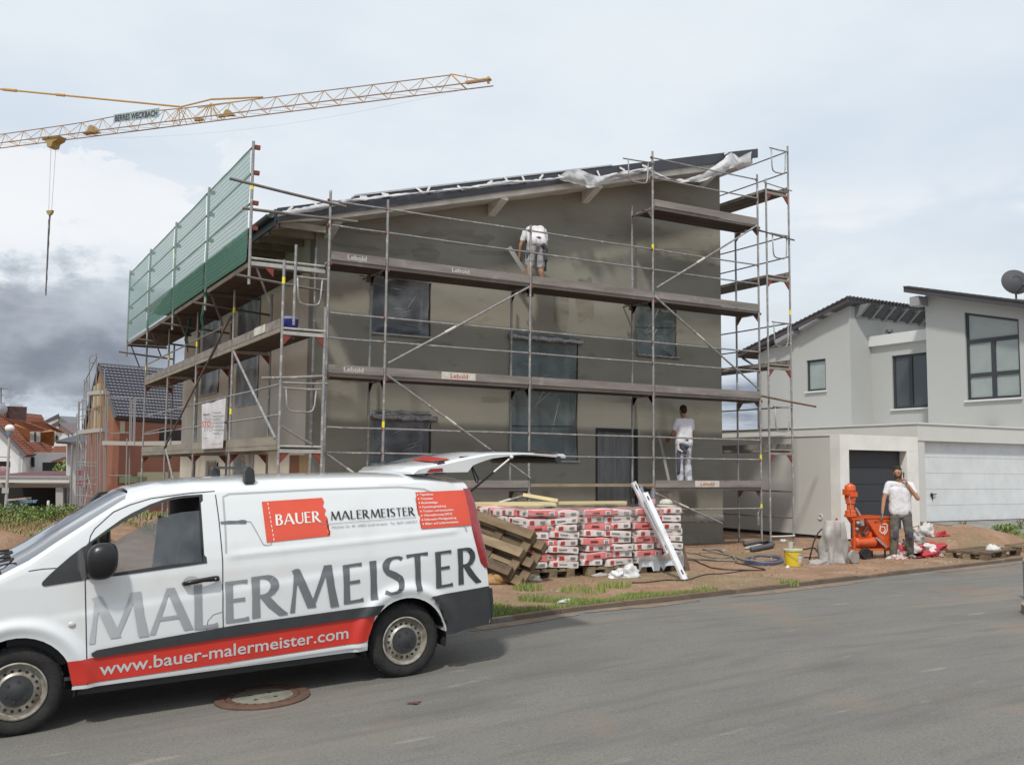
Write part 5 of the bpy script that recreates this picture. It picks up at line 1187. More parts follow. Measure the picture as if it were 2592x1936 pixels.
def bag_mesh(kind, sd):
    """cushion-like paper sack; kind 0: white long sides, 1: red long side facing -y"""
    rnd = random.Random(sd); g = G(); NX, NY, NZ = 7, 5, 3
    def P(u, v, w):
        x = (u-.5)*2; y = (v-.5)*2; z = (w-.5)*2
        eu = (1-abs(x)**5); ev = (1-abs(y)**4)
        h = BH/2*(.80+.20*(eu*ev)**.5)
        X = x*BL/2*(1-.012*z*z)*(1-.03*abs(y)**3); Y = y*BW/2*(1-.015*z*z)*(1-.04*abs(x)**3)
        n = mnoise.noise((X*6+sd, Y*6, z+sd*.3))*.013
        return V((X+n*.6, Y+n*.8, z*h+n*(1 if abs(z) > .9 else .4)+BH/2))
    def face(fn, na, nb, mi, mfun=None):
        vs = [fn(i/na, j/nb) for j in range(nb+1) for i in range(na+1)]; fs = [(j*(na+1)+i, j*(na+1)+i+1, (j+1)*(na+1)+i+1, (j+1)*(na+1)+i) for j in range(nb) for i in range(na)]
        g.add(vs, fs, mi)
    face(lambda a, b: P(a, b, 1), NX, NY, 2); face(lambda a, b: P(1-a, b, 0), NX, NY, 0)
    sidec = 1 if kind else 0
    face(lambda a, b: P(a, 0, b), NX, NZ, sidec); face(lambda a, b: P(1-a, 1, b), NX, NZ, sidec)
    face(lambda a, b: P(1, a, b), NY, NZ, 0); face(lambda a, b: P(0, 1-a, b), NY, NZ, 0)
    def stamp(fn, a0, a1, b0, b1, mi, off):
        pa = [fn(a0+(a1-a0)*i/2, b0+(b1-b0)*j/2) for j in range(3) for i in range(3)]
        n = (pa[1]-pa[0]).cross(pa[3]-pa[0]).normalized()*off; pa = [p+n for p in pa]
        g.add(pa, [(0, 1, 4, 3), (1, 2, 5, 4), (3, 4, 7, 6), (4, 5, 8, 7)], mi)
    fr, ri, le = (lambda a, b: P(a, 0, b)), (lambda a, b: P(1, a, b)), (lambda a, b: P(0, 1-a, b)); bk = lambda a, b: P(1-a, 1, b)
    for F in (fr, bk):
        if kind: stamp(F, .70, .88, .18, .82, 0, .006); stamp(F, .73, .85, .28, .70, 3, .009); stamp(F, .25, .50, .3, .65, 5, .006)
        else: stamp(F, .10, .24, .18, .80, 4, .006); stamp(F, .30, .58, .40, .62, 3, .006); stamp(F, .80, .93, .35, .7, 3, .006)
    for F in (ri, le): stamp(F, .10, .32, .15, .82, 4, .006); stamp(F, .62, .86, .25, .68, 3, .006)
    me = g.mesh('bag', [bw, br, bp_m, bg_, bl_, bd_], True)
    return me
BM = {(k, s): bag_mesh(k, s*3.7+k) for k in (0, 1) for s in range(6)}
ORD = ['bottom', 'second', 'third', 'fourth', 'fifth', 'sixth', 'seventh', 'top']
def bag_stack(cx, cy, z0, where, ncols, seed, vis='all', rows=8, grp='render bags stacked on pallets'):
    rnd = random.Random(seed)
    for L in range(rows):
        z = z0+L*BH*.94
        A = L % 2 == 1
        lay = []
        w = BL+BW
        xl = cx-w/2
        if A:   # long bags left (3 deep), crosswise bags right (2 deep)
            for k in range(3): lay.append((xl+BL/2, cy-.60+BW/2+k*BW*1.02, 0, ('front left', 'middle left', 'rear left')[k], 1))
            for k in range(2): lay.append((xl+BL+BW/2, cy-.60+BL/2+k*BL*1.03, 1, ('front right', 'rear right')[k], 0))
        else:
            for k in range(2): lay.append((xl+BW/2, cy-.60+BL/2+k*BL*1.03, 1, ('front left', 'rear left')[k], 0))
            for k in range(3): lay.append((xl+BW+BL/2, cy-.60+BW/2+k*BW*1.02, 0, ('front right', 'middle right', 'rear right')[k], 0))
        for x, y, rot, pos, kind in lay:
            front = 'front' in pos; left = 'left' in pos
            if vis == 'left' and not (left or L == rows-1): continue
            if vis == 'front' and 'rear' in pos and L < rows-1: continue
            look = 'red-sided' if kind else 'white'
            o = bpy.data.objects.new('render_bag', BM[(kind, rnd.randrange(6))]); C.objects.link(o)
            o.location = (x+rnd.uniform(-.028, .028), y+rnd.uniform(-.025, .025), z+rnd.uniform(-.003, .003))
            o.rotation_euler = (rnd.uniform(-.03, .03), rnd.uniform(-.07, .07), (math.pi/2 if rot else 0)+rnd.uniform(-.09, .09)+(math.pi if rnd.random() < .15 else 0))
            tag(o, '%s render bag, %s in %s layer, %s' % (look, pos, ORD[L], where.replace('the ', '', 1)), 'bag', grp)
PZ = -1.475
specs = [(2.60, -2.70, 'the left-hand front stack', 'all', 1), (3.66, -2.70, 'the middle front stack', 'all', 2), (4.70, -2.70, 'the right-hand front stack', 'all', 3), (2.62, -1.42, 'the stack behind the left-hand one', 'all', 4), (2.64, -.14, 'the rearmost stack near the house', 'left', 5)]
for i, (cx, cy, lab, vis, sd) in enumerate(specs):
    for k, dx in enumerate((0,)):
        pz = land_z(cx, cy)-.005; pz = PZ
        pallet('wooden pallet carrying '+lab, Matrix.Translation((cx, cy, pz)) @ Matrix.Rotation(math.pi/2+random.uniform(-.02, .02), 4, 'Z'), group='pallets under the render bags')
    bag_stack(cx, cy, PZ+.146, lab, 2, sd, vis, 8 if i != 1 else 8)
# clear shrink film lying over the tops
shr = GLASS('shrink_film', (.86, .84, .84), 1.8, .10, (.75, .72, .72), .18)
g = G(); xs_ = frange(2.12, 5.2, .14); ys_ = frange(-3.33, -2.1, .16); ztopb = PZ+.146+8*BH*.945
vs = [(x, y, ztopb+.012+.03*abs(mnoise.noise((x*3, y*3, 9)))+.012*random.random()-(.10 if j == 0 else 0)) for j, y in enumerate(ys_) for x in xs_]; n = len(xs_)
g.add(vs, [(j*n+i, j*n+i+1, (j+1)*n+i+1, (j+1)*n+i) for j in range(len(ys_)-1) for i in range(n-1)]); tag(g.obj('shrink_film', shr, smooth='all'), 'crumpled clear shrink film over the tops of the bag stacks', 'plastic film')
# grey film round the foot of the right-hand stack
g = G(); vs = []
for i in range(20):
    x = 4.22+i*.05
    for j in range(4): vs.append((x+.01*random.random(), -3.335-.02*random.random()-(.02 if j == 0 else 0), PZ+.03+.085*j+.01*random.random() if j or 5 < i % 10 < 9 or i % 10 < 1 else PZ+.11))
g.add(vs, [(4*i+j, 4*i+4+j, 4*i+5+j, 4*i+1+j) for i in range(19) for j in range(3)]); tag(g.obj('torn_film', GLASS('torn_film', (.5, .5, .5), 1.8, .62, (.40, .40, .41), .25), smooth='all'), 'torn grey film round the pallet of the right-hand bag stack', 'plastic film')
# two old pallets leaning against the stacks
def lean(label, tr, tl, br, slide=0.0, back=0.0):
    tr, tl, br = V(tr), V(tl), V(br); u = (tl-tr).normalized(); v = (br-tr); v = (v-u*v.dot(u)).normalized(); n = u.cross(v).normalized()
    if n.y < 0: n = -n
    c = tr+u*(.6+slide)+v*.4+n*back; y = n.cross(u).normalized()
    return pallet(label, Matrix(((u.x, y.x, n.x, c.x), (u.y, y.y, n.y, c.y), (u.z, y.z, n.z, c.z), (0, 0, 0, 1))), pwo, 'old pallets leaning behind the van')
lean('weathered brown pallet leaning nearest the rear of the van', (2.021, -3.70, -.705), (1.662, -2.951, -.499), (1.469, -3.776, -1.381))
lean('weathered pallet leaning between the front pallet and the bags', (2.03, -3.74, -.745), (1.662, -2.951, -.529), (1.469, -3.776, -1.381), -.10, .165)
# loose planks, straightedges, battens
def plank(nm, lab, cat, a, b, w, h, mat, group=None, up=(0, 1, 0)):
    t = g = G(); g.bar(a, b, w, h, up); return tag(g.obj(nm, mat), lab, cat, group)
yb = M('yellow_batten', (.66, .56, .30), .8, .5, 3, col2=(.55, .48, .32), stretch=(.4, 3, 3))
wal = M('aluminium', (.80, .81, .83), .35, .3, 4, metal=.25); zt_ = ztopb
def straightedge(lab, foot, head, w=.105, dep=.045):
    t = thing('straightedge', lab, 'straightedge', foot); d = (head-foot).normalized(); sx = V((1, 0, 0)); sx = (sx-d*sx.dot(d)).normalized(); n = d.cross(sx)
    g = G()
    for k in (-1, 1): g.obox((foot+head)/2+sx*k*w*.33, (head-foot)/2, sx*w*.15, n*dep*.5)
    g.obox((foot+head)/2+n*dep*.15, (head-foot)/2, sx*w*.19, n*dep*.3); g.obj('profile', wal, t)
    for q in (.08, .93):
        c = foot+(head-foot)*q; g = G(); g.obox(c-n*dep*.52 if (c-n).y < c.y else c+n*dep*.52, d*.035, sx*.012, n*.002); g.obj('grip_slot', M('slot_dark', (.06, .06, .065), .6), t)
    return t
ft = AY(1733, 1472, -4.30); ft.z = max(ft.z, land_z(ft.x, ft.y)-.0); hd = AY(1632, 1247, -3.42)
straightedge('long white aluminium straightedge in front, leaning on the right-hand bag stack', ft, hd)
straightedge('upper white aluminium straightedge leaning behind the longer one', AY(1700, 1400, -3.62)+V((0, .10, 0)), AY(1603, 1220, -3.25), .085)
a_, b_ = AY(1742, 1450, -3.35), AY(1693, 1250, -2.6); plank('brown_plank', 'narrow brown plank leaning at the right end of the bag stacks', 'plank', a_, b_, .10, .03, M('plank_brown', (.14, .095, .07), .9, .6, 3, .3, 30))
plank('yellow_batten', 'long pale yellow batten lying along the top of the bag stacks', 'batten', (.9, -1.55, zt_+.045), (5.0, -1.95, zt_+.05), .10, .05, yb, 'battens on the bag stacks', (0, 0, 1)); plank('yellow_batten', 'shorter pale yellow batten propped up over the longer ones', 'batten', AY(1325, 1252, -1.4), AY(1412, 1267, -1.9), .06, .045, yb, 'battens on the bag stacks')
plank('yellow_batten', 'pale yellow batten nearest the van on top of the bag stacks', 'batten', (.4, -1.85, zt_+.045), (3.3, -2.25, zt_+.05), .09, .045, yb, 'battens on the bag stacks', (0, 0, 1))
plank('timber_board', 'pale timber board on the soil seen through the van door window', 'board', AZ(307, 1385, -1.5), AZ(372, 1357, -1.5)+V((0, 0, .04)), .16, .04, M('pale_board', (.42, .34, .26), .9, .5, 3), up=(0, 0, 1))
# bottle and work helmet on the stacks
bx = AY(1653, 1290, -2.6); t = thing('water_bottle', 'clear one-litre water bottle standing on the right-hand bag stack behind the straightedge', 'bottle', (bx.x, -2.6, zt_)); c0 = (bx.x, -2.6, zt_+.005)
g = G(); g.lathe([(0, 0), (.046, 0), (.048, .04), (.045, .12), (.048, .22), (.04, .28), (.015, .325), (.015, .34), (0, .34)], c0, n=16); g.obj('body', GLASS('pet', ()), t, smooth=True)
g = G(); g.lathe([(.0485, .05), (.0485, .13)], c0, n=16); g.obj('label_band', M('bottle_label', (.55, .30, .32), .5), t, smooth=True)
g = G(); g.lathe([(.017, .325), (.017, .352), (0, .352)], c0, n=12); g.obj('cap', M('cap_red', (.45, .05, .04), .4), t, smooth=True)
bx = AY(1669, 1272, -2.75); t = thing('water_bottle', 'tall grey bottle against the scaffold post above the bag stacks', 'bottle', (bx.x, -2.5, zt_))
g = G(); g.lathe([(0, 0), (.05, 0), (.05, .24), (.04, .30), (.018, .34), (.018, .37), (0, .37)], (bx.x-.16, -2.45, zt_+.005), n=16); g.obj('body', GLASS('pet2', (.55, .6, .68), 2.2, .45, (.40, .43, .50), .1), t, smooth=True)
hx = AY(1686, 1282, -2.9); t = thing('work_cap', 'off-white brimmed cap lying on top of the right-hand bag stack', 'cap', (hx.x, -2.9, zt_)); c0 = V((hx.x, -2.9, zt_+.01))
g = G(); g.lathe([(.115, .03), (.118, .06), (.10, .10), (.06, .125), (0, .132)], c0, n=24); g.obj('crown', M('cap_cloth', (.52, .51, .44), .85, .4, 10), t, smooth=True)
g = G(); g.lathe([(.118, .032), (.19, .012), (.188, .004), (.112, .02)], c0, n=24); g.obj('brim', M('cap_cloth', ()), t, smooth=True)
g = G(); g.lathe([(.1195, .032), (.1195, .055)], c0, n=24); g.obj('band', M('cap_band', (.20, .20, .15), .85), t, smooth=True)
# ------------------------------------------------------------------ crumpled things
def crumple(c, r, seed, flat=.5, amp=.45, nu=26, nv=16):
    g = G(); g.sph((0, 0, 0), 1, nu, nv); c = V(c)
    for v in g.v:
        n = mnoise.noise(V((v.x*1.6+seed, v.y*1.6, v.z*1.6)))*amp+mnoise.noise(V((v.x*4+seed, v.y*4, v.z*4)))*amp*.55-abs(mnoise.noise(V((v.x*8+seed, v.y*8, v.z*8))))*amp*.5
        q = 1+n; v.x *= r[0]*q; v.y *= r[1]*q; v.z = max(-.35, v.z*q)*r[2]
    zmin = min(v.z for v in g.v)
    for v in g.v: v += c-V((0, 0, zmin))
    return g
pw_ = M('white_plastic', (.70, .71, .71), .3, .5, 14, .6, 25, spec=.7, col2=(.50, .51, .52))
p = AY(1592, 1457, -3.62); g = crumple((p.x, -3.62, land_z(p.x, -3.62)-.01), (.20, .14, .15), 3, amp=.55); g2 = crumple((p.x-.22, -3.60, land_z(p.x, -3.6)-.01), (.15, .11, .09), 9, amp=.6); g.add(g2.v, g2.f); tag(g.obj('plastic_bag', pw_, smooth='all'), 'crumpled white plastic bag on the soil before the middle bag stack', 'plastic bag')
for i, (nm, lab, px, py, r, col) in enumerate((('paper_litter', 'crumpled silvery wrapper lying on the grass strip', 1432, 1523, (.12, .07, .04), (.62, .64, .64)), ('paper_litter', 'small white scrap beside the wrapper on the grass strip', 1462, 1530, (.05, .04, .02), (.6, .6, .58)),
        ('rubble_lump', 'cluster of pale rubble right of the leaning pallets', 1352, 1473, (.13, .08, .07), (.62, .58, .47)), ('rubble_lump', 'orange clods of soil behind the van bumper', 1262, 1480, (.26, .16, .12), (.42, .24, .10)),
        ('rubble_lump', 'light film rags below the left-hand pallet', 1400, 1460, (.22, .05, .05), (.45, .43, .40)), ('rubble_lump', 'light rags below the middle pallet', 1520, 1462, (.18, .05, .04), (.42, .40, .37)),
        ('paper_litter', 'white paper scrap on the soil behind the yellow bucket', 1983, 1378, (.10, .07, .05), (.68, .68, .66)), ('paper_litter', 'white crumpled paper on the flat pallet at the right edge', 2514, 1386, (.14, .10, .12), (.72, .72, .70)),
        ('paper_litter', 'white scrap at the foot of the yellow bucket', 1994, 1442, (.05, .04, .03), (.7, .7, .68)))):
    p = AZ(px, py, -1.5); z = land_z(p.x, p.y); 
    if 'flat pallet' in lab: p = AZ(px, py+10, -1.34); z = -1.34
    tag(crumple((p.x, p.y, z-.004), r, i*2.3, amp=.6, nu=12, nv=8).obj(nm, M('scrap%d' % i, col, .7, .5, 20), smooth='all'), lab, 'litter' if 'paper' in nm else 'rubble')
# yellow bucket with label and a tool on its lid
p = AZ(2008, 1440, -1.52); z = land_z(p.x, p.y); c0 = V((p.x, p.y, z))
t = thing('yellow_bucket', 'yellow paint bucket with a pale label standing on the soil', 'bucket', c0)
g = G(); g.lathe([(0, 0), (.135, 0), (.160, .26), (.168, .262), (.168, .275), (.150, .275), (.128, .02), (0, .02)], c0, n=28); g.obj('tub', M('bucket_yellow', (.72, .53, .02), .4, .3, 8, col2=(.62, .50, .12)), t, smooth=True)
g = G(); g.lathe([(.172, .262), (.174, .290), (.160, .296), (0, .298)], c0, n=28); g.obj('lid', M('bucket_lid', (.50, .56, .40), .5, .3, 8), t, smooth=True)
g = G(); n = 9; vs = []
for i in range(n):
    a = R_(-100+i*9)
    for h in (.05, .215): r = .135+.025*h/.26+.003; vs.append(c0+V((r*math.cos(a), r*math.sin(a), h)))
g.add(vs, [(2*i, 2*i+2, 2*i+3, 2*i+1) for i in range(n-1)]); g.obj('label_patch', M('bucket_label', (.60, .68, .70), .5, .6, 14, col2=(.75, .76, .74)), t, smooth='all')
g = G(); n = 9; vs = []
for i in range(n):
    a = R_(-98+i*8.4)
    for h in (.185, .205): r = .135+.025*h/.26+.005; vs.append(c0+V((r*math.cos(a), r*math.sin(a), h)))
g.add(vs, [(2*i, 2*i+2, 2*i+3, 2*i+1) for i in range(n-1)]); g.obj('label_stripe', M('bucket_purple', (.30, .20, .50), .5), t)
g = G(); g.path([c0+V((.17*math.cos(a), .17*math.sin(a)-.005, .25-.12*math.sin(a-math.pi))) for a in [math.pi+math.pi*i/12 for i in range(13)]], .004, 5); g.obj('handle', M('string', ()), t)
t = thing('measuring_cup', 'small pale plastic cup standing on the lid of the yellow bucket', 'cup', c0+V((-.06, 0, .3)))
g = G(); g.lathe([(0, 0), (.045, 0), (.055, .12), (.05, .12), (.042, .01), (0, .01)], c0+V((-.06, 0, .299)), n=16); g.obj('cup', M('cup_plastic', (.55, .50, .44), .6, .5, 12), t, smooth=True)
g = G(); g.path([c0+V((0.0, 0, .34)), c0+V((.03, 0, .37)), c0+V((.03, 0, .40))], .008, 6); g.obj('handle', M('slot_dark', ()), t)
# hoses, cables and pipes on the ground
def hose(nm, lab, pts, r, mat, cat='hose', group='hoses and cables on the soil', coil=None):
    P = []
    for (px, py) in pts: q = AZ(px, py, -1.49); q.z = land_z(q.x, q.y)+r*.8; P.append(q)
    Q = []
    for i in range(len(P)-1):
        a, b = P[max(0, i-1)], P[i]; c, d = P[i+1], P[min(len(P)-1, i+2)]
        for k in range(6):
            s = k/6; q = .5*((2*b)+(c-a)*s+(2*a-5*b+4*c-d)*s*s+(3*b-a-3*c+d)*s**3); q.z = land_z(q.x, q.y)+r*.9; Q.append(q)
    Q.append(P[-1]); g = G(); g.path(Q, r, 6); return tag(g.obj(nm, mat, smooth='all'), lab, cat, group)
def z7(x, y): return (1600+x/4.022, 1350+y/4.022)
cb = M('cable_black', (.03, .028, .027), .7); hg = M('hose_grey', (.24, .22, .185), .8, .5, 9); hb = M('hose_blue', (.05, .065, .12), .6, .4, 9)
hose('power_cable', 'long thin black cable winding from the grass to past the straightedge foot', [z7(0, 510), z7(150, 510), z7(350, 490), z7(560, 485), z7(720, 435), z7(950, 425), z7(1150, 395), z7(1350, 385)], .010, cb, 'cable')
hose('power_cable', 'black cable curving from the bag stacks towards the bucket', [z7(480, 275), z7(620, 300), z7(720, 345), z7(900, 385), z7(1200, 388), z7(1350, 380), z7(1050, 325)], .012, cb, 'cable')
hose('mortar_hose', 'thick grey hose lying from the wall to the bucket', [z7(480, 262), z7(700, 285), z7(900, 305), z7(1060, 300), z7(960, 240), z7(720, 190), z7(880, 200), z7(1100, 285), z7(1350, 300)], .020, hg)
hose('mortar_hose', 'pale hose looping close to the foot of the wall', [z7(560, 225), z7(760, 255), z7(900, 270), z7(1000, 260), z7(820, 215), z7(600, 240)], .016, hg)
for k, (mt, rr_) in enumerate(((hb, .014), (hb, .014), (hb, .013), (hg, .013), (M('hose_violet', (.10, .06, .13), .6), .012))):
    cx, cy = 1330+14*k, 305-7*k; rx, ry = 210-18*k, 38-4*k
    hose('coiled_hose', ['outer blue coil of hose beside the bucket', 'second blue coil of hose inside the outer one', 'inner dark blue coil of hose', 'grey coil of hose lying on the blue ones', 'violet coil of cable beside the bucket'][k], [z7(cx+rx*math.cos(2*math.pi*i/12), cy+ry*math.sin(2*math.pi*i/12)) for i in range(15)], rr_, mt)
hose('supply_hose', 'black hose running behind the bucket to the covered pump', [z7(1740, 190), z7(1850, 180), z7(1900, 220), z7(1960, 260), z7(1750, 268)], .016, cb)
t = thing('drain_pipe', 'bent dark grey plastic pipe lying by the scaffold feet', 'pipe', AZ(1940, 1392, -1.5)); g = G(); q = [AZ(*z7(x, y), -1.46) for x, y in ((1220, 195), (1300, 180), (1390, 170), (1430, 150), (1380, 120), (1150, 150))]; g.path([V((p.x, p.y, land_z(p.x, p.y)+.06)) for p in q], .055, 10); g.obj('pipe', M('pipe_grey', (.085, .085, .085), .6), t, smooth='all')
g = G(); a, b = AZ(1890, 1386, -1.4), AZ(1925, 1378, -1.38); g.bar(a, b, .07, .03); tag(g.obj('metal_strip', wal), 'bright metal strip lying over the dark pipe', 'metal strip')
# gravel and mortar crumbs along the wall and round the machine (countless)
g = G(); rnd = random.Random(5)
cr = [M('soil_clod', (.24, .14, .085), .95), M('crumb_a', (.33, .27, .19), .9), M('crumb_b', (.24, .17, .12), .9), M('crumb_c', (.36, .30, .23), .9)]
for i in range(5200):
    if i < 1700: x = rnd.uniform(5.5, 12.5); y = rnd.uniform(-1.6, .95)
    elif i < 4300: x = rnd.uniform(-1, 13.5); y = kerb_y(x)+rnd.uniform(.15, 2.6)
    else: x = rnd.uniform(8, 11.6); y = rnd.uniform(-4.6, -2.2)
    r = rnd.uniform(.006, .018)*(2.6 if rnd.random() < .06 else 1); z = land_z(x, y); a = rnd.random()*3
    p = [V((x+r*math.cos(a+k*2.094), y+r*math.sin(a+k*2.094), z-.002)) for k in range(3)]; g.add(p+[V((x, y, z+r*.9))], [(0, 1, 3), (1, 2, 3), (2, 0, 3)], rnd.choice((0, 0, 0, 0, 1, 2, 2, 3)))
tag(g.obj('rubble_crumbs', cr, fix=False), 'crumbs of mortar and gravel scattered on the soil', kind='stuff')
# ------------------------------------------------------------------ mixing pump
om = M('machine_orange', (.70, .105, .018), .42, .35, 5, .1, 40, col2=(.50, .08, .03), coat=.2); layer(om, (.42, .33, .24), 7, .60, .74, .55)
mx_ = AY(2180, 1390, -3.05); MO = V((mx_.x-.52, -3.30, land_z(mx_.x, -3.2)))
mach = thing('mortar_pump', 'orange mortar mixing pump with upright motor, hopper and air tank on wheels', 'mixing pump', mat=Matrix.Translation(MO) @ Matrix.Rotation(R_(-6), 4, 'Z') @ Matrix.Diagonal((.90, .85, .80, 1)))
SC = 1.0
def mb(): return G()
g = mb(); g.prism([(.36, .98), (1.05, .98), (1.05, .28), (.99, .26), (.90, .26)], lambda a, b, d: (a, d, b), 0, .62)
g.prism([(.33, .975), (1.08, .975), (1.08, 1.005), (.33, 1.005)], lambda a, b, d: (a, d, b), -.02, .64); g.obj('hopper', om, mach, local=True)
g = mb(); 
for k in range(7): g.bar((.40+.1*k, -.01, 1.012), (.40+.1*k, .63, 1.012), .015, .012)
g.obj('hopper_grid', M('grid_orange', (.50, .10, .03), .5), mach, local=True)
g = mb(); g.box(.05, .02, .20, 1.03, .06, .25); g.box(.05, .56, .20, 1.03, .60, .25); g.box(.05, .02, .20, .09, .60, .25); g.box(1.0, .02, .18, 1.05, .60, .27); g.box(.02, .02, .94, .36, .05, .98); g.box(.05, .02, .25, .085, .055, .95); g.box(.05, .56, .25, .085, .60, .95); g.obj('chassis', om, mach, local=True)
g = mb(); g.tube((.16, .12, .40), (.66, .12, .40), .125, 24); g.sph((.16, .12, .40), (.05, .125, .125), 16, 10); g.sph((.66, .12, .40), (.05, .125, .125), 16, 10); g.obj('air_tank', om, mach, smooth=True, local=True)
for x in (.24, .55):
    g = mb(); g.lathe([(.0, .50), (.085, .50), (.095, .56), (.085, .64), (.03, .66), (0, .66)], (x, .14, 0), n=20); g.lathe([(.02, .66), (.02, .70), (0, .70)], (x, .14, 0), n=8); g.obj('compressor_head', om, mach, smooth=True, local=True)
g = mb(); g.box(.30, .12, .50, .50, .34, .60); g.path([(.12, .0, .70), (.2, -.03, .6), (.3, -.02, .66), (.42, -.02, .80), (.36, 0, .92)], .014, 6); g.path([(.10, .02, .90), (.12, -.02, .8), (.18, -.03, .78), (.22, 0, .84)], .018, 6); g.path([(.3, .03, .55), (.45, -.02, .62), (.42, 0, .75)], .012, 6); g.obj('hoses', M('machine_dark', (.05, .045, .045), .6), mach, smooth='all', local=True)
g = mb(); g.sph((.16, .02, .86), .05, 12, 8); g.box(.22, .0, .80, .32, .08, .93); g.sph((.12, 0, .72), .04, 10, 8); g.obj('gauges', M('machine_grey', (.38, .34, .34), .5, .5, 20), mach, smooth=True, local=True)
g = mb(); g.lathe([(.0, 1.0), (.13, 1.0), (.13, 1.06), (.115, 1.07), (.115, 1.14), (.08, 1.16), (.075, 1.30), (.10, 1.32), (.10, 1.36)], (.20, .28, 0), n=24); g.obj('gearbox', om, mach, smooth=True, local=True)
g = mb(); g.lathe([(.0, 1.36), (.10, 1.36), (.105, 1.40), (.10, 1.62), (.115, 1.63), (.115, 1.72), (.095, 1.76), (.05, 1.78), (.05, 1.80), (0, 1.80)], (.20, .28, 0), n=24)
for k in range(16):
    a = 2*math.pi*k/16; g.obox((.20+.107*math.cos(a), .28+.107*math.sin(a), 1.51), (.012*math.cos(a), .012*math.sin(a), 0), (-.004*math.sin(a), .004*math.cos(a), 0), (0, 0, .10))
g.box(.055, .20, 1.52, .10, .36, 1.66); g.box(.30, .22, 1.54, .35, .32, 1.60); g.box(.10, .155, 1.48, .30, .185, 1.56); g.obj('motor', om, mach, smooth=True, local=True)
g = mb(); g.bar((.34, .28, 1.20), (.46, .28, 1.02), .05, .05); g.path([(.13, .20, 1.02), (.06, .12, 1.2), (.06, .14, 1.5)], .009, 6); g.obj('motor_clamp', M('machine_grey', ()), mach, local=True)
g = mb(); g.bar((.64, -.012, .50), (.92, -.012, .27), .05, .03, (0, 1, 0)); g.obj('outlet_bar', M('machine_grey', ()), mach, local=True)
wh = mb(); 
for x, y in ((.12, -.02), (.12, .66)):
    g = mb(); g.lathe([(.0, -.04), (.06, -.04), (.09, -.05), (.13, -.05), (.14, -.02), (.14, .02), (.13, .05), (.09, .05), (.06, .04), (0, .04)], (x+.2, y, .14), (0, 1, 0), 28); g.obj('wheel', rub, mach, smooth=True, local=True)
g = mb(); g.tube((.32, -.02, .14), (.32, .66, .14), .02); g.obj('axle', M('machine_dark', ()), mach, local=True)
for y in (.1, .5): g = mb(); g.tube((.98, y, .0), (.98, y, .22), .02); g.obj('support_leg', M('machine_dark', ()), mach, local=True)
mf = lambda x, z: (x, -.006, z)
g = mb(); text_on(g, 'PFT', mf, .60, .74, .845, .055, bold=.01); text_on(g, 'G4', mf, .94, 1.02, .845, .055, bold=.01); g.obj('lettering', M('machine_ink', (.12, .03, .02), .6), mach, local=True)
g = mb()
for pl_ in ([(.77, .79), (.75, .66), (.82, .60), (.90, .66), (.885, .76), (.80, .76)], [(.83, .83), (.955, .83), (.955, .66), (.865, .575)]):
    for (a, b), (c, d) in zip(pl_, pl_[1:]): g.bar((a, -.008, b), (c, -.008, d), .008, .022, (0, 0, 1) if abs(a-c) > abs(b-d) else (1, 0, 0))
g.obj('emblem', M('emblem_white', (.75, .72, .68), .6), mach, local=True)
# sheet-covered pump beside it
cov = GLASS('dirty_sheet', (.75, .73, .70), 0.55, .50, (.62, .60, .57), .5)
c0 = AY(2110, 1390, -3.55); zc = land_z(c0.x, -3.55); t = thing('covered_compressor', 'small wheeled compressor shrouded in dirty clear plastic sheet', 'compressor', (c0.x, -3.55, zc))
g = G(); vs = []; rows = 22; cols = 44
for j in range(rows+1):
    h = .74*(1-j/rows)
    for i in range(cols):
        a = 2*math.pi*i/cols; r = (.17+.10*(1-h/.74)**.8)*(1+.42*mnoise.noise((math.cos(a)*1.9+3, math.sin(a)*1.9, h*2.6))+.13*math.sin(a*7+h*5)+.22*mnoise.noise((math.cos(a)*4.5, math.sin(a)*4.5, h*5))); r += .07*max(0, math.cos(a-2.6))*(1-h)
        vs.append((c0.x+.08*h+r*math.cos(a)*1.0, -3.55+.75*r*math.sin(a), zc+.02+h*(1+.02*math.sin(a*5)) if h else zc+.01))
g.add(vs+[(c0.x+.07, -3.55, zc+.77)], [(j*cols+i, j*cols+(i+1) % cols, (j+1)*cols+(i+1) % cols, (j+1)*cols+i) for j in range(rows) for i in range(cols)]+[(i, rows*cols+cols, (i+1) % cols) for i in range(cols)])
g.obj('plastic_sheet', cov, t, smooth='all')
g = G(); g.box(c0.x-.15, -3.62, zc+.2, c0.x+.14, -3.46, zc+.6); g.tube((c0.x-.2, -3.5, zc+.3), (c0.x+.2, -3.5, zc+.3), .1, 12); g.obj('casing', M('machine_grey', ()), t)
g = G(); g.lathe([(0, -.03), (.12, -.03), (.125, 0), (.12, .03), (0, .03)], (c0.x+.20, -3.83, zc+.125), (0, 1, 0), 24); g.obj('wheel', M('dusty_wheel', (.33, .31, .285), .8, .4, 12), t, smooth=True)
g = crumple((c0.x-.42, -3.60, zc-.01), (.30, .12, .06), 4.4, amp=.6); tag(g.obj('plastic_sheet', cov, smooth='all'), 'crumpled end of clear sheet trailing on the soil left of the covered compressor', 'plastic sheet')
g = G(); P = [AY(2079+x, 1363+y, -3.0) for x, y in ((2, -25), (-8, -15), (-16, 0), (-22, 18))]; g.path(P+[V((P[-1].x-.1, -3.0, land_z(P[-1].x, -3)))], .014, 6); tag(g.obj('supply_hose', cb, smooth='all'), 'black hose rising behind the covered compressor', 'hose', 'hoses and cables on the soil')
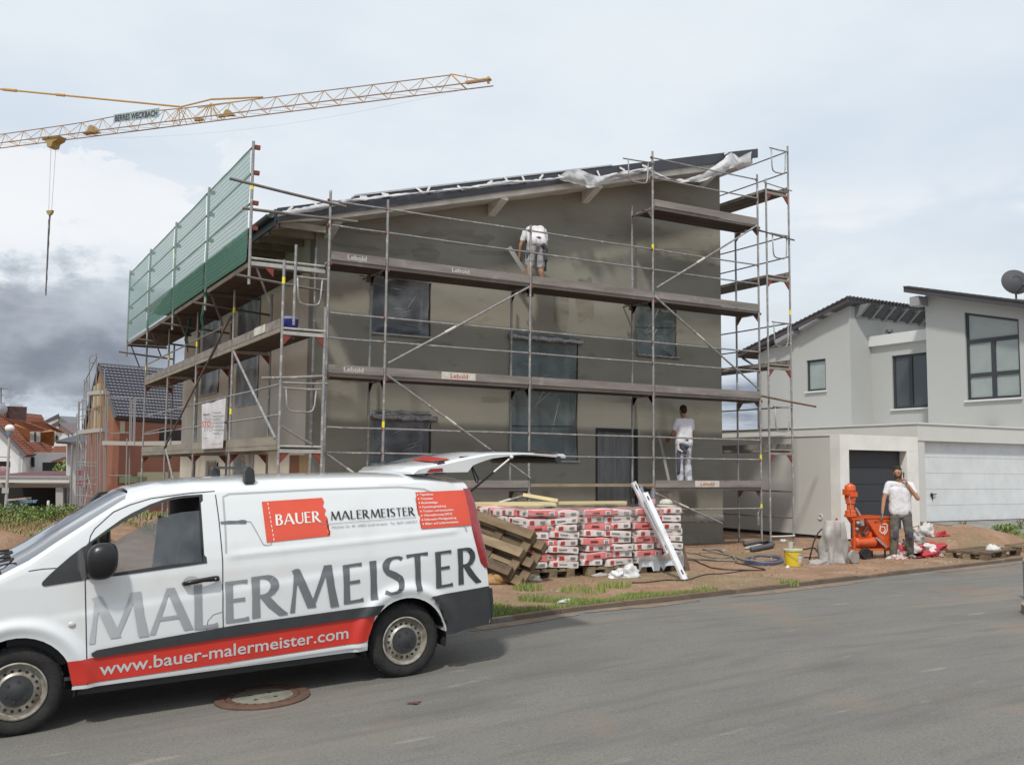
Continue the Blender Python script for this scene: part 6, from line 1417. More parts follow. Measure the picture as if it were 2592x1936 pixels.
# heap of emptied bags right of the man
bc = AZ(2335, 1400, -1.46); rnd = random.Random(11); 
bi = [M('sack_white', (.60, .58, .55), .6, .6, 6, .5, 25, col2=(.42, .40, .38)), M('sack_red', (.46, .035, .045), .6, .5, 8, .5, 25, col2=(.30, .03, .04))]; layer(bi[0], (.45, .035, .045), 3.1, .52, .56, .95, off=(3, 1, 4)); layer(bi[1], (.62, .60, .58), 3.4, .58, .62, .95, off=(1, 6, 2)); bi.append(M('sack_grey', (.33, .325, .31), .5, .6, 7, .5, 25, col2=(.5, .49, .47)))
labs = [('white and red emptied sack with raised corner on top of the heap by the garage', 2343, 1345, .02, (.24, .14, .10), 0), ('folded red and white sack under the topmost one', 2372, 1352, .02, (.22, .13, .05), 1), ('crumpled grey-white sack at the left shoulder of the heap', 2315, 1365, 0, (.22, .14, .06), 2), ('flattened red sack across the middle of the heap', 2355, 1385, 0, (.38, .18, .06), 1),
        ('white sack bulging at the left of the heap', 2300, 1388, 0, (.26, .16, .08), 0), ('dark red sack low in the heap', 2345, 1403, 0, (.36, .20, .07), 1), ('grey sack at the lower right corner of the heap', 2375, 1420, 0, (.16, .13, .10), 2), ('red sack lying at the foot of the heap by the road', 2320, 1425, 0, (.30, .14, .05), 1), ('white flattened sack behind the man\'s shoe', 2270, 1415, 0, (.26, .14, .05), 0), ('pale sack standing between the man\'s legs', 2272, 1395, 0, (.07, .10, .12), 0)]
yy0 = -3.75
for i, (lab, px, py, dz, r, mi) in enumerate(labs):
    y = -3.58+.06*((1425-py)/12); p = AY(px, py, y); r = (r[0]*1.12, r[1]*1.1, r[2]*1.9); g = crumple((p.x, y, p.z-r[2]*.5), r, i*1.9, amp=.55, nu=34, nv=20)
    zg = land_z(p.x, y)
    for v in g.v:
        if v.z < zg: v.z = zg
    tag(g.obj('empty_sack', bi[mi], smooth='all'), lab, 'sack', 'emptied sacks heaped by the garage')
# flat pallet at the right edge
p = AZ(2503, 1415, -1.46); pallet('flat weathered pallet lying by the kerb at the right edge', Matrix.Translation((p.x+.25, p.y+.28, land_z(p.x, p.y)+.0)) @ Matrix.Rotation(R_(12), 4, 'Z') @ Matrix.Diagonal((1.35, 1, 1, 1)), pwo)
p2 = AZ(2610, 1405, -1.46); pallet('second flat pallet just reaching into the right edge of the picture', Matrix.Translation((p2.x+.75, p2.y+.4, land_z(p2.x, p2.y)+.0)) @ Matrix.Rotation(R_(16), 4, 'Z'), pwo)
# ------------------------------------------------------------------ people
def blob(name, caps, mat, parent, voxel=.011, smooth=3, wr=0, wsc=9, sd=0, local=True, cut=None):
    g = G()
    for c in caps:
        if c[0] == 'e': g.sph(c[1], c[2], 14, 10); continue
        p0, p1, r0, r1 = V(c[0]), V(c[1]), c[2], c[3]; n = max(2, int((p1-p0).length/(min(r0, r1)*.7))+1)
        sx = c[4] if len(c) > 4 else 1.0
        pts = [p0+(p1-p0)*i/n for i in range(n+1)]
        g.tube(p0, p1, r0, 12, r1) if (p1-p0).length > 1e-5 else None
        g.sph(p0, r0, 12, 8); g.sph(p1, r1, 12, 8)
    o = g.obj(name, mat, parent, local=True)
    m = o.modifiers.new('r', 'REMESH'); m.mode = 'VOXEL'; m.voxel_size = voxel
    m = o.modifiers.new('s', 'SMOOTH'); m.factor = .6; m.iterations = smooth
    dg = bpy.context.evaluated_depsgraph_get(); me = bpy.data.meshes.new_from_object(o.evaluated_get(dg)); o.modifiers.clear(); o.data = me
    if wr:
        for v in me.vertices:
            q = V(v.co); nz = mnoise.noise((q.x*wsc+sd, q.y*wsc, q.z*wsc*.8))+.5*mnoise.noise((q.x*wsc*2.3, q.y*wsc*2.3+sd, q.z*wsc*2)); v.co = q+v.normal*nz*wr
    me.polygons.foreach_set('use_smooth', [True]*len(me.polygons)); 
    if not me.materials: me.materials.append(mat)
    return o
def mid(a, b, t=.5): return V(a)+(V(b)-V(a))*t
def person(label, loc, rz, J, skin, shirt, trousers, hairm, shoe, shorts=False, gloves=None, sd=0, facing=V((0, 1, 0)), beard=None, top='shirt'):
    t = thing('person', label, 'person', loc, rz)
    P = {k: V(v) for k, v in J.items() if isinstance(v, tuple)}
    hd = P['head']; nk = P['neck']; up = (hd-nk).normalized(); fc = V(J.get('face', (0, 1, 0))).normalized(); rt = fc.cross(up).normalized(); fc = up.cross(rt).normalized()
    body = []
    pel, ch = P['pelvis'], P['chest']; across = (P['shR']-P['shL']).normalized(); hac = (P['hipR']-P['hipL']).normalized()
    for s in (-.5, 0, .5): body += [(pel+hac*.15*s, mid(pel, ch)+across*.15*s, .095, .095), (mid(pel, ch)+across*.15*s, ch+across*.17*s, .095, .105)]
    body += [(P['shR'], P['shL'], .065, .065), (ch, nk, .08, .062), (nk-up*.03, hd-up*.06, .056, .056)]
    # head: skull, jaw, nose, ears, brow
    head = [('e', tuple(hd+up*.035-fc*.012), (.078, .078, .095)), (hd-up*.035+fc*.018, hd-up*.075+fc*.045, .062, .038), (hd-up*.02+fc*.03, hd+up*.02+fc*.035, .058, .060)]
    head += [(hd+up*.015+fc*.088, hd-up*.018+fc*.104, .009, .013), (hd-up*.048+fc*.085-rt*.018, hd-up*.048+fc*.085+rt*.018, .009, .009), (hd+up*.03+fc*.085-rt*.035, hd+up*.03+fc*.085+rt*.035, .010, .010)]
    for s in (-1, 1): head += [(hd+rt*s*.078+up*.02, hd+rt*s*.080-up*.02, .014, .011)]
    body += head
    for s in 'RL':
        body += [(P['sh'+s], P['el'+s], .052, .042), (P['el'+s], P['wr'+s], .042, .028), (P['hip'+s], P['kn'+s], .085, .060), (P['kn'+s], mid(P['kn'+s], P['an'+s], .3), .055, .060), (mid(P['kn'+s], P['an'+s], .3), P['an'+s], .060, .038), (P['an'+s], P['an'+s]+V((0, .0, -.03)), .04, .04)]
    bo = blob('body', body, skin, t, .010, 3)
    for s in 'RL':      # hands: palm and five unequal bent fingers
        w = P['wr'+s]; d = P.get('hd'+s, (w-P['el'+s]).normalized()); d = V(d).normalized(); n = V(J.get('pn'+s, (0, 0, 1))); sx = d.cross(n).normalized(); n = sx.cross(d).normalized()
        hc = [(w-d*.03, w+d*.01, .026, .025)]
        for k in (-1, 0, 1): hc.append((w+d*.01+sx*k*.018, w+d*.085+sx*k*.024, .017, .014))
        cur = J.get('curl'+s, .5)
        for k, (o_, ln) in enumerate(((-.033, .070), (-.011, .080), (.011, .075), (.033, .058))):
            a = w+d*.085+sx*o_; b = a+(d*(1-cur*.5)-n*cur*.7).normalized()*ln*.5; c = b+(d*(1-cur)-n*cur*1.2).normalized()*ln*.5; hc += [(a, b, .0105, .0095), (b, c, .0095, .008)]
        a = w+d*.025-sx*.026; b = a+(d*.6-sx*.7-n*.25).normalized()*.042; c = b+(d*.85-n*.5).normalized()*.032; hc += [(a, b, .014, .012), (b, c, .012, .0095)]
        hm = gloves[s] if gloves and gloves.get(s) else skin
        blob('hand', hc, hm, t, .0055, 2)
    if shirt:
        sc = []
        hem = J.get('hem', -.05)
        for s in (-.55, 0, .55): sc += [(pel+hac*.16*s+(pel-ch).normalized()*hem*-1*.0+V((0, 0, hem)) if J.get('hemz') else pel+hac*.16*s-(ch-pel).normalized()*(-hem), mid(pel, ch)+across*.16*s, .126, .119), (mid(pel, ch)+across*.16*s, ch+across*.18*s, .119, .120)]
        sc += [(P['shR'], P['shL'], .070, .070), (ch, nk-up*.035, .10, .075)]
        for s in 'RL': sc += [(P['sh'+s], mid(P['sh'+s], P['el'+s], .55), .070, .062)]
        blob('shirt', sc, shirt, t, .010, 3, .008, 10, sd)
    tc = []
    for s in (-.5, 0, .5): tc += [(pel+hac*.16*s-V((0, 0, .02)), pel+hac*.16*s+(ch-pel).normalized()*.06, .114, .104)]
    for s in 'RL':
        h, k, a = P['hip'+s], P['kn'+s], P['an'+s]
        if shorts: tc += [(h, mid(h, k, .55), .112, .100), (mid(h, k, .55), mid(h, k, 1.02), .100, .088)]
        else: tc += [(h, k, .108, .082), (k, mid(k, a, .5), .080, .078), (mid(k, a, .5), a+V((0, 0, .03)), .078, .078)]
    blob('trousers', tc, trousers, t, .010, 2, .013, 10, sd+3)
    for s in 'RL':
        a = P['an'+s]; f = V(J.get('toe'+s, (0, 1, 0))).normalized(); g_ = a.copy(); g_.z -= .055
        blob('shoe', [(g_-f*.05, g_+f*.05, .045, .048), (g_+f*.05, g_+f*.15, .048, .038), (g_+V((0, 0, .03)), a+V((0, 0, .02)), .045, .048)], shoe, t, .010, 2)
    hr = [('e', tuple(hd+up*.052-fc*.022), (.083, .083, .090)), ('e', tuple(hd+up*.01-fc*.045), (.072, .060, .075))]
    ho = blob('hair', hr, hairm, t, .009, 2, .004, 30)
    # clear the face again: keep hair behind the brow
    bm = bmesh.new(); bm.from_mesh(ho.data); dl = [v for v in bm.verts if (v.co-hd).dot(fc) > .050 and (v.co-hd).dot(up) < .085]; bmesh.ops.delete(bm, geom=dl, context='VERTS'); bm.to_mesh(ho.data); bm.free()
    if J.get('face_on'):
        for s in (-1, 1):
            g = G(); g.sph(hd+up*.018+fc*.083+rt*s*.030, (.013, .013, .008), 10, 6); g.obj('eye', M('eye_white', (.5, .47, .44), .4), t, smooth='all', local=True)
            g = G(); g.sph(hd+up*.018+fc*.092+rt*s*.030, (.006, .006, .006), 8, 6); g.obj('iris', M('iris', (.03, .02, .015), .3), t, smooth='all', local=True)
            g = G(); g.bar(hd+up*.037+fc*.092+rt*s*.014, hd+up*.036+fc*.086+rt*s*.046, .010, .007); g.obj('eyebrow', hairm, t, local=True)
        g = G(); g.bar(hd-up*.046+fc*.094-rt*.022, hd-up*.046+fc*.094+rt*.022, .006, .008); g.obj('mouth', M('lips', (.30, .09, .07), .6), t, local=True)
        if beard: blob('beard', [(hd-up*.058+fc*.052-rt*.03, hd-up*.058+fc*.052+rt*.03, .036, .036), (hd-up*.03+fc*.02-rt*.055, hd-up*.06+fc*.05-rt*.03, .024, .028), (hd-up*.03+fc*.02+rt*.055, hd-up*.06+fc*.05+rt*.03, .024, .028)], beard, t, .008, 2)
    return t
sk = M('skin', (.40, .205, .125), .6, .3, 9, col2=(.34, .15, .09)); sk2 = M('skin_tan', (.32, .15, .09), .6, .3, 9, col2=(.25, .10, .06))
wsh = M('shirt_white', (.68, .675, .70), .9, .4, 5, .3, 14, col2=(.58, .575, .60)); layer(wsh, (.50, .46, .40), 3.5, .6, .72, .5, off=(3, 3, 0))
wtr = M('painter_trousers', (.56, .57, .60), .9, .6, 8, .5, 18, col2=(.42, .43, .46)); gtr = M('grey_shorts', (.42, .41, .42), .9, .5, 9, .5, 18, col2=(.30, .30, .31)); dtr = M('work_trousers', (.135, .13, .105), .9, .8, 5, .5, 18, col2=(.085, .085, .075)); layer(dtr, (.26, .25, .21), 6, .55, .68, .6)
hairb = M('hair_dark', (.022, .014, .010), .8, .3, 40, .5, 60); shoe = M('shoe_dusty', (.27, .25, .22), .9, .6, 14); shoed = M('shoe_dark', (.05, .05, .05), .8); navy = M('navy_cloth', (.085, .09, .13), .9, .5, 9); gl_g = M('work_glove', (.22, .24, .22), .8, .4, 20); gl_d = M('dark_glove', (.045, .05, .035), .8, .4, 20)
dt = -.13
# plasterer low on the scaffold, back to us
J1 = dict(pelvis=(0, 0, .96), chest=(0, .01, 1.30), neck=(0, .01, 1.47), head=(.0, .03, 1.64), face=(.05, 1, 0), shR=(.19, 0, 1.42), shL=(-.19, 0, 1.42), elR=(.27, .04, 1.13), wrR=(.20, .24, 1.14), elL=(-.26, .05, 1.12), wrL=(-.20, .27, 1.05), hipR=(.095, 0, .92), hipL=(-.095, 0, .92), knR=(.11, .03, .50), knL=(-.10, .03, .50), anR=(.12, -.01, .085), anL=(-.11, -.01, .085), hem=-.02, pnR=(0, 0, 1), pnL=(0, 0, 1), toeR=(.15, 1, 0), toeL=(-.15, 1, 0), curlR=.9, curlL=.9)
w1 = AY(1478*K, 1037*K, .42)
p1 = person('man in white T-shirt and white trousers, back to us, standing low on the scaffold', (w1.x, .42, dt), R_(-4), J1, sk2, wsh, wtr, hairb, wtr, sd=1)
def addon(nm, caps, mat, par, vox=.010, wr=.004): return blob(nm, caps, mat, par, vox, 2, wr, 12)
addon('tool_pouch', [((-.16, -.11, .90), (-.02, -.13, .86), .045, .05), ((-.13, -.11, .84), (-.06, -.12, .74), .05, .045)], navy, p1); addon('belt', [((-.16, -.03, 1.0), (0, -.118, 1.0), .022, .022), ((0, -.118, 1.0), (.16, -.03, 1.0), .022, .022)], navy, p1)
addon('hanging_rag', [((-.19, -.06, .98), (-.20, -.07, .80), .035, .030), ((-.18, -.08, .78), (-.12, -.11, .75), .03, .025)], M('rag', (.58, .57, .53), .9), p1); addon('leg_panel', [((-.165, -.03, .72), (-.165, -.02, .30), .050, .045)], navy, p1); addon('hanging_rag', [((.16, -.06, 1.0), (.185, -.04, .90), .026, .022)], M('rag', ()), p1)
t = thing('float_board', 'long pale straightedge standing on the deck beside the lower plasterer', 'straightedge', (w1.x-.33, .62, dt)); g = G(); g.bar((w1.x-.42, .80, 1.10), (w1.x-.26, .58, dt+.0), .03, .055); g.obj('blade', M('pole_grey', (.33, .32, .29), .7), t)
# plasterer bending on the upper deck
J2 = dict(pelvis=(0, -.05, .93), chest=(.05, .14, 1.20), neck=(.06, .30, 1.22), head=(.06, .43, 1.12), face=(0, .55, -1), shR=(.26, .17, 1.22), shL=(-.15, .19, 1.16), elR=(.34, .20, .93), wrR=(.36, .30, .70), elL=(-.24, .22, .88), wrL=(-.24, .28, .63), hipR=(.10, -.03, .88), hipL=(-.10, -.03, .88), knR=(.12, .03, .47), knL=(-.13, .03, .47), anR=(.13, -.02, .085), anL=(-.15, -.02, .085), hem=-.0, toeR=(.2, 1, 0), toeL=(-.2, 1, 0), curlR=.9, curlL=.9, pnR=(0, -1, 0), pnL=(0, -1, 0))
w2 = AY(1157*K, 600*K, .42)
p2 = person('man in white T-shirt and grey shorts bending forward on the upper scaffold deck', (w2.x, .42, 3.87), R_(-6), J2, sk, wsh, gtr, hairb, shoed, shorts=True, gloves={'R': gl_d, 'L': gl_d}, sd=4)
addon('tool_pouch', [((.10, -.14, .86), (.17, -.12, .78), .05, .05), ((.14, -.12, .74), (.17, -.10, .58), .045, .045)], navy, p2); addon('belt', [((-.15, -.06, .99), (0, -.155, 1.0), .024, .024), ((0, -.155, 1.0), (.15, -.06, .99), .024, .024)], M('belt_maroon', (.10, .06, .07), .8), p2); addon('pocket', [((-.17, -.02, .72), (-.17, 0, .55), .055, .045)], navy, p2)
m2 = MW[p2.name]
t = thing('plaster_trowel', 'dark bladed trowel in the right hand of the upper plasterer', 'trowel', mat=m2); g = G(); g.box(.30, .36, .44, .42, .375, .74); g.tube((.36, .33, .66), (.36, .33, .50), .013, 8); g.bar((.36, .33, .58), (.36, .37, .58), .02, .02); g.obj('blade', M('trowel_dark', (.05, .055, .045), .5), t, local=True)
t = thing('filling_float', 'long pale float held low in the left hand of the upper plasterer', 'float', mat=m2); g = G(); g.bar((-.50, .22, .83), (-.14, .26, .38), .10, .012, (0, 1, 0)); g.tube((-.32, .28, .62), (-.22, .29, .50), .014, 8); g.obj('blade', M('float_pale', (.36, .36, .33), .6), t, local=True)
# man on the phone beside the pump
J3 = dict(pelvis=(0, 0, .95), chest=(.0, .0, 1.28), neck=(-.01, .0, 1.46), head=(.03, .02, 1.64), face=(.45, 1, .05), face_on=1, shR=(.20, .0, 1.42), shL=(-.20, .0, 1.41), elR=(.31, .05, 1.13), wrR=(.36, .12, .88), elL=(-.30, .12, 1.16), wrL=(-.118, .125, 1.425), hdL=(.26, -.27, .92), pnL=(-1, .2, 0), hdR=(.05, .15, -1), pnR=(-1, 0, 0), hipR=(.10, 0, .91), hipL=(-.10, 0, .91), knR=(.13, .06, .50), knL=(-.15, .02, .50), anR=(.15, .02, .085), anL=(-.20, -.14, .085), hem=-.05, toeR=(.7, 1, 0), toeL=(-.3, 1, 0), curlR=.5, curlL=.8)
w3 = AZ(2248, 1416, -1.475)
p3 = person('man in white T-shirt and dusty dark work trousers phoning beside the orange pump', (w3.x+.16, w3.y-.18, land_z(w3.x, w3.y-.2)), R_(142), J3, sk, wsh, dtr, hairb, shoe, gloves={'R': gl_g}, sd=8, beard=M('beard', (.045, .025, .016), .9))
t = thing('mobile_phone', 'black mobile phone held to the ear of the man by the pump', 'phone', mat=MW[p3.name]); g = G(); g.obox((-.066, .066, 1.605), V((0, .026, -.010)), V((.005, 0, 0)), V((.0, .015, .052))); g.obj('handset', M('phone_black', (.012, .012, .014), .3), t, local=True)
addon('knee_pad', [((.13, .125, .52), (.135, .115, .42), .045, .045)], navy, p3); addon('knee_pad', [((-.15, .085, .52), (-.155, .07, .42), .045, .045)], navy, p3)
# ------------------------------------------------------------------ garages and neighbour at the right
gside = M('garage_side_render', (.58, .575, .55), .9, .35, 1.2, .25, 60, col2=(.53, .525, .50)); gwh = M('garage_white', (.78, .775, .74), .85, .2, 2)
nb = M('neighbour_render', (.41, .42, .41), .9, .3, 1.0, .2, 60, col2=(.375, .385, .375)); anth = M('anthracite', (.035, .04, .048), .55)
gy0, gx0, gx1 = 0.0, 12.80, 15.62
t = thing('small_garage', 'white precast garage with a dark door and grey rendered side', 'garage', (14, 2.5, -1.5))
g = G(); g.box(gx0, gy0+.02, -1.33, gx0+.12, 6.0, 1.075); g.obj('side_wall', gside, t); g = G(); g.box(gx1-.12, gy0+.02, -1.33, gx1, 6.0, 1.07); g.box(gx0+.121, 5.9, -1.33, gx1-.121, 6.0, 1.07); g.obj('wall', gside, t)
g = G(); g.box(gx0-.01, gy0, -1.38, gx0+.30, gy0+.30, .74); g.box(gx1-.42, gy0, -1.30, gx1+.01, gy0+.30, .74); g.box(gx0-.01, gy0, .742, gx1+.01, gy0+.30, 1.11); g.obj('front_frame', gwh, t)
g = G(); g.box(gx0-.02, gy0+.302, 1.077, gx1+.02, 6.02, 1.112); g.box(gx0+.12, gy0+.3, 1.0, gx1-.12, 5.9, 1.03); g.obj('roof', gwh, t)
for i in range(5):
    z0 = -1.32+i*.412; g = G(); g.box(gx0+.302, gy0+.22, z0, gx1-.422, gy0+.25, z0+.404); g.obj('door_panel', anth, t)
g = G(); g.box(gx0+.02, gy0+.1, -1.60, gx1, 5.9, -1.335); g.obj('shadow_gap', M('shadow_gap_dark', (.025, .024, .022), .95), t)  # black box painted in for the shadow under the raised garage
g = G(); c = AX(2077, 1308, gx0-.003); g.lathe([(.075, 0), (.072, .02), (.05, .022), (.045, .004), (0, .004)], c, (-1, 0, 0), 20); g.obj('pipe_cover', gside, t)
g = G(); q = AY(2300, 1350, -.30); g.box(q.x-.25, -.36, -1.42, q.x+.18, -.10, q.z-.02); tag(g.obj('concrete_block', conc), 'flat concrete block at the foot of the small garage behind the sacks', 'block')
GX, GYF = 16.78, .85
t = thing('double_garage', 'wide pale garage with a white sectional door behind the small one', 'garage', (20, 4, -1.1))
fz0, fz1 = 1.06, 1.53
g = G(); g.box(GX, GYF+.03, -1.4, GX+.16, 10.5, fz0-.001); g.box(GX, 10.5, -1.4, 27, 10.7, fz0-.001); g.obj('wall', gside, t)
g = G(); g.box(GX-.002, GYF+.02, -1.35, GX+.26, GYF+.165, fz0-.002); g.obj('door_jamb', gside, t)
g = G(); g.box(GX-.03, GYF, fz0, 27, 10.75, fz1-.03); g.obj('fascia', M('fascia_white', (.60, .595, .565), .85, .35, 1.5, col2=(.52, .51, .48)), t)
g = G(); g.box(GX-.06, GYF-.03, fz1-.028, 27, 10.78, fz1+.012); g.obj('roof_edge', M('roof_edge_white', (.66, .66, .64), .6), t)
gd = M('garage_door_white', (.69, .71, .72), .5, .2, 2, .15, 80)
zb = -1.10
for i in range(5):
    z0 = zb+i*.433; g = G(); g.box(GX+.20, GYF+.17, z0, 26.2, GYF+.20, z0+.427)
    g.obj('door_panel', gd, t)
g = G(); g.box(GX+.20, GYF+.201, zb-.2, 26.2, GYF+.22, fz0-.003); g.obj('door_backing', M('gap_dark', (.10, .10, .10), .9), t)
c = AY(2358, 1252, GYF+.16); g = G(); g.lathe([(.055, 0), (.05, .02), (0, .02)], c, (0, -1, 0), 16); g.bar(c+V((.0, -.03, 0)), c+V((.16, -.03, .02)), .02, .025); g.bar(c+V((0, -.02, 0)), c+V((.02, -.02, -.13)), .03, .02); g.obj('door_handle', anth, t)
g = G(); a = AY(2477, 1074, 2.2); b = AY(2547, 1078, 2.2); g.bar(V((a.x, 2.2, fz1+.03)), V((b.x, 2.2, fz1+.16)), .30, .03); o = tag(g.obj('roof_panel', anth), 'dark flat panel lying on the double garage roof', 'panel')
g = G(); g.box(b.x+.05, 2.0, fz1+.012, b.x+.5, 2.4, fz1+.10); tag(g.obj('roof_hatch', gwh), 'small white block on the double garage roof beside the dark panel', 'roof hatch')

XA = 22.0
def z5(x, y): return (1850+x/2.981, 660+y/2.981)
near = AX(*z5(893, 320), XA); far = AX(*z5(205, 730), XA)
yB = near.y; zBt = near.z
house2 = thing('neighbour_house', 'pale grey rendered house with two dark pent roofs and anthracite windows', 'house', (24, 8, -1.2))
slope = (near.z-far.z)/(near.y-far.y)
nt_ = lambda y: near.z+slope*(y-near.y)
# windows on the far volume's left wall
wa = AX(*z5(570, 752), XA); wb = AX(*z5(718, 975), XA); w0 = (min(wa.y, wb.y), wb.z, max(wa.y, wb.y), AX(*z5(600, 750), XA).z)
fA = lambda a, z, d: (XA+d, a, z)
g = G(); wall_cells(g, yB, far.y, lambda a: nt_(a)+.12, -1.2, [w0], fA, 0, .3); g.obj('wall', nb, house2)
XCx = AY(*z5(1055, 600), yB+.003).x
g = G(); g.box(XA+.301, yB+.002, -1.2, XA+12, yB+.3, near.z+.25); g.obj('wall', nb, house2)
def nwin(rect, f, nx, blind=(.50, .55, .55), bars=0, poly=None, frame=.07):
    a0, z0, a1, z1 = rect; fo = window_unit(house2, a0, z0, a1, z1, f, nx, None, True, dep=.10); return fo
anthw = M('blind_grey', (.30, .345, .34), .35, .2, 2, spec=.6)
def win2(rect, f, ztopf=None, nx=1, trans=(), tilt=False, glassm=anthw):
    a0, z0, a1, z1 = rect; zt = ztopf or (lambda a: z1); fr_ = .075; g = G()
    def bx(A0, Z0, A1, Z1, D0=.06, D1=.13): g.prism([(A0, Z0), (A1, Z0), (A1, Z1), (A0, Z1)], f, D0, D1)
    bx(a0, z0, a0+fr_, zt(a0)); bx(a1-fr_, z0, a1, zt(a1)); bx(a0+fr_+.001, z0, a1-fr_-.001, z0+fr_)
    g.prism([(a0+fr_, zt(a0+fr_)-fr_), (a1-fr_, zt(a1-fr_)-fr_), (a1-fr_, zt(a1-fr_)), (a0+fr_, zt(a0+fr_))], f, .062, .128)
    for tz in trans: bx(a0+fr_, tz-.06, a1-fr_, tz+.06, .064, .126)
    if nx > 1: m = (a0+a1)/2; bx(m-.07, z0+fr_, m+.07, (trans[-1] if trans else z1)-.06, .066, .124)
    fo = g.obj('window', anth, house2)
    cols = [(a0+fr_*.5, a1-fr_*.5)] if nx == 1 else [(a0+fr_*.5, (a0+a1)/2-.03), ((a0+a1)/2+.03, a1-fr_*.5)]
    for c0, c1 in cols:
        g = G(); zt1 = (trans[-1] if trans and nx > 1 else None)
        zz = lambda a: (zt1 if zt1 else zt(a)-fr_*.5)
        g.prism([(c0, z0+.04), (c1, z0+.04), (c1, zz(c1)), (c0, zz(c0))], f, .10, .108); o = g.obj('pane', glassm, house2); o.parent = fo
    if trans and nx > 1:
        g = G(); g.prism([(a0+.04, trans[-1]), (a1-.04, trans[-1]), (a1-.04, zt(a1)-.04), (a0+.04, zt(a0)-.04)], f, .10, .108); o = g.obj('pane', glassm, house2); o.parent = fo
    g = G(); g.prism([(a0-.06, z0-.06), (a1+.06, z0-.06), (a1+.06, z0-.005), (a0-.06, z0-.005)], f, -.07, .06); o = g.obj('sill', M('sill_pale', (.60, .60, .59), .6), house2); o.parent = fo
    return fo
win2(w0, fA)
# lower flat-roofed bay between the two volumes
XC = XCx; fC = lambda a, z, d: (XC+d, a, z)
slT = AX(*z5(1050, 572), XC-.12); slB = AX(*z5(1055, 650), XC-.12)
cw0 = AX(*z5(1213, 722), XC); cw1 = AX(*z5(1490, 1112), XC); zc1 = AX(*z5(1213, 718), XC).z
rc = (cw1.y, AX(*z5(1228, 1118), XC).z, cw0.y, zc1); ymin = cw1.y-2.0
g = G(); wall_cells(g, ymin, yB, lambda a: slB.z+.01, -1.2, [rc], fC, 0, .25); g.obj('wall', nb, house2)
g = G(); g.box(XC-.13, ymin, slB.z+.012, XC+3, yB-.003, slT.z); g.obj('bay_roof', M('bay_roof_white', (.60, .61, .60), .8), house2)
win2(rc, fC, nx=2, glassm=M('pane_dark', (.06, .072, .078), .15, spec=.8))
c = AX(*z5(1195, 540), XC+.4); g = G(); g.lathe([(.0, .16), (.10, .14), (.14, .06), (.14, .04), (.06, .04), (.06, -.10)], (XC+.4, c.y, slT.z+.10), n=16); g.obj('roof_vent', M('vent_dark', (.07, .075, .08), .5), house2, smooth=True)
# near volume with the large window
XD = 22.0+.0
fD = lambda a, z, d: (XD+d, a, z)
dt_ = AX(*z5(1465, 300), XD); yD = dt_.y
D2 = AX(*z5(2212, 330), XD); sD = (D2.z-dt_.z)/(D2.y-dt_.y); dtop = lambda a: dt_.z+.16+sD*(a-yD)
l0 = AX(*z5(1762, 390), XD); l1 = AX(*z5(1790, 1052), XD); l2 = AX(*z5(2192, 1035), XD); l3 = AX(*z5(2165, 440), XD)
ya, yb_ = min(l1.y, l2.y), l0.y; zlo = l1.z
ztf = lambda a: l3.z+(l0.z-l3.z)*(a-l3.y)/(l0.y-l3.y)
# wall with a hole whose top follows the roof
g = G(); y_end = .90
for (s0, s1, za, zb_) in ((y_end, ya, None, None), (ya, yb_, 'w', None), (yb_, yD, None, None)):
    if za is None: g.prism([(s0, -1.2), (s1, -1.2), (s1, dtop(s1)), (s0, dtop(s0))], fD, 0, .3)
    else:
        g.prism([(s0, -1.2), (s1, -1.2), (s1, zlo), (s0, zlo)], fD, 0, .3); g.prism([(s0, ztf(s0)), (s1, ztf(s1)), (s1, dtop(s1)), (s0, dtop(s0))], fD, 0, .3)
g.obj('wall', nb, house2)
g = G(); g.prism([(XD+.301, -1.2), (XD+9, -1.2), (XD+9, dt_.z+.2), (XD+.301, dt_.z+.0)], lambda a, z, d: (a, d, z), yD-.3, yD-.002); g.obj('wall', nb, house2)
g = G(); g.box(XD+.301, y_end, -1.2, XD+9, y_end+.3, dtop(y_end)-.05); g.obj('wall', nb, house2)
tr1 = AX(*z5(1985, 590), XD).z; win2((ya, zlo, yb_, l0.z), fD, ztf, 2, (AX(*z5(1985, 850), XD).z, tr1))
# roofs: tiled pent roofs with dark verge and rafter tails
tile = M('roof_tile_dark', (.052, .050, .055), .75, .5, 4, .2, 30, col2=(.075, .07, .072))
def pent(y0, y1, zf, x0, x1, th, nm='roof', ov=.5):
    g = G(); g.prism([(y0, zf(y0)), (y1, zf(y1)), (y1, zf(y1)+th), (y0, zf(y0)+th)], lambda a, z, d: (d, a, z), x0, x1); return g.obj(nm, tile, house2)
rn = AX(*z5(880, 268), XA-.35); rf = AX(*z5(45, 690), XA-.35); zr = lambda y: rn.z-.30+(rf.z+.12-rn.z+.10)*(y-rn.y)/(rf.y-rn.y)
sr = (rf.z-rn.z)/(rf.y-rn.y); zr = lambda y: rn.z-.22+sr*(y-rn.y)
roofA = pent(rn.y-.02, rf.y, zr, XA-.35, XA+9, .16)
n = 26
for i in range(n):      # courses of tiles showing as steps along the verge
    ya_, yb2 = rn.y+(rf.y-rn.y)*i/n, rn.y+(rf.y-rn.y)*(i+1)/n; g = G()
    g.prism([(ya_, zr(ya_)+.162), (yb2, zr(yb2)+.162), (yb2, zr(yb2)+.185), (ya_, zr(ya_)+.235)], lambda a, z, d: (d, a, z), XA-.38, XA+9); o = g.obj('tile_course', tile, house2)
g = G(); x = XA-.3
while x < XA+9:
    g.tube((x, rn.y-.10, zr(rn.y)+.20), (x, rn.y+1.2, zr(rn.y+1.2)+.20), .045, 8); x += .19
o = g.obj('roof_tiles', tile, house2, smooth=True); o['kind'] = 'stuff'; o['label'] = 'row of dark interlocking tile ends along the high edge of the roof'
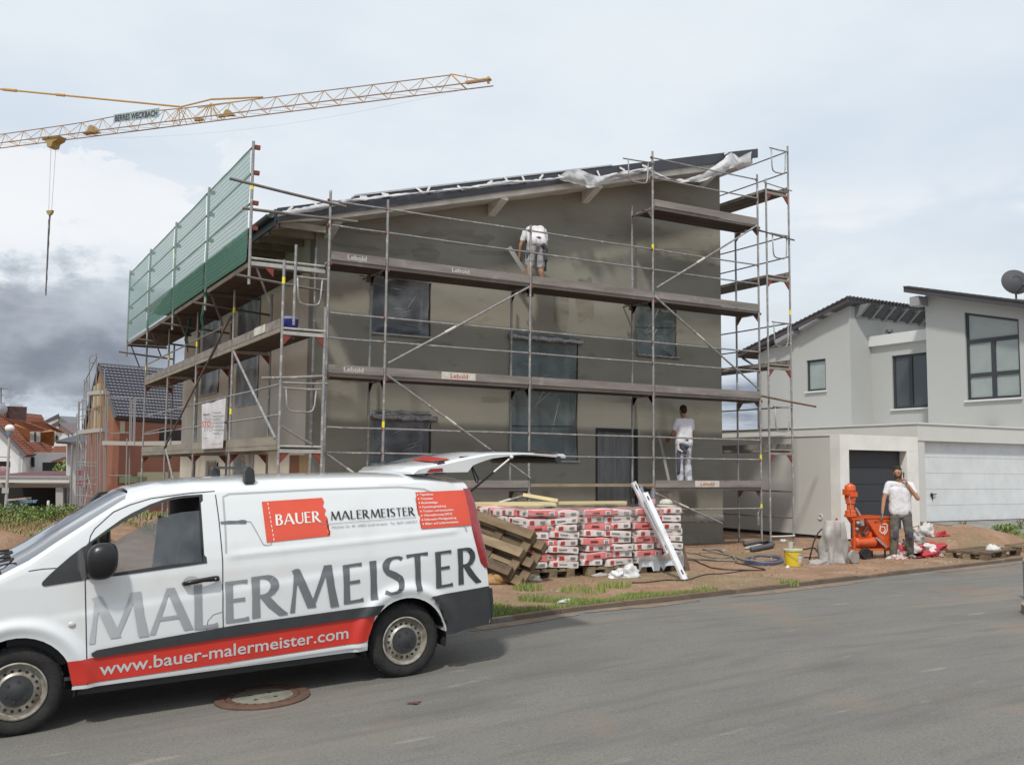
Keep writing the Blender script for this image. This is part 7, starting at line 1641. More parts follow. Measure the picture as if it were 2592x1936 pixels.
for i in range(10):
    x = XA+.30+i*.62*1.1; g = G(); zq = zr(rn.y); g.prism([(rn.y+.02, zq-.03), (yB-.002, zq-.03+sr*(yB-rn.y)), (yB-.002, zq-.52), (yB-.10, zq-.52)], lambda a, z, d: (d, a, z), x, x+.30) if False else g.prism([(yB-.62, zq-.02), (yB+.0-.003, zq-.02), (yB-.003, zq-.46), (yB-.12, zq-.46)], lambda a, z, d: (d, a, z), x, x+.12); g.obj('rafter_tail', M('rafter_grey', (.20, .205, .21), .8), house2)
    g = G(); g.box(x+.13, yB-.60, zq-.055, x+.66, yB-.01, zq-.03); g.prism([(yB-.50, zq-.055), (yB-.06, zq-.055), (yB-.06, zq-.40), (yB-.16, zq-.40)], lambda a, z, d: (d, a, z), x+.20, x+.56); g.obj('soffit_panel', anth, house2)
g = G(); 
for k in range(3): g.prism([(yB+1.2*k, nt_(yB+1.2*k)-.05), (yB+1.2*k+.9, nt_(yB+1.2*k+.9)-.05), (yB+1.2*k+.9, nt_(yB+1.2*k+.9)+.12), (yB+1.2*k, nt_(yB+1.2*k)+.12)], lambda a, z, d: (d, a, z), XA-.33, XA-.01)
g.obj('verge_boards', M('verge_pale', (.28, .28, .29), .8), house2)
g = G(); q = AX(*z5(150, 735), XA-.1); g.path([(XA-.1, rf.y+.05, rf.z-.05), (XA-.1, rf.y-.1, rf.z-.25), (XA-.1, far.y-.1, far.z-.45), (XA-.1, far.y-.1, -1.1)], .05, 8); g.obj('downpipe', M('pipe_grey', ()), house2, smooth='all')
dn = AX(*z5(1302, 188), XD-.5); dn2 = AX(*z5(2200, 300), XD-.5); sd_ = (dn2.z-dn.z)/(dn2.y-dn.y); zd = lambda y: dn.z-.22+sd_*(y-dn.y)
g = G(); g.prism([(y_end-.6, zd(y_end-.6)), (dn.y, zd(dn.y)), (dn.y, zd(dn.y)+.17), (y_end-.6, zd(y_end-.6)+.17)], lambda a, z, d: (d, a, z), XD-.5, XD+9.5); g.obj('roof', tile, house2)
for i in range(20):
    y0_ = dn.y+(y_end-.6-dn.y)*i/20; y1_ = dn.y+(y_end-.6-dn.y)*(i+1)/20; g = G(); g.prism([(y0_, zd(y0_)+.172), (y1_, zd(y1_)+.172), (y1_, zd(y1_)+.235), (y0_, zd(y0_)+.20)], lambda a, z, d: (d, a, z), XD-.53, XD+9.5); g.obj('tile_course', tile, house2)
q = AX(*z5(1450, 280), XD-.2); g = G(); g.box(XD-.45, yD-.1, dt_.z-.20, XD-.002, yD+.25, dt_.z+.10); g.obj('roof_beam', M('verge_pale', ()), house2)
# satellite dish on the near roof
c = AX(2572, 712, XD+1.0); t = thing('satellite_dish', 'grey satellite dish on a short mast above the neighbour roof', 'satellite dish', (c.x, c.y, zd(c.y)))
g = G(); g.lathe([(.0, .06), (.15, .05), (.32, .0), (.42, -.06), (.425, -.055), (.33, .01), (.15, .065)], c, V((-.55, -.75, .25)), 28); g.obj('dish', M('dish_grey', (.055, .058, .065), .7), t, smooth=True)
g = G(); g.tube(c+V((.05, .05, -.1)), (c.x+.05, c.y+.05, zd(c.y)+.1), .03, 8); g.tube(c+V((0, 0, -.38)), c+V((-.35, -.45, -.25)), .015, 6); g.sph(c+V((-.35, -.45, -.22)), .05, 8, 6); g.obj('mast', M('dish_grey', ()), t, smooth=True)
# small weeds at the drive
# ------------------------------------------------------------------ crane
P0, P1 = AZ(0, 369, 32), AZ(1242, 211, 32)
jd = (P1-P0).normalized(); js = V((jd.y, -jd.x, 0)).normalized(); JL = (P1-P0).length
cy_ = M('crane_yellow', (.50, .31, .095), .6, .5, .6, col2=(.38, .25, .12)); cyd = M('crane_yellow_dark', (.33, .24, .09), .6); crs = M('crane_rust', (.30, .20, .15), .7)
tw = P0-jd*26
crane = thing('tower_crane', 'yellow tower crane whose long lattice jib reaches across the sky', 'crane', (tw.x, tw.y, -3.5))
def J(s, w, h): return P0+jd*s+js*w+V((0, 0, h))
HB = .62
def hgt(s): return lerp_table([(-26, 1.25), (0, 1.15), (10, 1.25), (16, 1.55), (22, 1.35), (JL-4.2, 1.15)], s)
g = G()
for w in (-HB, HB): g.tube(J(-26, w, 0), J(JL, w, 0), .055, 6)
g.obj('bottom_chord', crs, crane)
g = G(); S_ = frange(-26, JL-3.6, 2.4)
for a, b in zip(S_, S_[1:]): g.tube(J(a, 0, hgt(a)), J(b, 0, hgt(b)), .05, 6)
g.obj('top_chord', crs, crane)
g = G()
for a, b in zip(S_, S_[1:]):
    m = (a+b)/2
    for w in (-HB, HB): g.tube(J(a, 0, hgt(a)), J(m, w, 0), .028, 5); g.tube(J(m, w, 0), J(b, 0, hgt(b)), .028, 5)
    g.tube(J(m, -HB, 0), J(m, HB, 0), .025, 5); g.tube(J(m, HB, 0), J(m+2.4, -HB, 0), .02, 5)
g.obj('lattice', cy_, crane)
g = G(); e = JL-3.6
g.tube(J(e, 0, 1.25), J(e+3.2, 0, .25), .05, 6); g.tube(J(e, 0, 1.25), J(e+1.2, HB, 0), .06, 6); g.tube(J(e, 0, 1.25), J(e+1.2, -HB, 0), .06, 6); g.tube(J(JL-.2, 0, .0), J(JL-.2, 0, .55), .12, 6); g.tube(J(JL-2, 0, .3), J(JL-2.3, 0, 1.1), .03, 5); g.bar(J(JL-2.2, 0, .3), J(JL, 0, .35), .5, .12); g.obj('jib_head', cy_, crane)
g = G(); s1 = (AD(385*K, 240*K, 90)-P0).dot(jd)
def onj(px, h): 
    # station along the jib seen at column px
    lo, hi = -5, JL
    for _ in range(40):
        m = (lo+hi)/2; d = J(m, 0, h)-CAMLOC; X = 1296+FPX*d.dot(CR)/d.dot(_F)
        if X < px: lo = m
        else: hi = m
    return m
sa = onj(455, 1.5); sb = onj(535, 1.6); sc_ = onj(665, 1.3)
q = AD(0, 226, (J(-2, 0, 4)-CAMLOC).dot(_F)); tie0 = J(sa, 0, 1.55)
g.tube(tie0, tie0+(q-tie0)*1.0, .09, 6); g.tube(q, q+(q-tie0)*1.3, .06, 6); k1 = tie0+(q-tie0)*.62; g.tube(k1, k1+(q-tie0)*.05, .14, 6); g.tube(tie0+(q-tie0)*.98, tie0+(q-tie0)*.90, .15, 6)
g.obj('tie_bar', cy_, crane)
g = G(); g.tube(J(sa, 0, 1.5), J(sb, 0, 1.85), .08, 6); g.tube(J(sb, 0, 1.85), J(sc_, 0, 1.4), .09, 6); g.tube(J(sa+2, 0, 1.2), J(sc_-2, 0, 1.3), .05, 6)
for s in (sa, sb): 
    for d in (-1.2, -.4, .4, 1.2):
        for w in (-HB, HB): g.tube(J(s, 0, 1.5), J(s+d, w, 0), .03, 5)
g.obj('jib_joint', cy_, crane)
for px in (233, 575, 505):
    s = onj(px, .5); g = G(); g.prism([(-.9, .05), (.9, .05), (.7, .25), (.25, .75), (-.1, .8), (-.35, .3)] if px != 505 else [(-.5, -.05), (.5, -.05), (.3, .25), (-.3, .25)], lambda a, b, d: J(s+a, d*(.5 if px != 233 else 1), b*(1 if px == 233 else .8)), -.3, .3); g.obj('jib_winch' if px == 233 else 'joint_plate', cyd, crane)
s = onj(136, -.3); g = G(); g.prism([(-1.1, .15), (1.1, .05), (.9, -.3), (.35, -.5), (.2, -.95), (-.3, -.95), (-.4, -.45), (-.9, -.2)], lambda a, b, d: J(s+a, d, b), -.5, .5); g.obj('trolley', cyd, crane)
hb_ = J(s+.0, 0, 0); zh = AD(110*K, 465*K, (hb_-CAMLOC).dot(_F)).z; zl = AD(106*K, 645*K, (hb_-CAMLOC).dot(_F)).z
g = G()
for w in (-.30, .30): g.tube(hb_+jd*w-V((0, 0, .8)), V((hb_.x+jd.x*w*.6, hb_.y+jd.y*w*.6, zh+.3)), .022, 5)
g.obj('hoist_rope', M('rope_pale', (.42, .42, .43), .7), crane)
g = G(); hx_ = V((hb_.x, hb_.y, zh)); g.prism([(-.36, .28), (.36, .28), (.30, .05), (.12, -.16), (-.12, -.16), (-.30, .05)], lambda a, b, d: hx_+jd*a+js*d+V((0, 0, b)), -.14, .14); hk = g.obj('hook_block', cyd, crane)
g = G(); g.path([hx_-V((0, 0, .15+i*(zh-zl-.2)/14)) + js*.02*math.sin(i*2.1) for i in range(15)], [.10, .07]+[.055+.02*(i % 2) for i in range(12)]+[.05], 6); g.tube(hx_-V((.10, 0, .6)), hx_-V((.04, 0, zh-zl-.6)), .03, 5); g.obj('lifting_chain', M('chain_dark', (.10, .095, .10), .6), crane)
s0, s1_ = onj(296, 1.2), onj(411, 1.3); g = G(); dz = .22
face = -1 if (js.dot(CAMLOC-P0) < 0) else 1; wf = face*(HB*.4)
def SG(a, b): return P0+jd*a+js*(face*.45)+V((0, 0, b))
g.prism([(s0, .62), (s1_, .60), (s1_, 1.50), (s0, 1.44)], lambda a, b, d: P0+jd*a+js*(face*(.42+d))+V((0, 0, b)), 0, .03); sg = g.obj('sign_board', M('crane_sign', (.30, .37, .38), .6), crane)
g = G(); left = s0+.2; right = s1_-.2
text_on(g, 'BERRES WECKBACH', lambda x, z: P0+jd*x+js*(face*.48)+V((0, 0, z)), left, right, .76, .56, bold=.015); o = g.obj('lettering', M('crane_ink', (.02, .03, .06), .6), crane); o.parent = sg
g = G(); g.path([J(onj(170, -.3)+i*(JL-10)/16, 0, -1.2*math.sin(math.pi*i/16)-.2) for i in range(17)], .008, 4); g.obj('trolley_rope', M('rope_pale', ()), crane)
g = G()
for a in (-.8, .8):
    for b in (-.8, .8): g.tube((tw.x+a, tw.y+b, -3.6), (tw.x+a, tw.y+b, 32), .09, 6)
for i in range(22):
    z = -3.5+i*1.6; g.tube((tw.x-.8, tw.y-.8, z), (tw.x+.8, tw.y-.8, z+1.6), .04, 5); g.tube((tw.x+.8, tw.y+.8, z), (tw.x-.8, tw.y+.8, z+1.6), .04, 5); g.tube((tw.x-.8, tw.y+.8, z), (tw.x-.8, tw.y-.8, z+1.6), .04, 5); g.tube((tw.x+.8, tw.y-.8, z), (tw.x+.8, tw.y+.8, z+1.6), .04, 5)
g.tube((tw.x, tw.y, 32), q+(q-tie0)*1.3, .15, 6); g.obj('tower', cy_, crane)
g = G(); g.box(tw.x-2.5, tw.y-2.5, -4, tw.x+2.5, tw.y+2.5, -3.5); g.obj('base', conc, crane)

# ------------------------------------------------------------------ houses at the left
def q3(a, b): return (a/3.004, 850+b/3.004)
def q6(a, b): return (a/6.354, 1000+b/6.354)
def pd(pt, dep): return AD(pt[0], pt[1], dep)
def poly_obj(nm, pts, mat, par, back=None, th=.15):
    """thick plate through coplanar-ish points"""
    pts = [V(p) for p in pts]; n = (pts[1]-pts[0]).cross(pts[2]-pts[0]).normalized()
    if n.dot(CAMLOC-pts[0]) < 0: n = -n
    g = G(); k = len(pts); vs = pts+[p-n*th for p in pts]; g.add(vs, [tuple(range(k)), tuple(range(2*k-1, k-1, -1))]+[(i, (i+1) % k, k+(i+1) % k, k+i) for i in range(k)]); return g.obj(nm, mat, par)
ZG = -4.2
def tiled(nm, A, B, Cc, Dd, rows, cols, mat, par, amp=.045, stuff=True):
    """wavy tile field: A-B ridge, D-C eave"""
    A, B, Cc, Dd = V(A), V(B), V(Cc), V(Dd); n = (B-A).cross(Dd-A).normalized()
    if n.z < 0: n = -n
    NC = cols*4; vs = []; fs = []
    for r in range(rows):
        for e in (0, 1):
            v = (r+e)/rows
            for c in range(NC+1):
                u = c/NC; p = A*(1-u)*(1-v)+B*u*(1-v)+Cc*u*v+Dd*(1-u)*v; vs.append(p+n*(amp*math.sin(2*math.pi*c/4)+(.07 if e else .0)))
    for r in range(rows):
        b = r*2*(NC+1)
        fs += [(b+c, b+c+1, b+NC+1+c+1, b+NC+1+c) for c in range(NC)]
        if r: pb = b-(NC+1); fs += [(pb+c, pb+c+1, b+c+1, b+c) for c in range(NC)]
    g = G(); g.add(vs, fs); o = g.obj(nm, mat, par, fix=False); o['kind'] = 'stuff'; return o
# --- house under construction
tilem = M('slate_blue_tile', (.115, .118, .14), .65, .3, .8, col2=(.09, .093, .11)); cladb = M('brown_cladding', (.30, .165, .06), .85, .5, .7, col2=(.20, .11, .045), stretch=(4, 4, .3)); brick = M('orange_block', (.27, .115, .075), .9, .6, .6, .3, 5, col2=(.19, .085, .06)); layer(brick, (.22, .20, .15), .35, .62, .68, .8)
D1 = 52
bh = thing('house_shell', 'half-built orange block house with blue-grey tiled roof and brown gable', 'house', pd(q3(900, 1250), D1))
apex = pd(q3(762, 218), D1); apr = pd(q3(1560, 285), D1+9); el = pd(q3(885, 612), D1-3.2); er = pd(q3(1560, 655), D1+5.2)
tiled('roof_tiles', apex, apr, er, el, 17, 30, tilem, bh, .022)
bl = pd(q3(640, 715), D1+4.0)
poly_obj('roof_slope', [apex, apr, er, el], M('roof_under', (.08, .08, .09), .9), bh, th=.2)
poly_obj('roof_slope', [apex+V((0, 0, -.05)), apr+V((0, 0, -.05)), apr+(bl-apex), bl], M('roof_under', ()), bh, th=.2)
gb = pd(q3(800, 1230), D1-3.0)
def down(p, z=ZG): return V((p.x, p.y, z))
cen = (el+bl)/2
def inset(p, k=.12): return p+(cen-p)*k-V((0, 0, .15))
ge, gl_, ga = inset(el), inset(bl), apex-V((0, 0, .35))
poly_obj('gable_cladding', [ga, gl_, ge], cladb, bh, th=.12)
poly_obj('end_wall', [gl_, ge, down(ge), down(gl_)], brick, bh, th=.3)
wr = er-(er-el)*.02; w_e = down(ge, 0); dirw = (er-el).normalized()
fe = ge+(apr-apex).normalized()*16; fe.z = ge.z
poly_obj('front_wall', [ge, fe, down(fe), down(ge)], brick, bh, th=.3)
nrm = (fe-ge).cross(V((0, 0, 1))).normalized(); nrm = nrm if nrm.dot(CAMLOC-ge) > 0 else -nrm
def onw(u, z0, u1, z1, mat, nm, dep=.06):
    d = (fe-ge).normalized(); g = G(); a = ge+d*u+nrm*dep*.5; b = ge+d*u1+nrm*dep*.5
    g.obox((a+b)/2+V((0, 0, (z0+z1)/2-ge.z)), (b-a)/2, nrm*dep*.5, (0, 0, (z1-z0)/2)); return g.obj(nm, mat, bh)
def uz(pt):   # wall coordinates of a photo point
    d = (fe-ge).normalized(); rr_ = ray(*pt); t_ = (ge-CAMLOC).dot(nrm)/rr_.dot(nrm); p = CAMLOC+rr_*t_; return (p-ge).dot(d), p.z
for nm, a, b, mt in (('window_opening', (1215, 700), (1410, 870), M('opening_dark', (.02, .02, .022), .9)), ('insulation_patch', (880, 645), (940, 735), M('insul_pale', (.40, .40, .30), .9)), ('insulation_patch', (1040, 1035), (1400, 1130), M('insul_cream', (.42, .40, .27), .9)), ('insulation_patch', (900, 1070), (1110, 1115), M('insul_green', (.24, .30, .16), .9)), ('slab_edge', (795, 1135), (1130, 1165), M('slab_red', (.42, .08, .05), .8)), ('block_pillar', (790, 780), (860, 1050), M('block_dark', (.27, .12, .08), .9))):
    u0, za = uz(q3(*a)); u1, zb_ = uz(q3(*b)); onw(max(.05, u0), zb_, u1, za, mt, nm)
for k, (w_, z_) in enumerate(((.5, 1.6), (-.35, 1.6), (.1, .2))):
    p = ga*.35+ge*.3+gl_*.35+(ge-gl_)*.15*w_+V((0, 0, z_-1.0)); nn = (ge-gl_).cross(V((0, 0, 1))).normalized(); nn = nn if nn.dot(CAMLOC-p) > 0 else -nn; g = G(); g.obox(p, (ge-gl_).normalized()*.22, nn*.2, (0, 0, .6)); g.obj('loft_stud', M('loft_stud', (.45, .38, .24), .8), bh)
# --- its scaffold
s2 = thing('far_scaffold', 'light tubular scaffold standing around the half-built house', 'scaffold', pd(q3(600, 1250), D1-6))
stl = M('far_tube', (.25, .25, .255), .6); fdk = M('far_deck', (.36, .35, .32), .8)
def ft_(a, b, da, db, r=.035, mat=stl, nm='tube'): g = G(); g.tube(pd(q3(*a), da), pd(q3(*b), db), r, 5); g.obj(nm, mat, s2)
for x, yt, yb2, dd in ((600, 500, 1290, 50), (627, 480, 1300, 47), (655, 320, 1290, 49), (680, 165, 1290, 50), (733, 130, 1290, 50), (585, 590, 1300, 50), (640, 330, 1280, 52), (700, 440, 1290, 46), (765, 380, 1290, 45), (795, 250, 1290, 46), (806, 400, 1290, 44), (745, 740, 1290, 45), (820, 470, 800, 44), (990, 470, 1150, 44), (1003, 480, 820, 46), (1020, 470, 820, 44), (965, 780, 1180, 43), (1030, 480, 830, 43)): ft_((x, yt), (x-8, yb2), dd, dd, (.027 if x != 600 else .045), nm='post')
for a, b in (((627, 560), (750, 560)), ((585, 640), (650, 630)), ((655, 420), (740, 400)), ((680, 210), (735, 195)), ((820, 468), (1005, 470)), ((1030, 475), (1400, 490)), ((590, 960), (735, 965)), ((590, 985), (735, 990)), ((590, 1100), (735, 1075)), ((590, 1120), (735, 1130)), ((575, 1210), (760, 1220)), ((800, 1060), (1000, 1062)), ((1090, 740), (1250, 700)), ((580, 620), (660, 600)), ((740, 590), (800, 570)), ((790, 745), (980, 735))): ft_(a, b, 47, 46, .022, nm='rail')
for a, b in (((655, 330), (740, 155)), ((605, 800), (700, 1200)), ((660, 760), (640, 1150)), ((700, 980), (640, 1300))): ft_(a, b, 47.5, 46.5, .028, nm='brace')
for a, b, dd in (((620, 735), (800, 715), 46), ((800, 815), (1080, 820), 44), ((1080, 820), (1420, 815), 42), ((690, 440), (810, 432), 46)):
    g = G(); g.bar(pd(q3(*a), dd), pd(q3(*b), dd), .7, .18); g.obj('deck', fdk, s2)
for a, b in (((585, 1040), (735, 1045)), ((585, 1118), (735, 1120))): g = G(); g.bar(pd(q3(*a), 54), pd(q3(*b), 54), .1, .28); g.obj('red_band', M('red_band_far', (.25, .04, .05), .8), s2)
for (x0, y0, x1, y1) in ((680, 140, 732, 210), (640, 330, 668, 400), (598, 490, 660, 560)):
    g = G(); g.path([pd(q3(*p), 49) for p in ((x0, y1), (x0+3, y0+25), (x0+20, y0+8), (x1-4, y0), (x1, y0+60), (x0+10, y1))], .028, 5); g.obj('end_frame', stl, s2)
# --- white pillar house between
D3 = 66
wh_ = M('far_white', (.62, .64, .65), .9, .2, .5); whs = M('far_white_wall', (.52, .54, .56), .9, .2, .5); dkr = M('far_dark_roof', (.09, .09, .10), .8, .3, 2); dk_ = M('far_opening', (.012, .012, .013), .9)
h3 = thing('white_house_end', 'white house end wall with a shallow dark hipped roof behind the far scaffold', 'house', pd(q3(560, 1320), D3))
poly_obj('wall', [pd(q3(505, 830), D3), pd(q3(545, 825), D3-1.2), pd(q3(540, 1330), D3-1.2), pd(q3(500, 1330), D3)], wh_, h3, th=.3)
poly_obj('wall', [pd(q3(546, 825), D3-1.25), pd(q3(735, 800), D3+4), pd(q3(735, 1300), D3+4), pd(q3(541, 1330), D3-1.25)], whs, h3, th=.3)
poly_obj('roof', [pd(q3(430, 818), D3-2), pd(q3(640, 760), D3+3), pd(q3(760, 745), D3+8), pd(q3(735, 815), D3+2), pd(q3(545, 826), D3-3)], dkr, h3, th=.2)
g = G(); g.tube(pd(q3(548, 830), D3-3), pd(q3(535, 1330), D3-3), .06, 6); g.obj('downpipe', stl, h3)
# --- orange-roofed house
D4 = 82
ort = M('orange_tile', (.22, .078, .045), .8, .5, .5, .2, 6, col2=(.165, .062, .04)); orw = M('orange_boards', (.34, .145, .05), .8, .4, .6, col2=(.26, .11, .04), stretch=(.3, .3, 4))
h4 = thing('orange_roof_house', 'white house with steep orange tiled roof, boarded dormers and a chimney', 'house', pd(q6(200, 1700), D4))
rg0 = pd(q6(-220, 265), D4-3); rg1 = pd(q6(690, 352), D4+10); ev1 = pd(q6(870, 965), D4+5); ev0 = pd(q6(430, 962), D4-6); 
tiled('roof_tiles', rg0, rg1, ev1, ev0, 26, 30, ort, h4, .05)
poly_obj('roof_slope', [rg0, rg1, ev1, ev0], M('roof_under', ()), h4, th=.25)
lf = pd(q6(-900, 1000), D4+4)
poly_obj('roof_slope', [rg0, rg1, rg1+(lf-rg0), lf], ort, h4, th=.25)
ga4 = rg0+V((0, 0, -.6)); gr4 = pd(q6(370, 925), D4-5.2); gb4 = pd(q6(350, 1260), D4-5.2); 
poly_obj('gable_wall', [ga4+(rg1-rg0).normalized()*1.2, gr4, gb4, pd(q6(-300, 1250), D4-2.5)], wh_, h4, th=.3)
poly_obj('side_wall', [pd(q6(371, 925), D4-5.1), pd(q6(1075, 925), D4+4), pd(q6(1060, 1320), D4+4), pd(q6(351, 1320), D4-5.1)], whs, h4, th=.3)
g = G(); 
for x0, y0, x1, y1 in ((540, 990, 600, 1150), (700, 1080, 975, 1220)): poly_obj('opening', [pd(q6(x0, y0), D4-3.6), pd(q6(x1, y0), D4-1), pd(q6(x1, y1), D4-1), pd(q6(x0, y1), D4-3.6)], dk_, h4, th=.1)
poly_obj('window', [pd(q6(-20, 1065), D4-6.3), pd(q6(165, 1065), D4-6.0), pd(q6(165, 1165), D4-6.0), pd(q6(-20, 1165), D4-6.3)], dk_, h4, th=.1)
poly_obj('flower_box', [pd(q6(-20, 1150), D4-6.9), pd(q6(105, 1160), D4-6.9), pd(q6(100, 1270), D4-6.9), pd(q6(-20, 1280), D4-6.9)], M('flowers_far', (.20, .07, .09), .9, .8, 2, col2=(.45, .35, .35)), h4, th=.5)
poly_obj('railing', [pd(q6(-20, 990), D4-6.8), pd(q6(170, 995), D4-6.8), pd(q6(170, 1003), D4-6.8), pd(q6(-20, 998), D4-6.8)], dk_, h4, th=.05)
poly_obj('lower_roof', [pd(q6(880, 820), D4+3.5), pd(q6(1075, 815), D4+6), pd(q6(1065, 1072), D4+3), pd(q6(770, 1068), D4+0)], ort, h4, th=.2)
# dormers
for k, (ck, win, top) in enumerate(((((225, 480), (480, 560), (475, 760), (430, 735)), ((480, 590), (640, 585), (632, 755), (485, 752)), ((10, 350), (310, 400), (730, 555), (650, 590), (500, 575))), (((650, 600), (870, 580), (880, 745), (860, 830), (640, 740)), ((882, 640), (940, 645), (935, 760), (885, 765)), ((445, 430), (690, 420), (1040, 600), (960, 610), (875, 575))))):
    dd = D4-3.5 if k == 0 else D4-1.5
    dm = poly_obj('dormer', [pd(q6(*p), dd+j*.3) for j, p in enumerate(ck)], orw, h4, th=.3)
    w_ = poly_obj('dormer_window', [pd(q6(*p), dd-.7) for p in win], M('curtain_pale', (.42, .42, .41), .8), h4, th=.15); w_.parent = dm
    xm = (win[0][0]+win[1][0])/2; m = poly_obj('mullion', [pd(q6(xm-9, win[0][1]), dd-.8), pd(q6(xm+9, win[0][1]), dd-.8), pd(q6(xm+9, win[2][1]), dd-.8), pd(q6(xm-9, win[2][1]), dd-.8)], dk_, h4, th=.05); m.parent = dm
    r_ = poly_obj('dormer_roof', [pd(q6(*p), dd-1.6+j*.1) for j, p in enumerate(top)], ort, h4, th=.25); r_.parent = dm
c1 = pd(q6(250, 330), D4+0.5); g = G(); g.box(c1.x-.75, c1.y-.6, c1.z-2.5, c1.x+.8, c1.y+.6, c1.z+.75); g.obj('chimney', M('chimney_dark', (.085, .05, .045), .9, .5, 2), h4); g = G(); g.box(c1.x-.5, c1.y-.4, c1.z+.75, c1.x+.5, c1.y+.4, c1.z+.95); g.obj('chimney_cap', whs, h4)
t = thing('satellite_dish', 'grey dish on the orange house roof at the left edge', 'satellite dish', pd(q6(20, 270), D4-1)); c = pd(q6(18, 218), D4-1.4); g = G(); g.lathe([(0, .05), (.3, .0), (.5, -.1), (.48, -.12), (.3, -.02)], c, V((.1, -1, .2)), 20); g.tube(c, c-V((0, -.3, 1.2)), .05, 6); g.obj('dish', M('dish_pale', (.25, .25, .27), .6), t, smooth=True)
t = thing('roof_aerial', 'thin television aerial above the left-hand roof', 'aerial', pd(q6(12, 300), D4-1)); g = G(); a = pd(q3(8, 560), D4-1); b = pd(q3(8, 393), D4-1); g.tube(a, b, .05, 5)
for y, x in ((400, 60), (450, 28), (510, 38)): g.tube(pd(q3(8, y), D4-1), pd(q3(x, y+2), D4-1), .03, 4)
g.obj('mast', M('pipe_grey', ()), t)
# --- carport with a wine-red roof
D5 = 64
h5 = thing('carport', 'white carport with wine-red roof and a dark opening', 'carport', pd(q6(300, 1900), D5))
poly_obj('roof', [pd(q6(-20, 1290), D5), pd(q6(1060, 1288), D5+1), pd(q6(1050, 1215), D5+7), pd(q6(420, 1235), D5+7), pd(q6(-20, 1275), D5+3)], M('winered_roof', (.13, .045, .06), .8, .3, 1), h5, th=.15)
poly_obj('fascia', [pd(q6(-20, 1325), D5-.1), pd(q6(1112, 1330), D5-.1), pd(q6(1112, 1402), D5-.1), pd(q6(-20, 1405), D5-.1)], wh_, h5, th=.25)
poly_obj('gutter', [pd(q6(-20, 1296), D5-.2), pd(q6(1112, 1298), D5-.2), pd(q6(1112, 1324), D5-.2), pd(q6(-20, 1322), D5-.2)], M('gutter_grey', (.28, .29, .29), .6), h5, th=.15)
poly_obj('lintel', [pd(q6(-20, 1408), D5+.4), pd(q6(1105, 1408), D5+.4), pd(q6(1105, 1485), D5+.4), pd(q6(-20, 1485), D5+.4)], M('lintel_grey', (.26, .24, .21), .9), h5, th=.2)
for x0, x1 in ((895, 1012),): poly_obj('pillar', [pd(q6(x0, 1484), D5+.3), pd(q6(x1, 1484), D5+.3), pd(q6(x1, 2000), D5+.3), pd(q6(x0, 2000), D5+.3)], M('pillar_grey', (.40, .41, .40), .9, .3, 2), h5, th=.6)
g = G(); a, b = pd(q6(-60, 1480), D5+6), pd(q6(1105, 1480), D5+6); g.add([a, b, down(b), down(a)], [(0, 1, 2, 3)]); g.add([pd(q6(1106, 1480), D5+.5), b, down(b), down(pd(q6(1106, 1480), D5+.5))], [(0, 1, 2, 3)]); g.obj('back_wall', dk_, h5)
# --- far white gabled houses
for k, (lab, ap, l, r, b, rr_, dd) in enumerate((('white gabled house with grey roof far behind', (930, 335), (780, 415), (1080, 445), 560, (1230, 350), 118), ('lower white gable with brown roof in front of the farther one', (935, 450), (860, 495), (1095, 565), 640, (1230, 450), 108))):
    t = thing('far_house', lab, 'house', pd(q6(950, 700), dd)); A, L1, R1 = pd(q6(*ap), dd), pd(q6(*l), dd), pd(q6(*r), dd)
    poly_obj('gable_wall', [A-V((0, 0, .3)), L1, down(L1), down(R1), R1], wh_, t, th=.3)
    poly_obj('roof', [A+V((0, -.5, 0)), pd(q6(*rr_), dd+8), pd(q6(rr_[0]+20, r[1]+0), dd+4), R1+V((.6, -.5, -.4))], M('far_brown_roof' if k else 'far_grey_roof', (.17, .13, .13) if k else (.17, .18, .19), .8), t, th=.3)
    poly_obj('verge', [A+V((0, -.7, .25)), L1+V((-.8, -.7, -.2)), L1+V((-.8, -.7, -.6)), A+V((0, -.7, -.3))], dkr, t, th=.3)
# street lamp, stake and blue tub
D6 = 46
t = thing('street_lamp', 'slim pale street lamp with a white globe at the left', 'street lamp', pd(q3(45, 1290), D6)); g = G(); g.tube(pd(q3(45, 1300), D6), pd(q3(73, 720), D6), .075, 10, .05); g.obj('pole', M('lamp_pole', (.42, .41, .39), .6), t, smooth=True)
g = G(); g.sph(pd(q3(74, 703), D6), (.21, .21, .18), 16, 12); g.obj('globe', M('lamp_globe', (.75, .75, .74), .4), t, smooth='all'); g = G(); g.lathe([(.10, -.34), (.15, -.18), (.16, -.12)], pd(q3(74, 703), D6), n=12); g.obj('collar', M('lamp_collar', (.20, .24, .32), .5), t, smooth=True)
g = G(); g.box(pd(q3(40, 1175), D6).x-.14, pd(q3(40, 1175), D6).y-.1, pd(q3(40, 1195), D6).z, pd(q3(66, 1175), D6).x, pd(q3(40, 1175), D6).y+.1, pd(q3(40, 1155), D6).z); g.obj('fuse_box', M('lamp_pole', ()), t)
t = thing('white_stake', 'short white marker stake on the weedy bank', 'stake', pd(q3(362, 1355), 40)); g = G(); g.tube(pd(q3(362, 1362), 40), pd(q3(368, 1253), 40), .05, 8); g.obj('stake', M('lamp_globe', ()), t)
a, b = pd(q3(62, 1245), 44), pd(q3(217, 1235), 44); t = thing('skip', 'blue rubbish container with a board across the top, left behind the weeds', 'skip', (a.x, a.y, -2.2)); g = G(); zb2 = pd(q3(62, 1335), 44).z
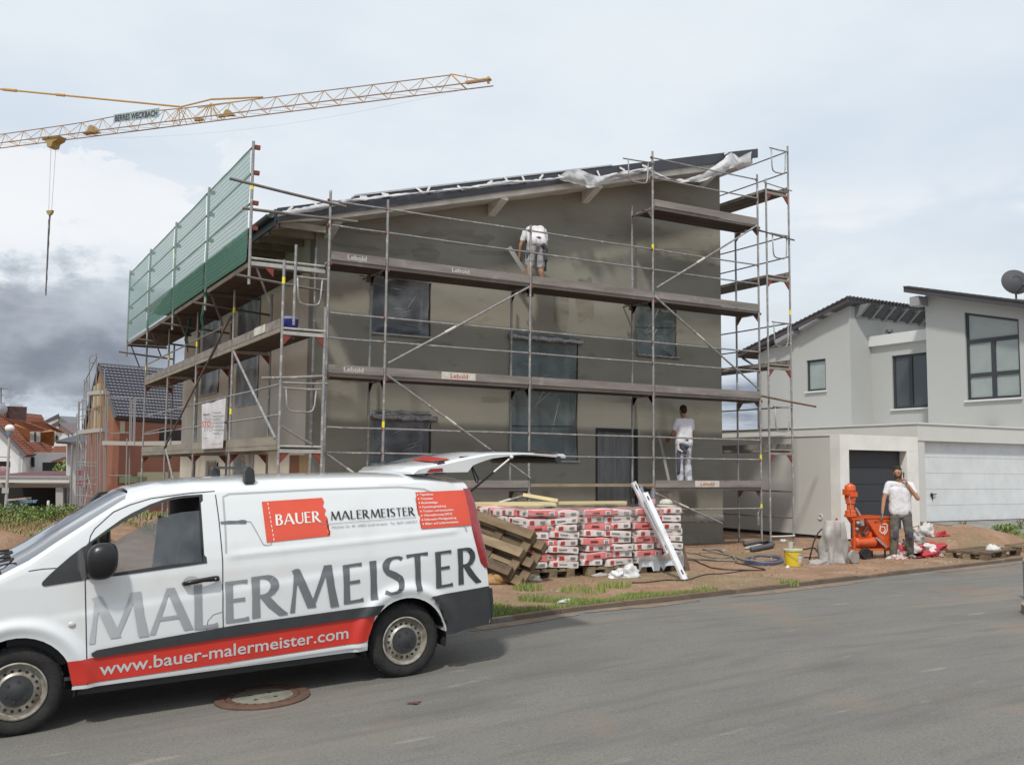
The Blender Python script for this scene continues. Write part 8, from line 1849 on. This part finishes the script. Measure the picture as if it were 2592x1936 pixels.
g.prism([(a.x, a.z), (b.x, a.z), (b.x-.1, zb2-.6), (a.x+.1, zb2-.6)], lambda p, z, d: (p, d, z), a.y, a.y+1.4); g.obj('tub', M('skip_blue', (.055, .12, .20), .7, .6, 3, col2=(.10, .15, .15)), t); g = G(); g.bar(pd(q3(60, 1250), 43.9), pd(q3(218, 1232), 43.9), .5, .07); g.obj('board', M('pale_board', ()), t)
c = pd(q3(110, 1270), 43.95); g = G(); text_on(g, 'Container', lambda x, z: (c.x+x, a.y-.02, c.z+z), 0, .95, 0, .2, bold=.02); g.obj('lettering', M('skip_ink', (.20, .36, .50), .7), t)
# ------------------------------------------------------------------ vegetation
leafs = [M('grass_light', (.24, .33, .075), .8), M('grass_mid', (.145, .225, .055), .8), M('grass_dry', (.38, .30, .15), .9), M('weed_dark', (.065, .105, .032), .8)]
def blades(nm, lab, fn, n, h0, h1, w, mix, seed, lean=.35):
    rnd = random.Random(seed); g = G()
    for _ in range(n):
        r = fn(rnd)
        if r is None: continue
        x, y, k = r; z = land_z(x, y)-.01; a = rnd.random()*6.283; h = rnd.uniform(h0, h1)*k; ww = w*rnd.uniform(.6, 1.3); dx, dy = math.cos(a)*ww, math.sin(a)*ww; lx, ly = rnd.uniform(-1, 1)*lean*h, rnd.uniform(-1, 1)*lean*h; mi = rnd.choice(mix)
        g.add([(x-dx, y-dy, z), (x+dx, y+dy, z), (x+lx*.4+dx*.7, y+ly*.4+dy*.7, z+h*.6), (x+lx*.4-dx*.7, y+ly*.4-dy*.7, z+h*.6), (x+lx, y+ly, z+h)], [(0, 1, 2, 3), (3, 2, 4)], mi)
    return tag(g.obj(nm, leafs, fix=False), lab, kind='stuff')
def strip(rnd):
    x = rnd.uniform(-1.6, 3.4); d = rnd.random()**1.2*(1.15 if x < 1 else 1.0*max(0, (3.5-x)/2.4)); y = kerb_y(x)+.07+d
    if mnoise.noise((x*1.4, y*1.6, 2)) < -.12+.30*d-(.2 if x < .6 else 0): return None
    return x, y, 1.0
blades('grass_strip', 'green grass growing behind the kerb at the rear of the van', strip, 26000, .03, .10, .0045, (0, 0, 1, 1, 2), 3)
def tuft2(rnd):
    cx, cy, r = rnd.choice(((2.2, -4.7, .35), (2.9, -4.5, .25), (1.6, -4.2, .22), (16.4, -2.2, .5), (16.9, -2.0, .4), (5.4, -5.5, .15), (3.7, -5.6, .2)))
    a = rnd.random()*6.28; q = r*rnd.random()**.5; return cx+q*math.cos(a), cy+q*math.sin(a), 1.0
blades('grass_tufts', 'scattered tufts of grass on the bare soil', tuft2, 2200, .04, .12, .007, (0, 1, 2), 4)
def bank(rnd):
    x = rnd.uniform(-7.5, -.6); y = rnd.uniform(1.5, 11.5)
    nn = mnoise.noise((x*.55, y*.5, 7)); 
    if nn < -.15 or math.hypot((x+5.6)/2.0, (y+1.0)/1.9) < 1.0: return None
    if x > -3.2 and y < 7.8: return None
    return x, y, .7+1.0*max(0, nn)
blades('bank_weeds', 'rough weeds and dry grass on the bank behind the van bonnet', bank, 34000, .05, .16, .009, (1, 2, 3, 2, 2, 2, 2), 5, .8)
def far_w(rnd):
    x = rnd.uniform(-16, 4); y = rnd.uniform(9.5, 30); 
    if mnoise.noise((x*.25, y*.25, 3)) < -.1: return None
    return x, y, 1.3
blades('far_weeds', 'tall green weeds along the edge of the far plots', far_w, 12000, .10, .22, .02, (1, 3, 3, 2, 2), 6, .6)
def shrub(lab, x, y, r, h, seed, cat='shrub', z0=None, nl=900, mats=None, lf=.035):
    rnd = random.Random(seed); z = land_z(x, y) if z0 is None else z0; t = thing('shrub', lab, cat, (x, y, z)); g = G()
    for k in range(9): a = rnd.random()*6.28; g.path([(x, y, z-.05), (x+.4*r*math.cos(a), y+.4*r*math.sin(a), z+h*.5), (x+.8*r*math.cos(a), y+.8*r*math.sin(a), z+h*rnd.uniform(.7, 1))], [.012, .008, .003], 5)
    g.obj('stems', M('stem_brown', (.12, .10, .05), .9), t); g = G()
    for _ in range(nl):
        a = rnd.random()*6.28; q = rnd.random()**.5*r; hh = h*rnd.random()**.8*(1-.4*(q/r)**2); p = V((x+q*math.cos(a), y+q*math.sin(a), z+hh)); n = V((rnd.uniform(-1, 1), rnd.uniform(-1, 1), rnd.uniform(.1, 1))).normalized(); u = n.orthogonal().normalized()*lf*rnd.uniform(.6, 1.4); v = n.cross(u)*.5
        g.add([p-u, p-v, p+u, p+v], [(0, 1, 2, 3)], rnd.choice((0, 1, 1, 3)))
    g.obj('foliage', leafs, t, fix=False); return t
for lab, px, py, dep, r, h, sd in (('dark leafy weed clump at the left edge below the skip', 20, 1330, 22, .9, .45, 1), ('bushy weed clump under the white pillar', 150, 1315, 23, .8, .4, 2), ('dark green bush right of the weed clump', 190, 1318, 20, .7, .38, 3), ('bush between the sand heap and the windscreen', 75, 1350, 17, .5, .3, 4)):
    p = AD(px, py, dep); shrub(lab, p.x, p.y, r, h, sd, z0=land_z(p.x, p.y), nl=1500, lf=.028)
p = AY(2548, 1362, -1.9); shrub('small green weed growing at the edge of the drive', p.x, p.y, .32, .22, 9, nl=500, lf=.03)
for px, py in ((2436, 1316), (2583, 1322)): p = AY(px, py+22, -.6); shrub('spindly weed against the white garage door' if px < 2500 else 'spindly weed at the right edge before the garage door', p.x, p.y, .12, .30, px, nl=60, lf=.02, z0=drv(p.x, p.y))
p = AD(1960*0+70*1.0, 1187, D4-8); shrub('green garden shrub on the carport terrace', p.x+2.5, p.y, .8, 1.6, 21, z0=p.z-.9, nl=500, lf=.12)
# distant hedge line seen under the scaffold at the right
g = G(); rnd = random.Random(3)
for i in range(900):
    p = AD(rnd.uniform(1825, 1900), 1103+rnd.uniform(-3, 6), 70); g.add([p, p+V((.25, 0, .1)), p+V((.1, 0, .35))], [(0, 1, 2)], rnd.choice((1, 3)))
tag(g.obj('distant_trees', leafs, fix=False), 'line of far trees above the low garage roof', kind='stuff')
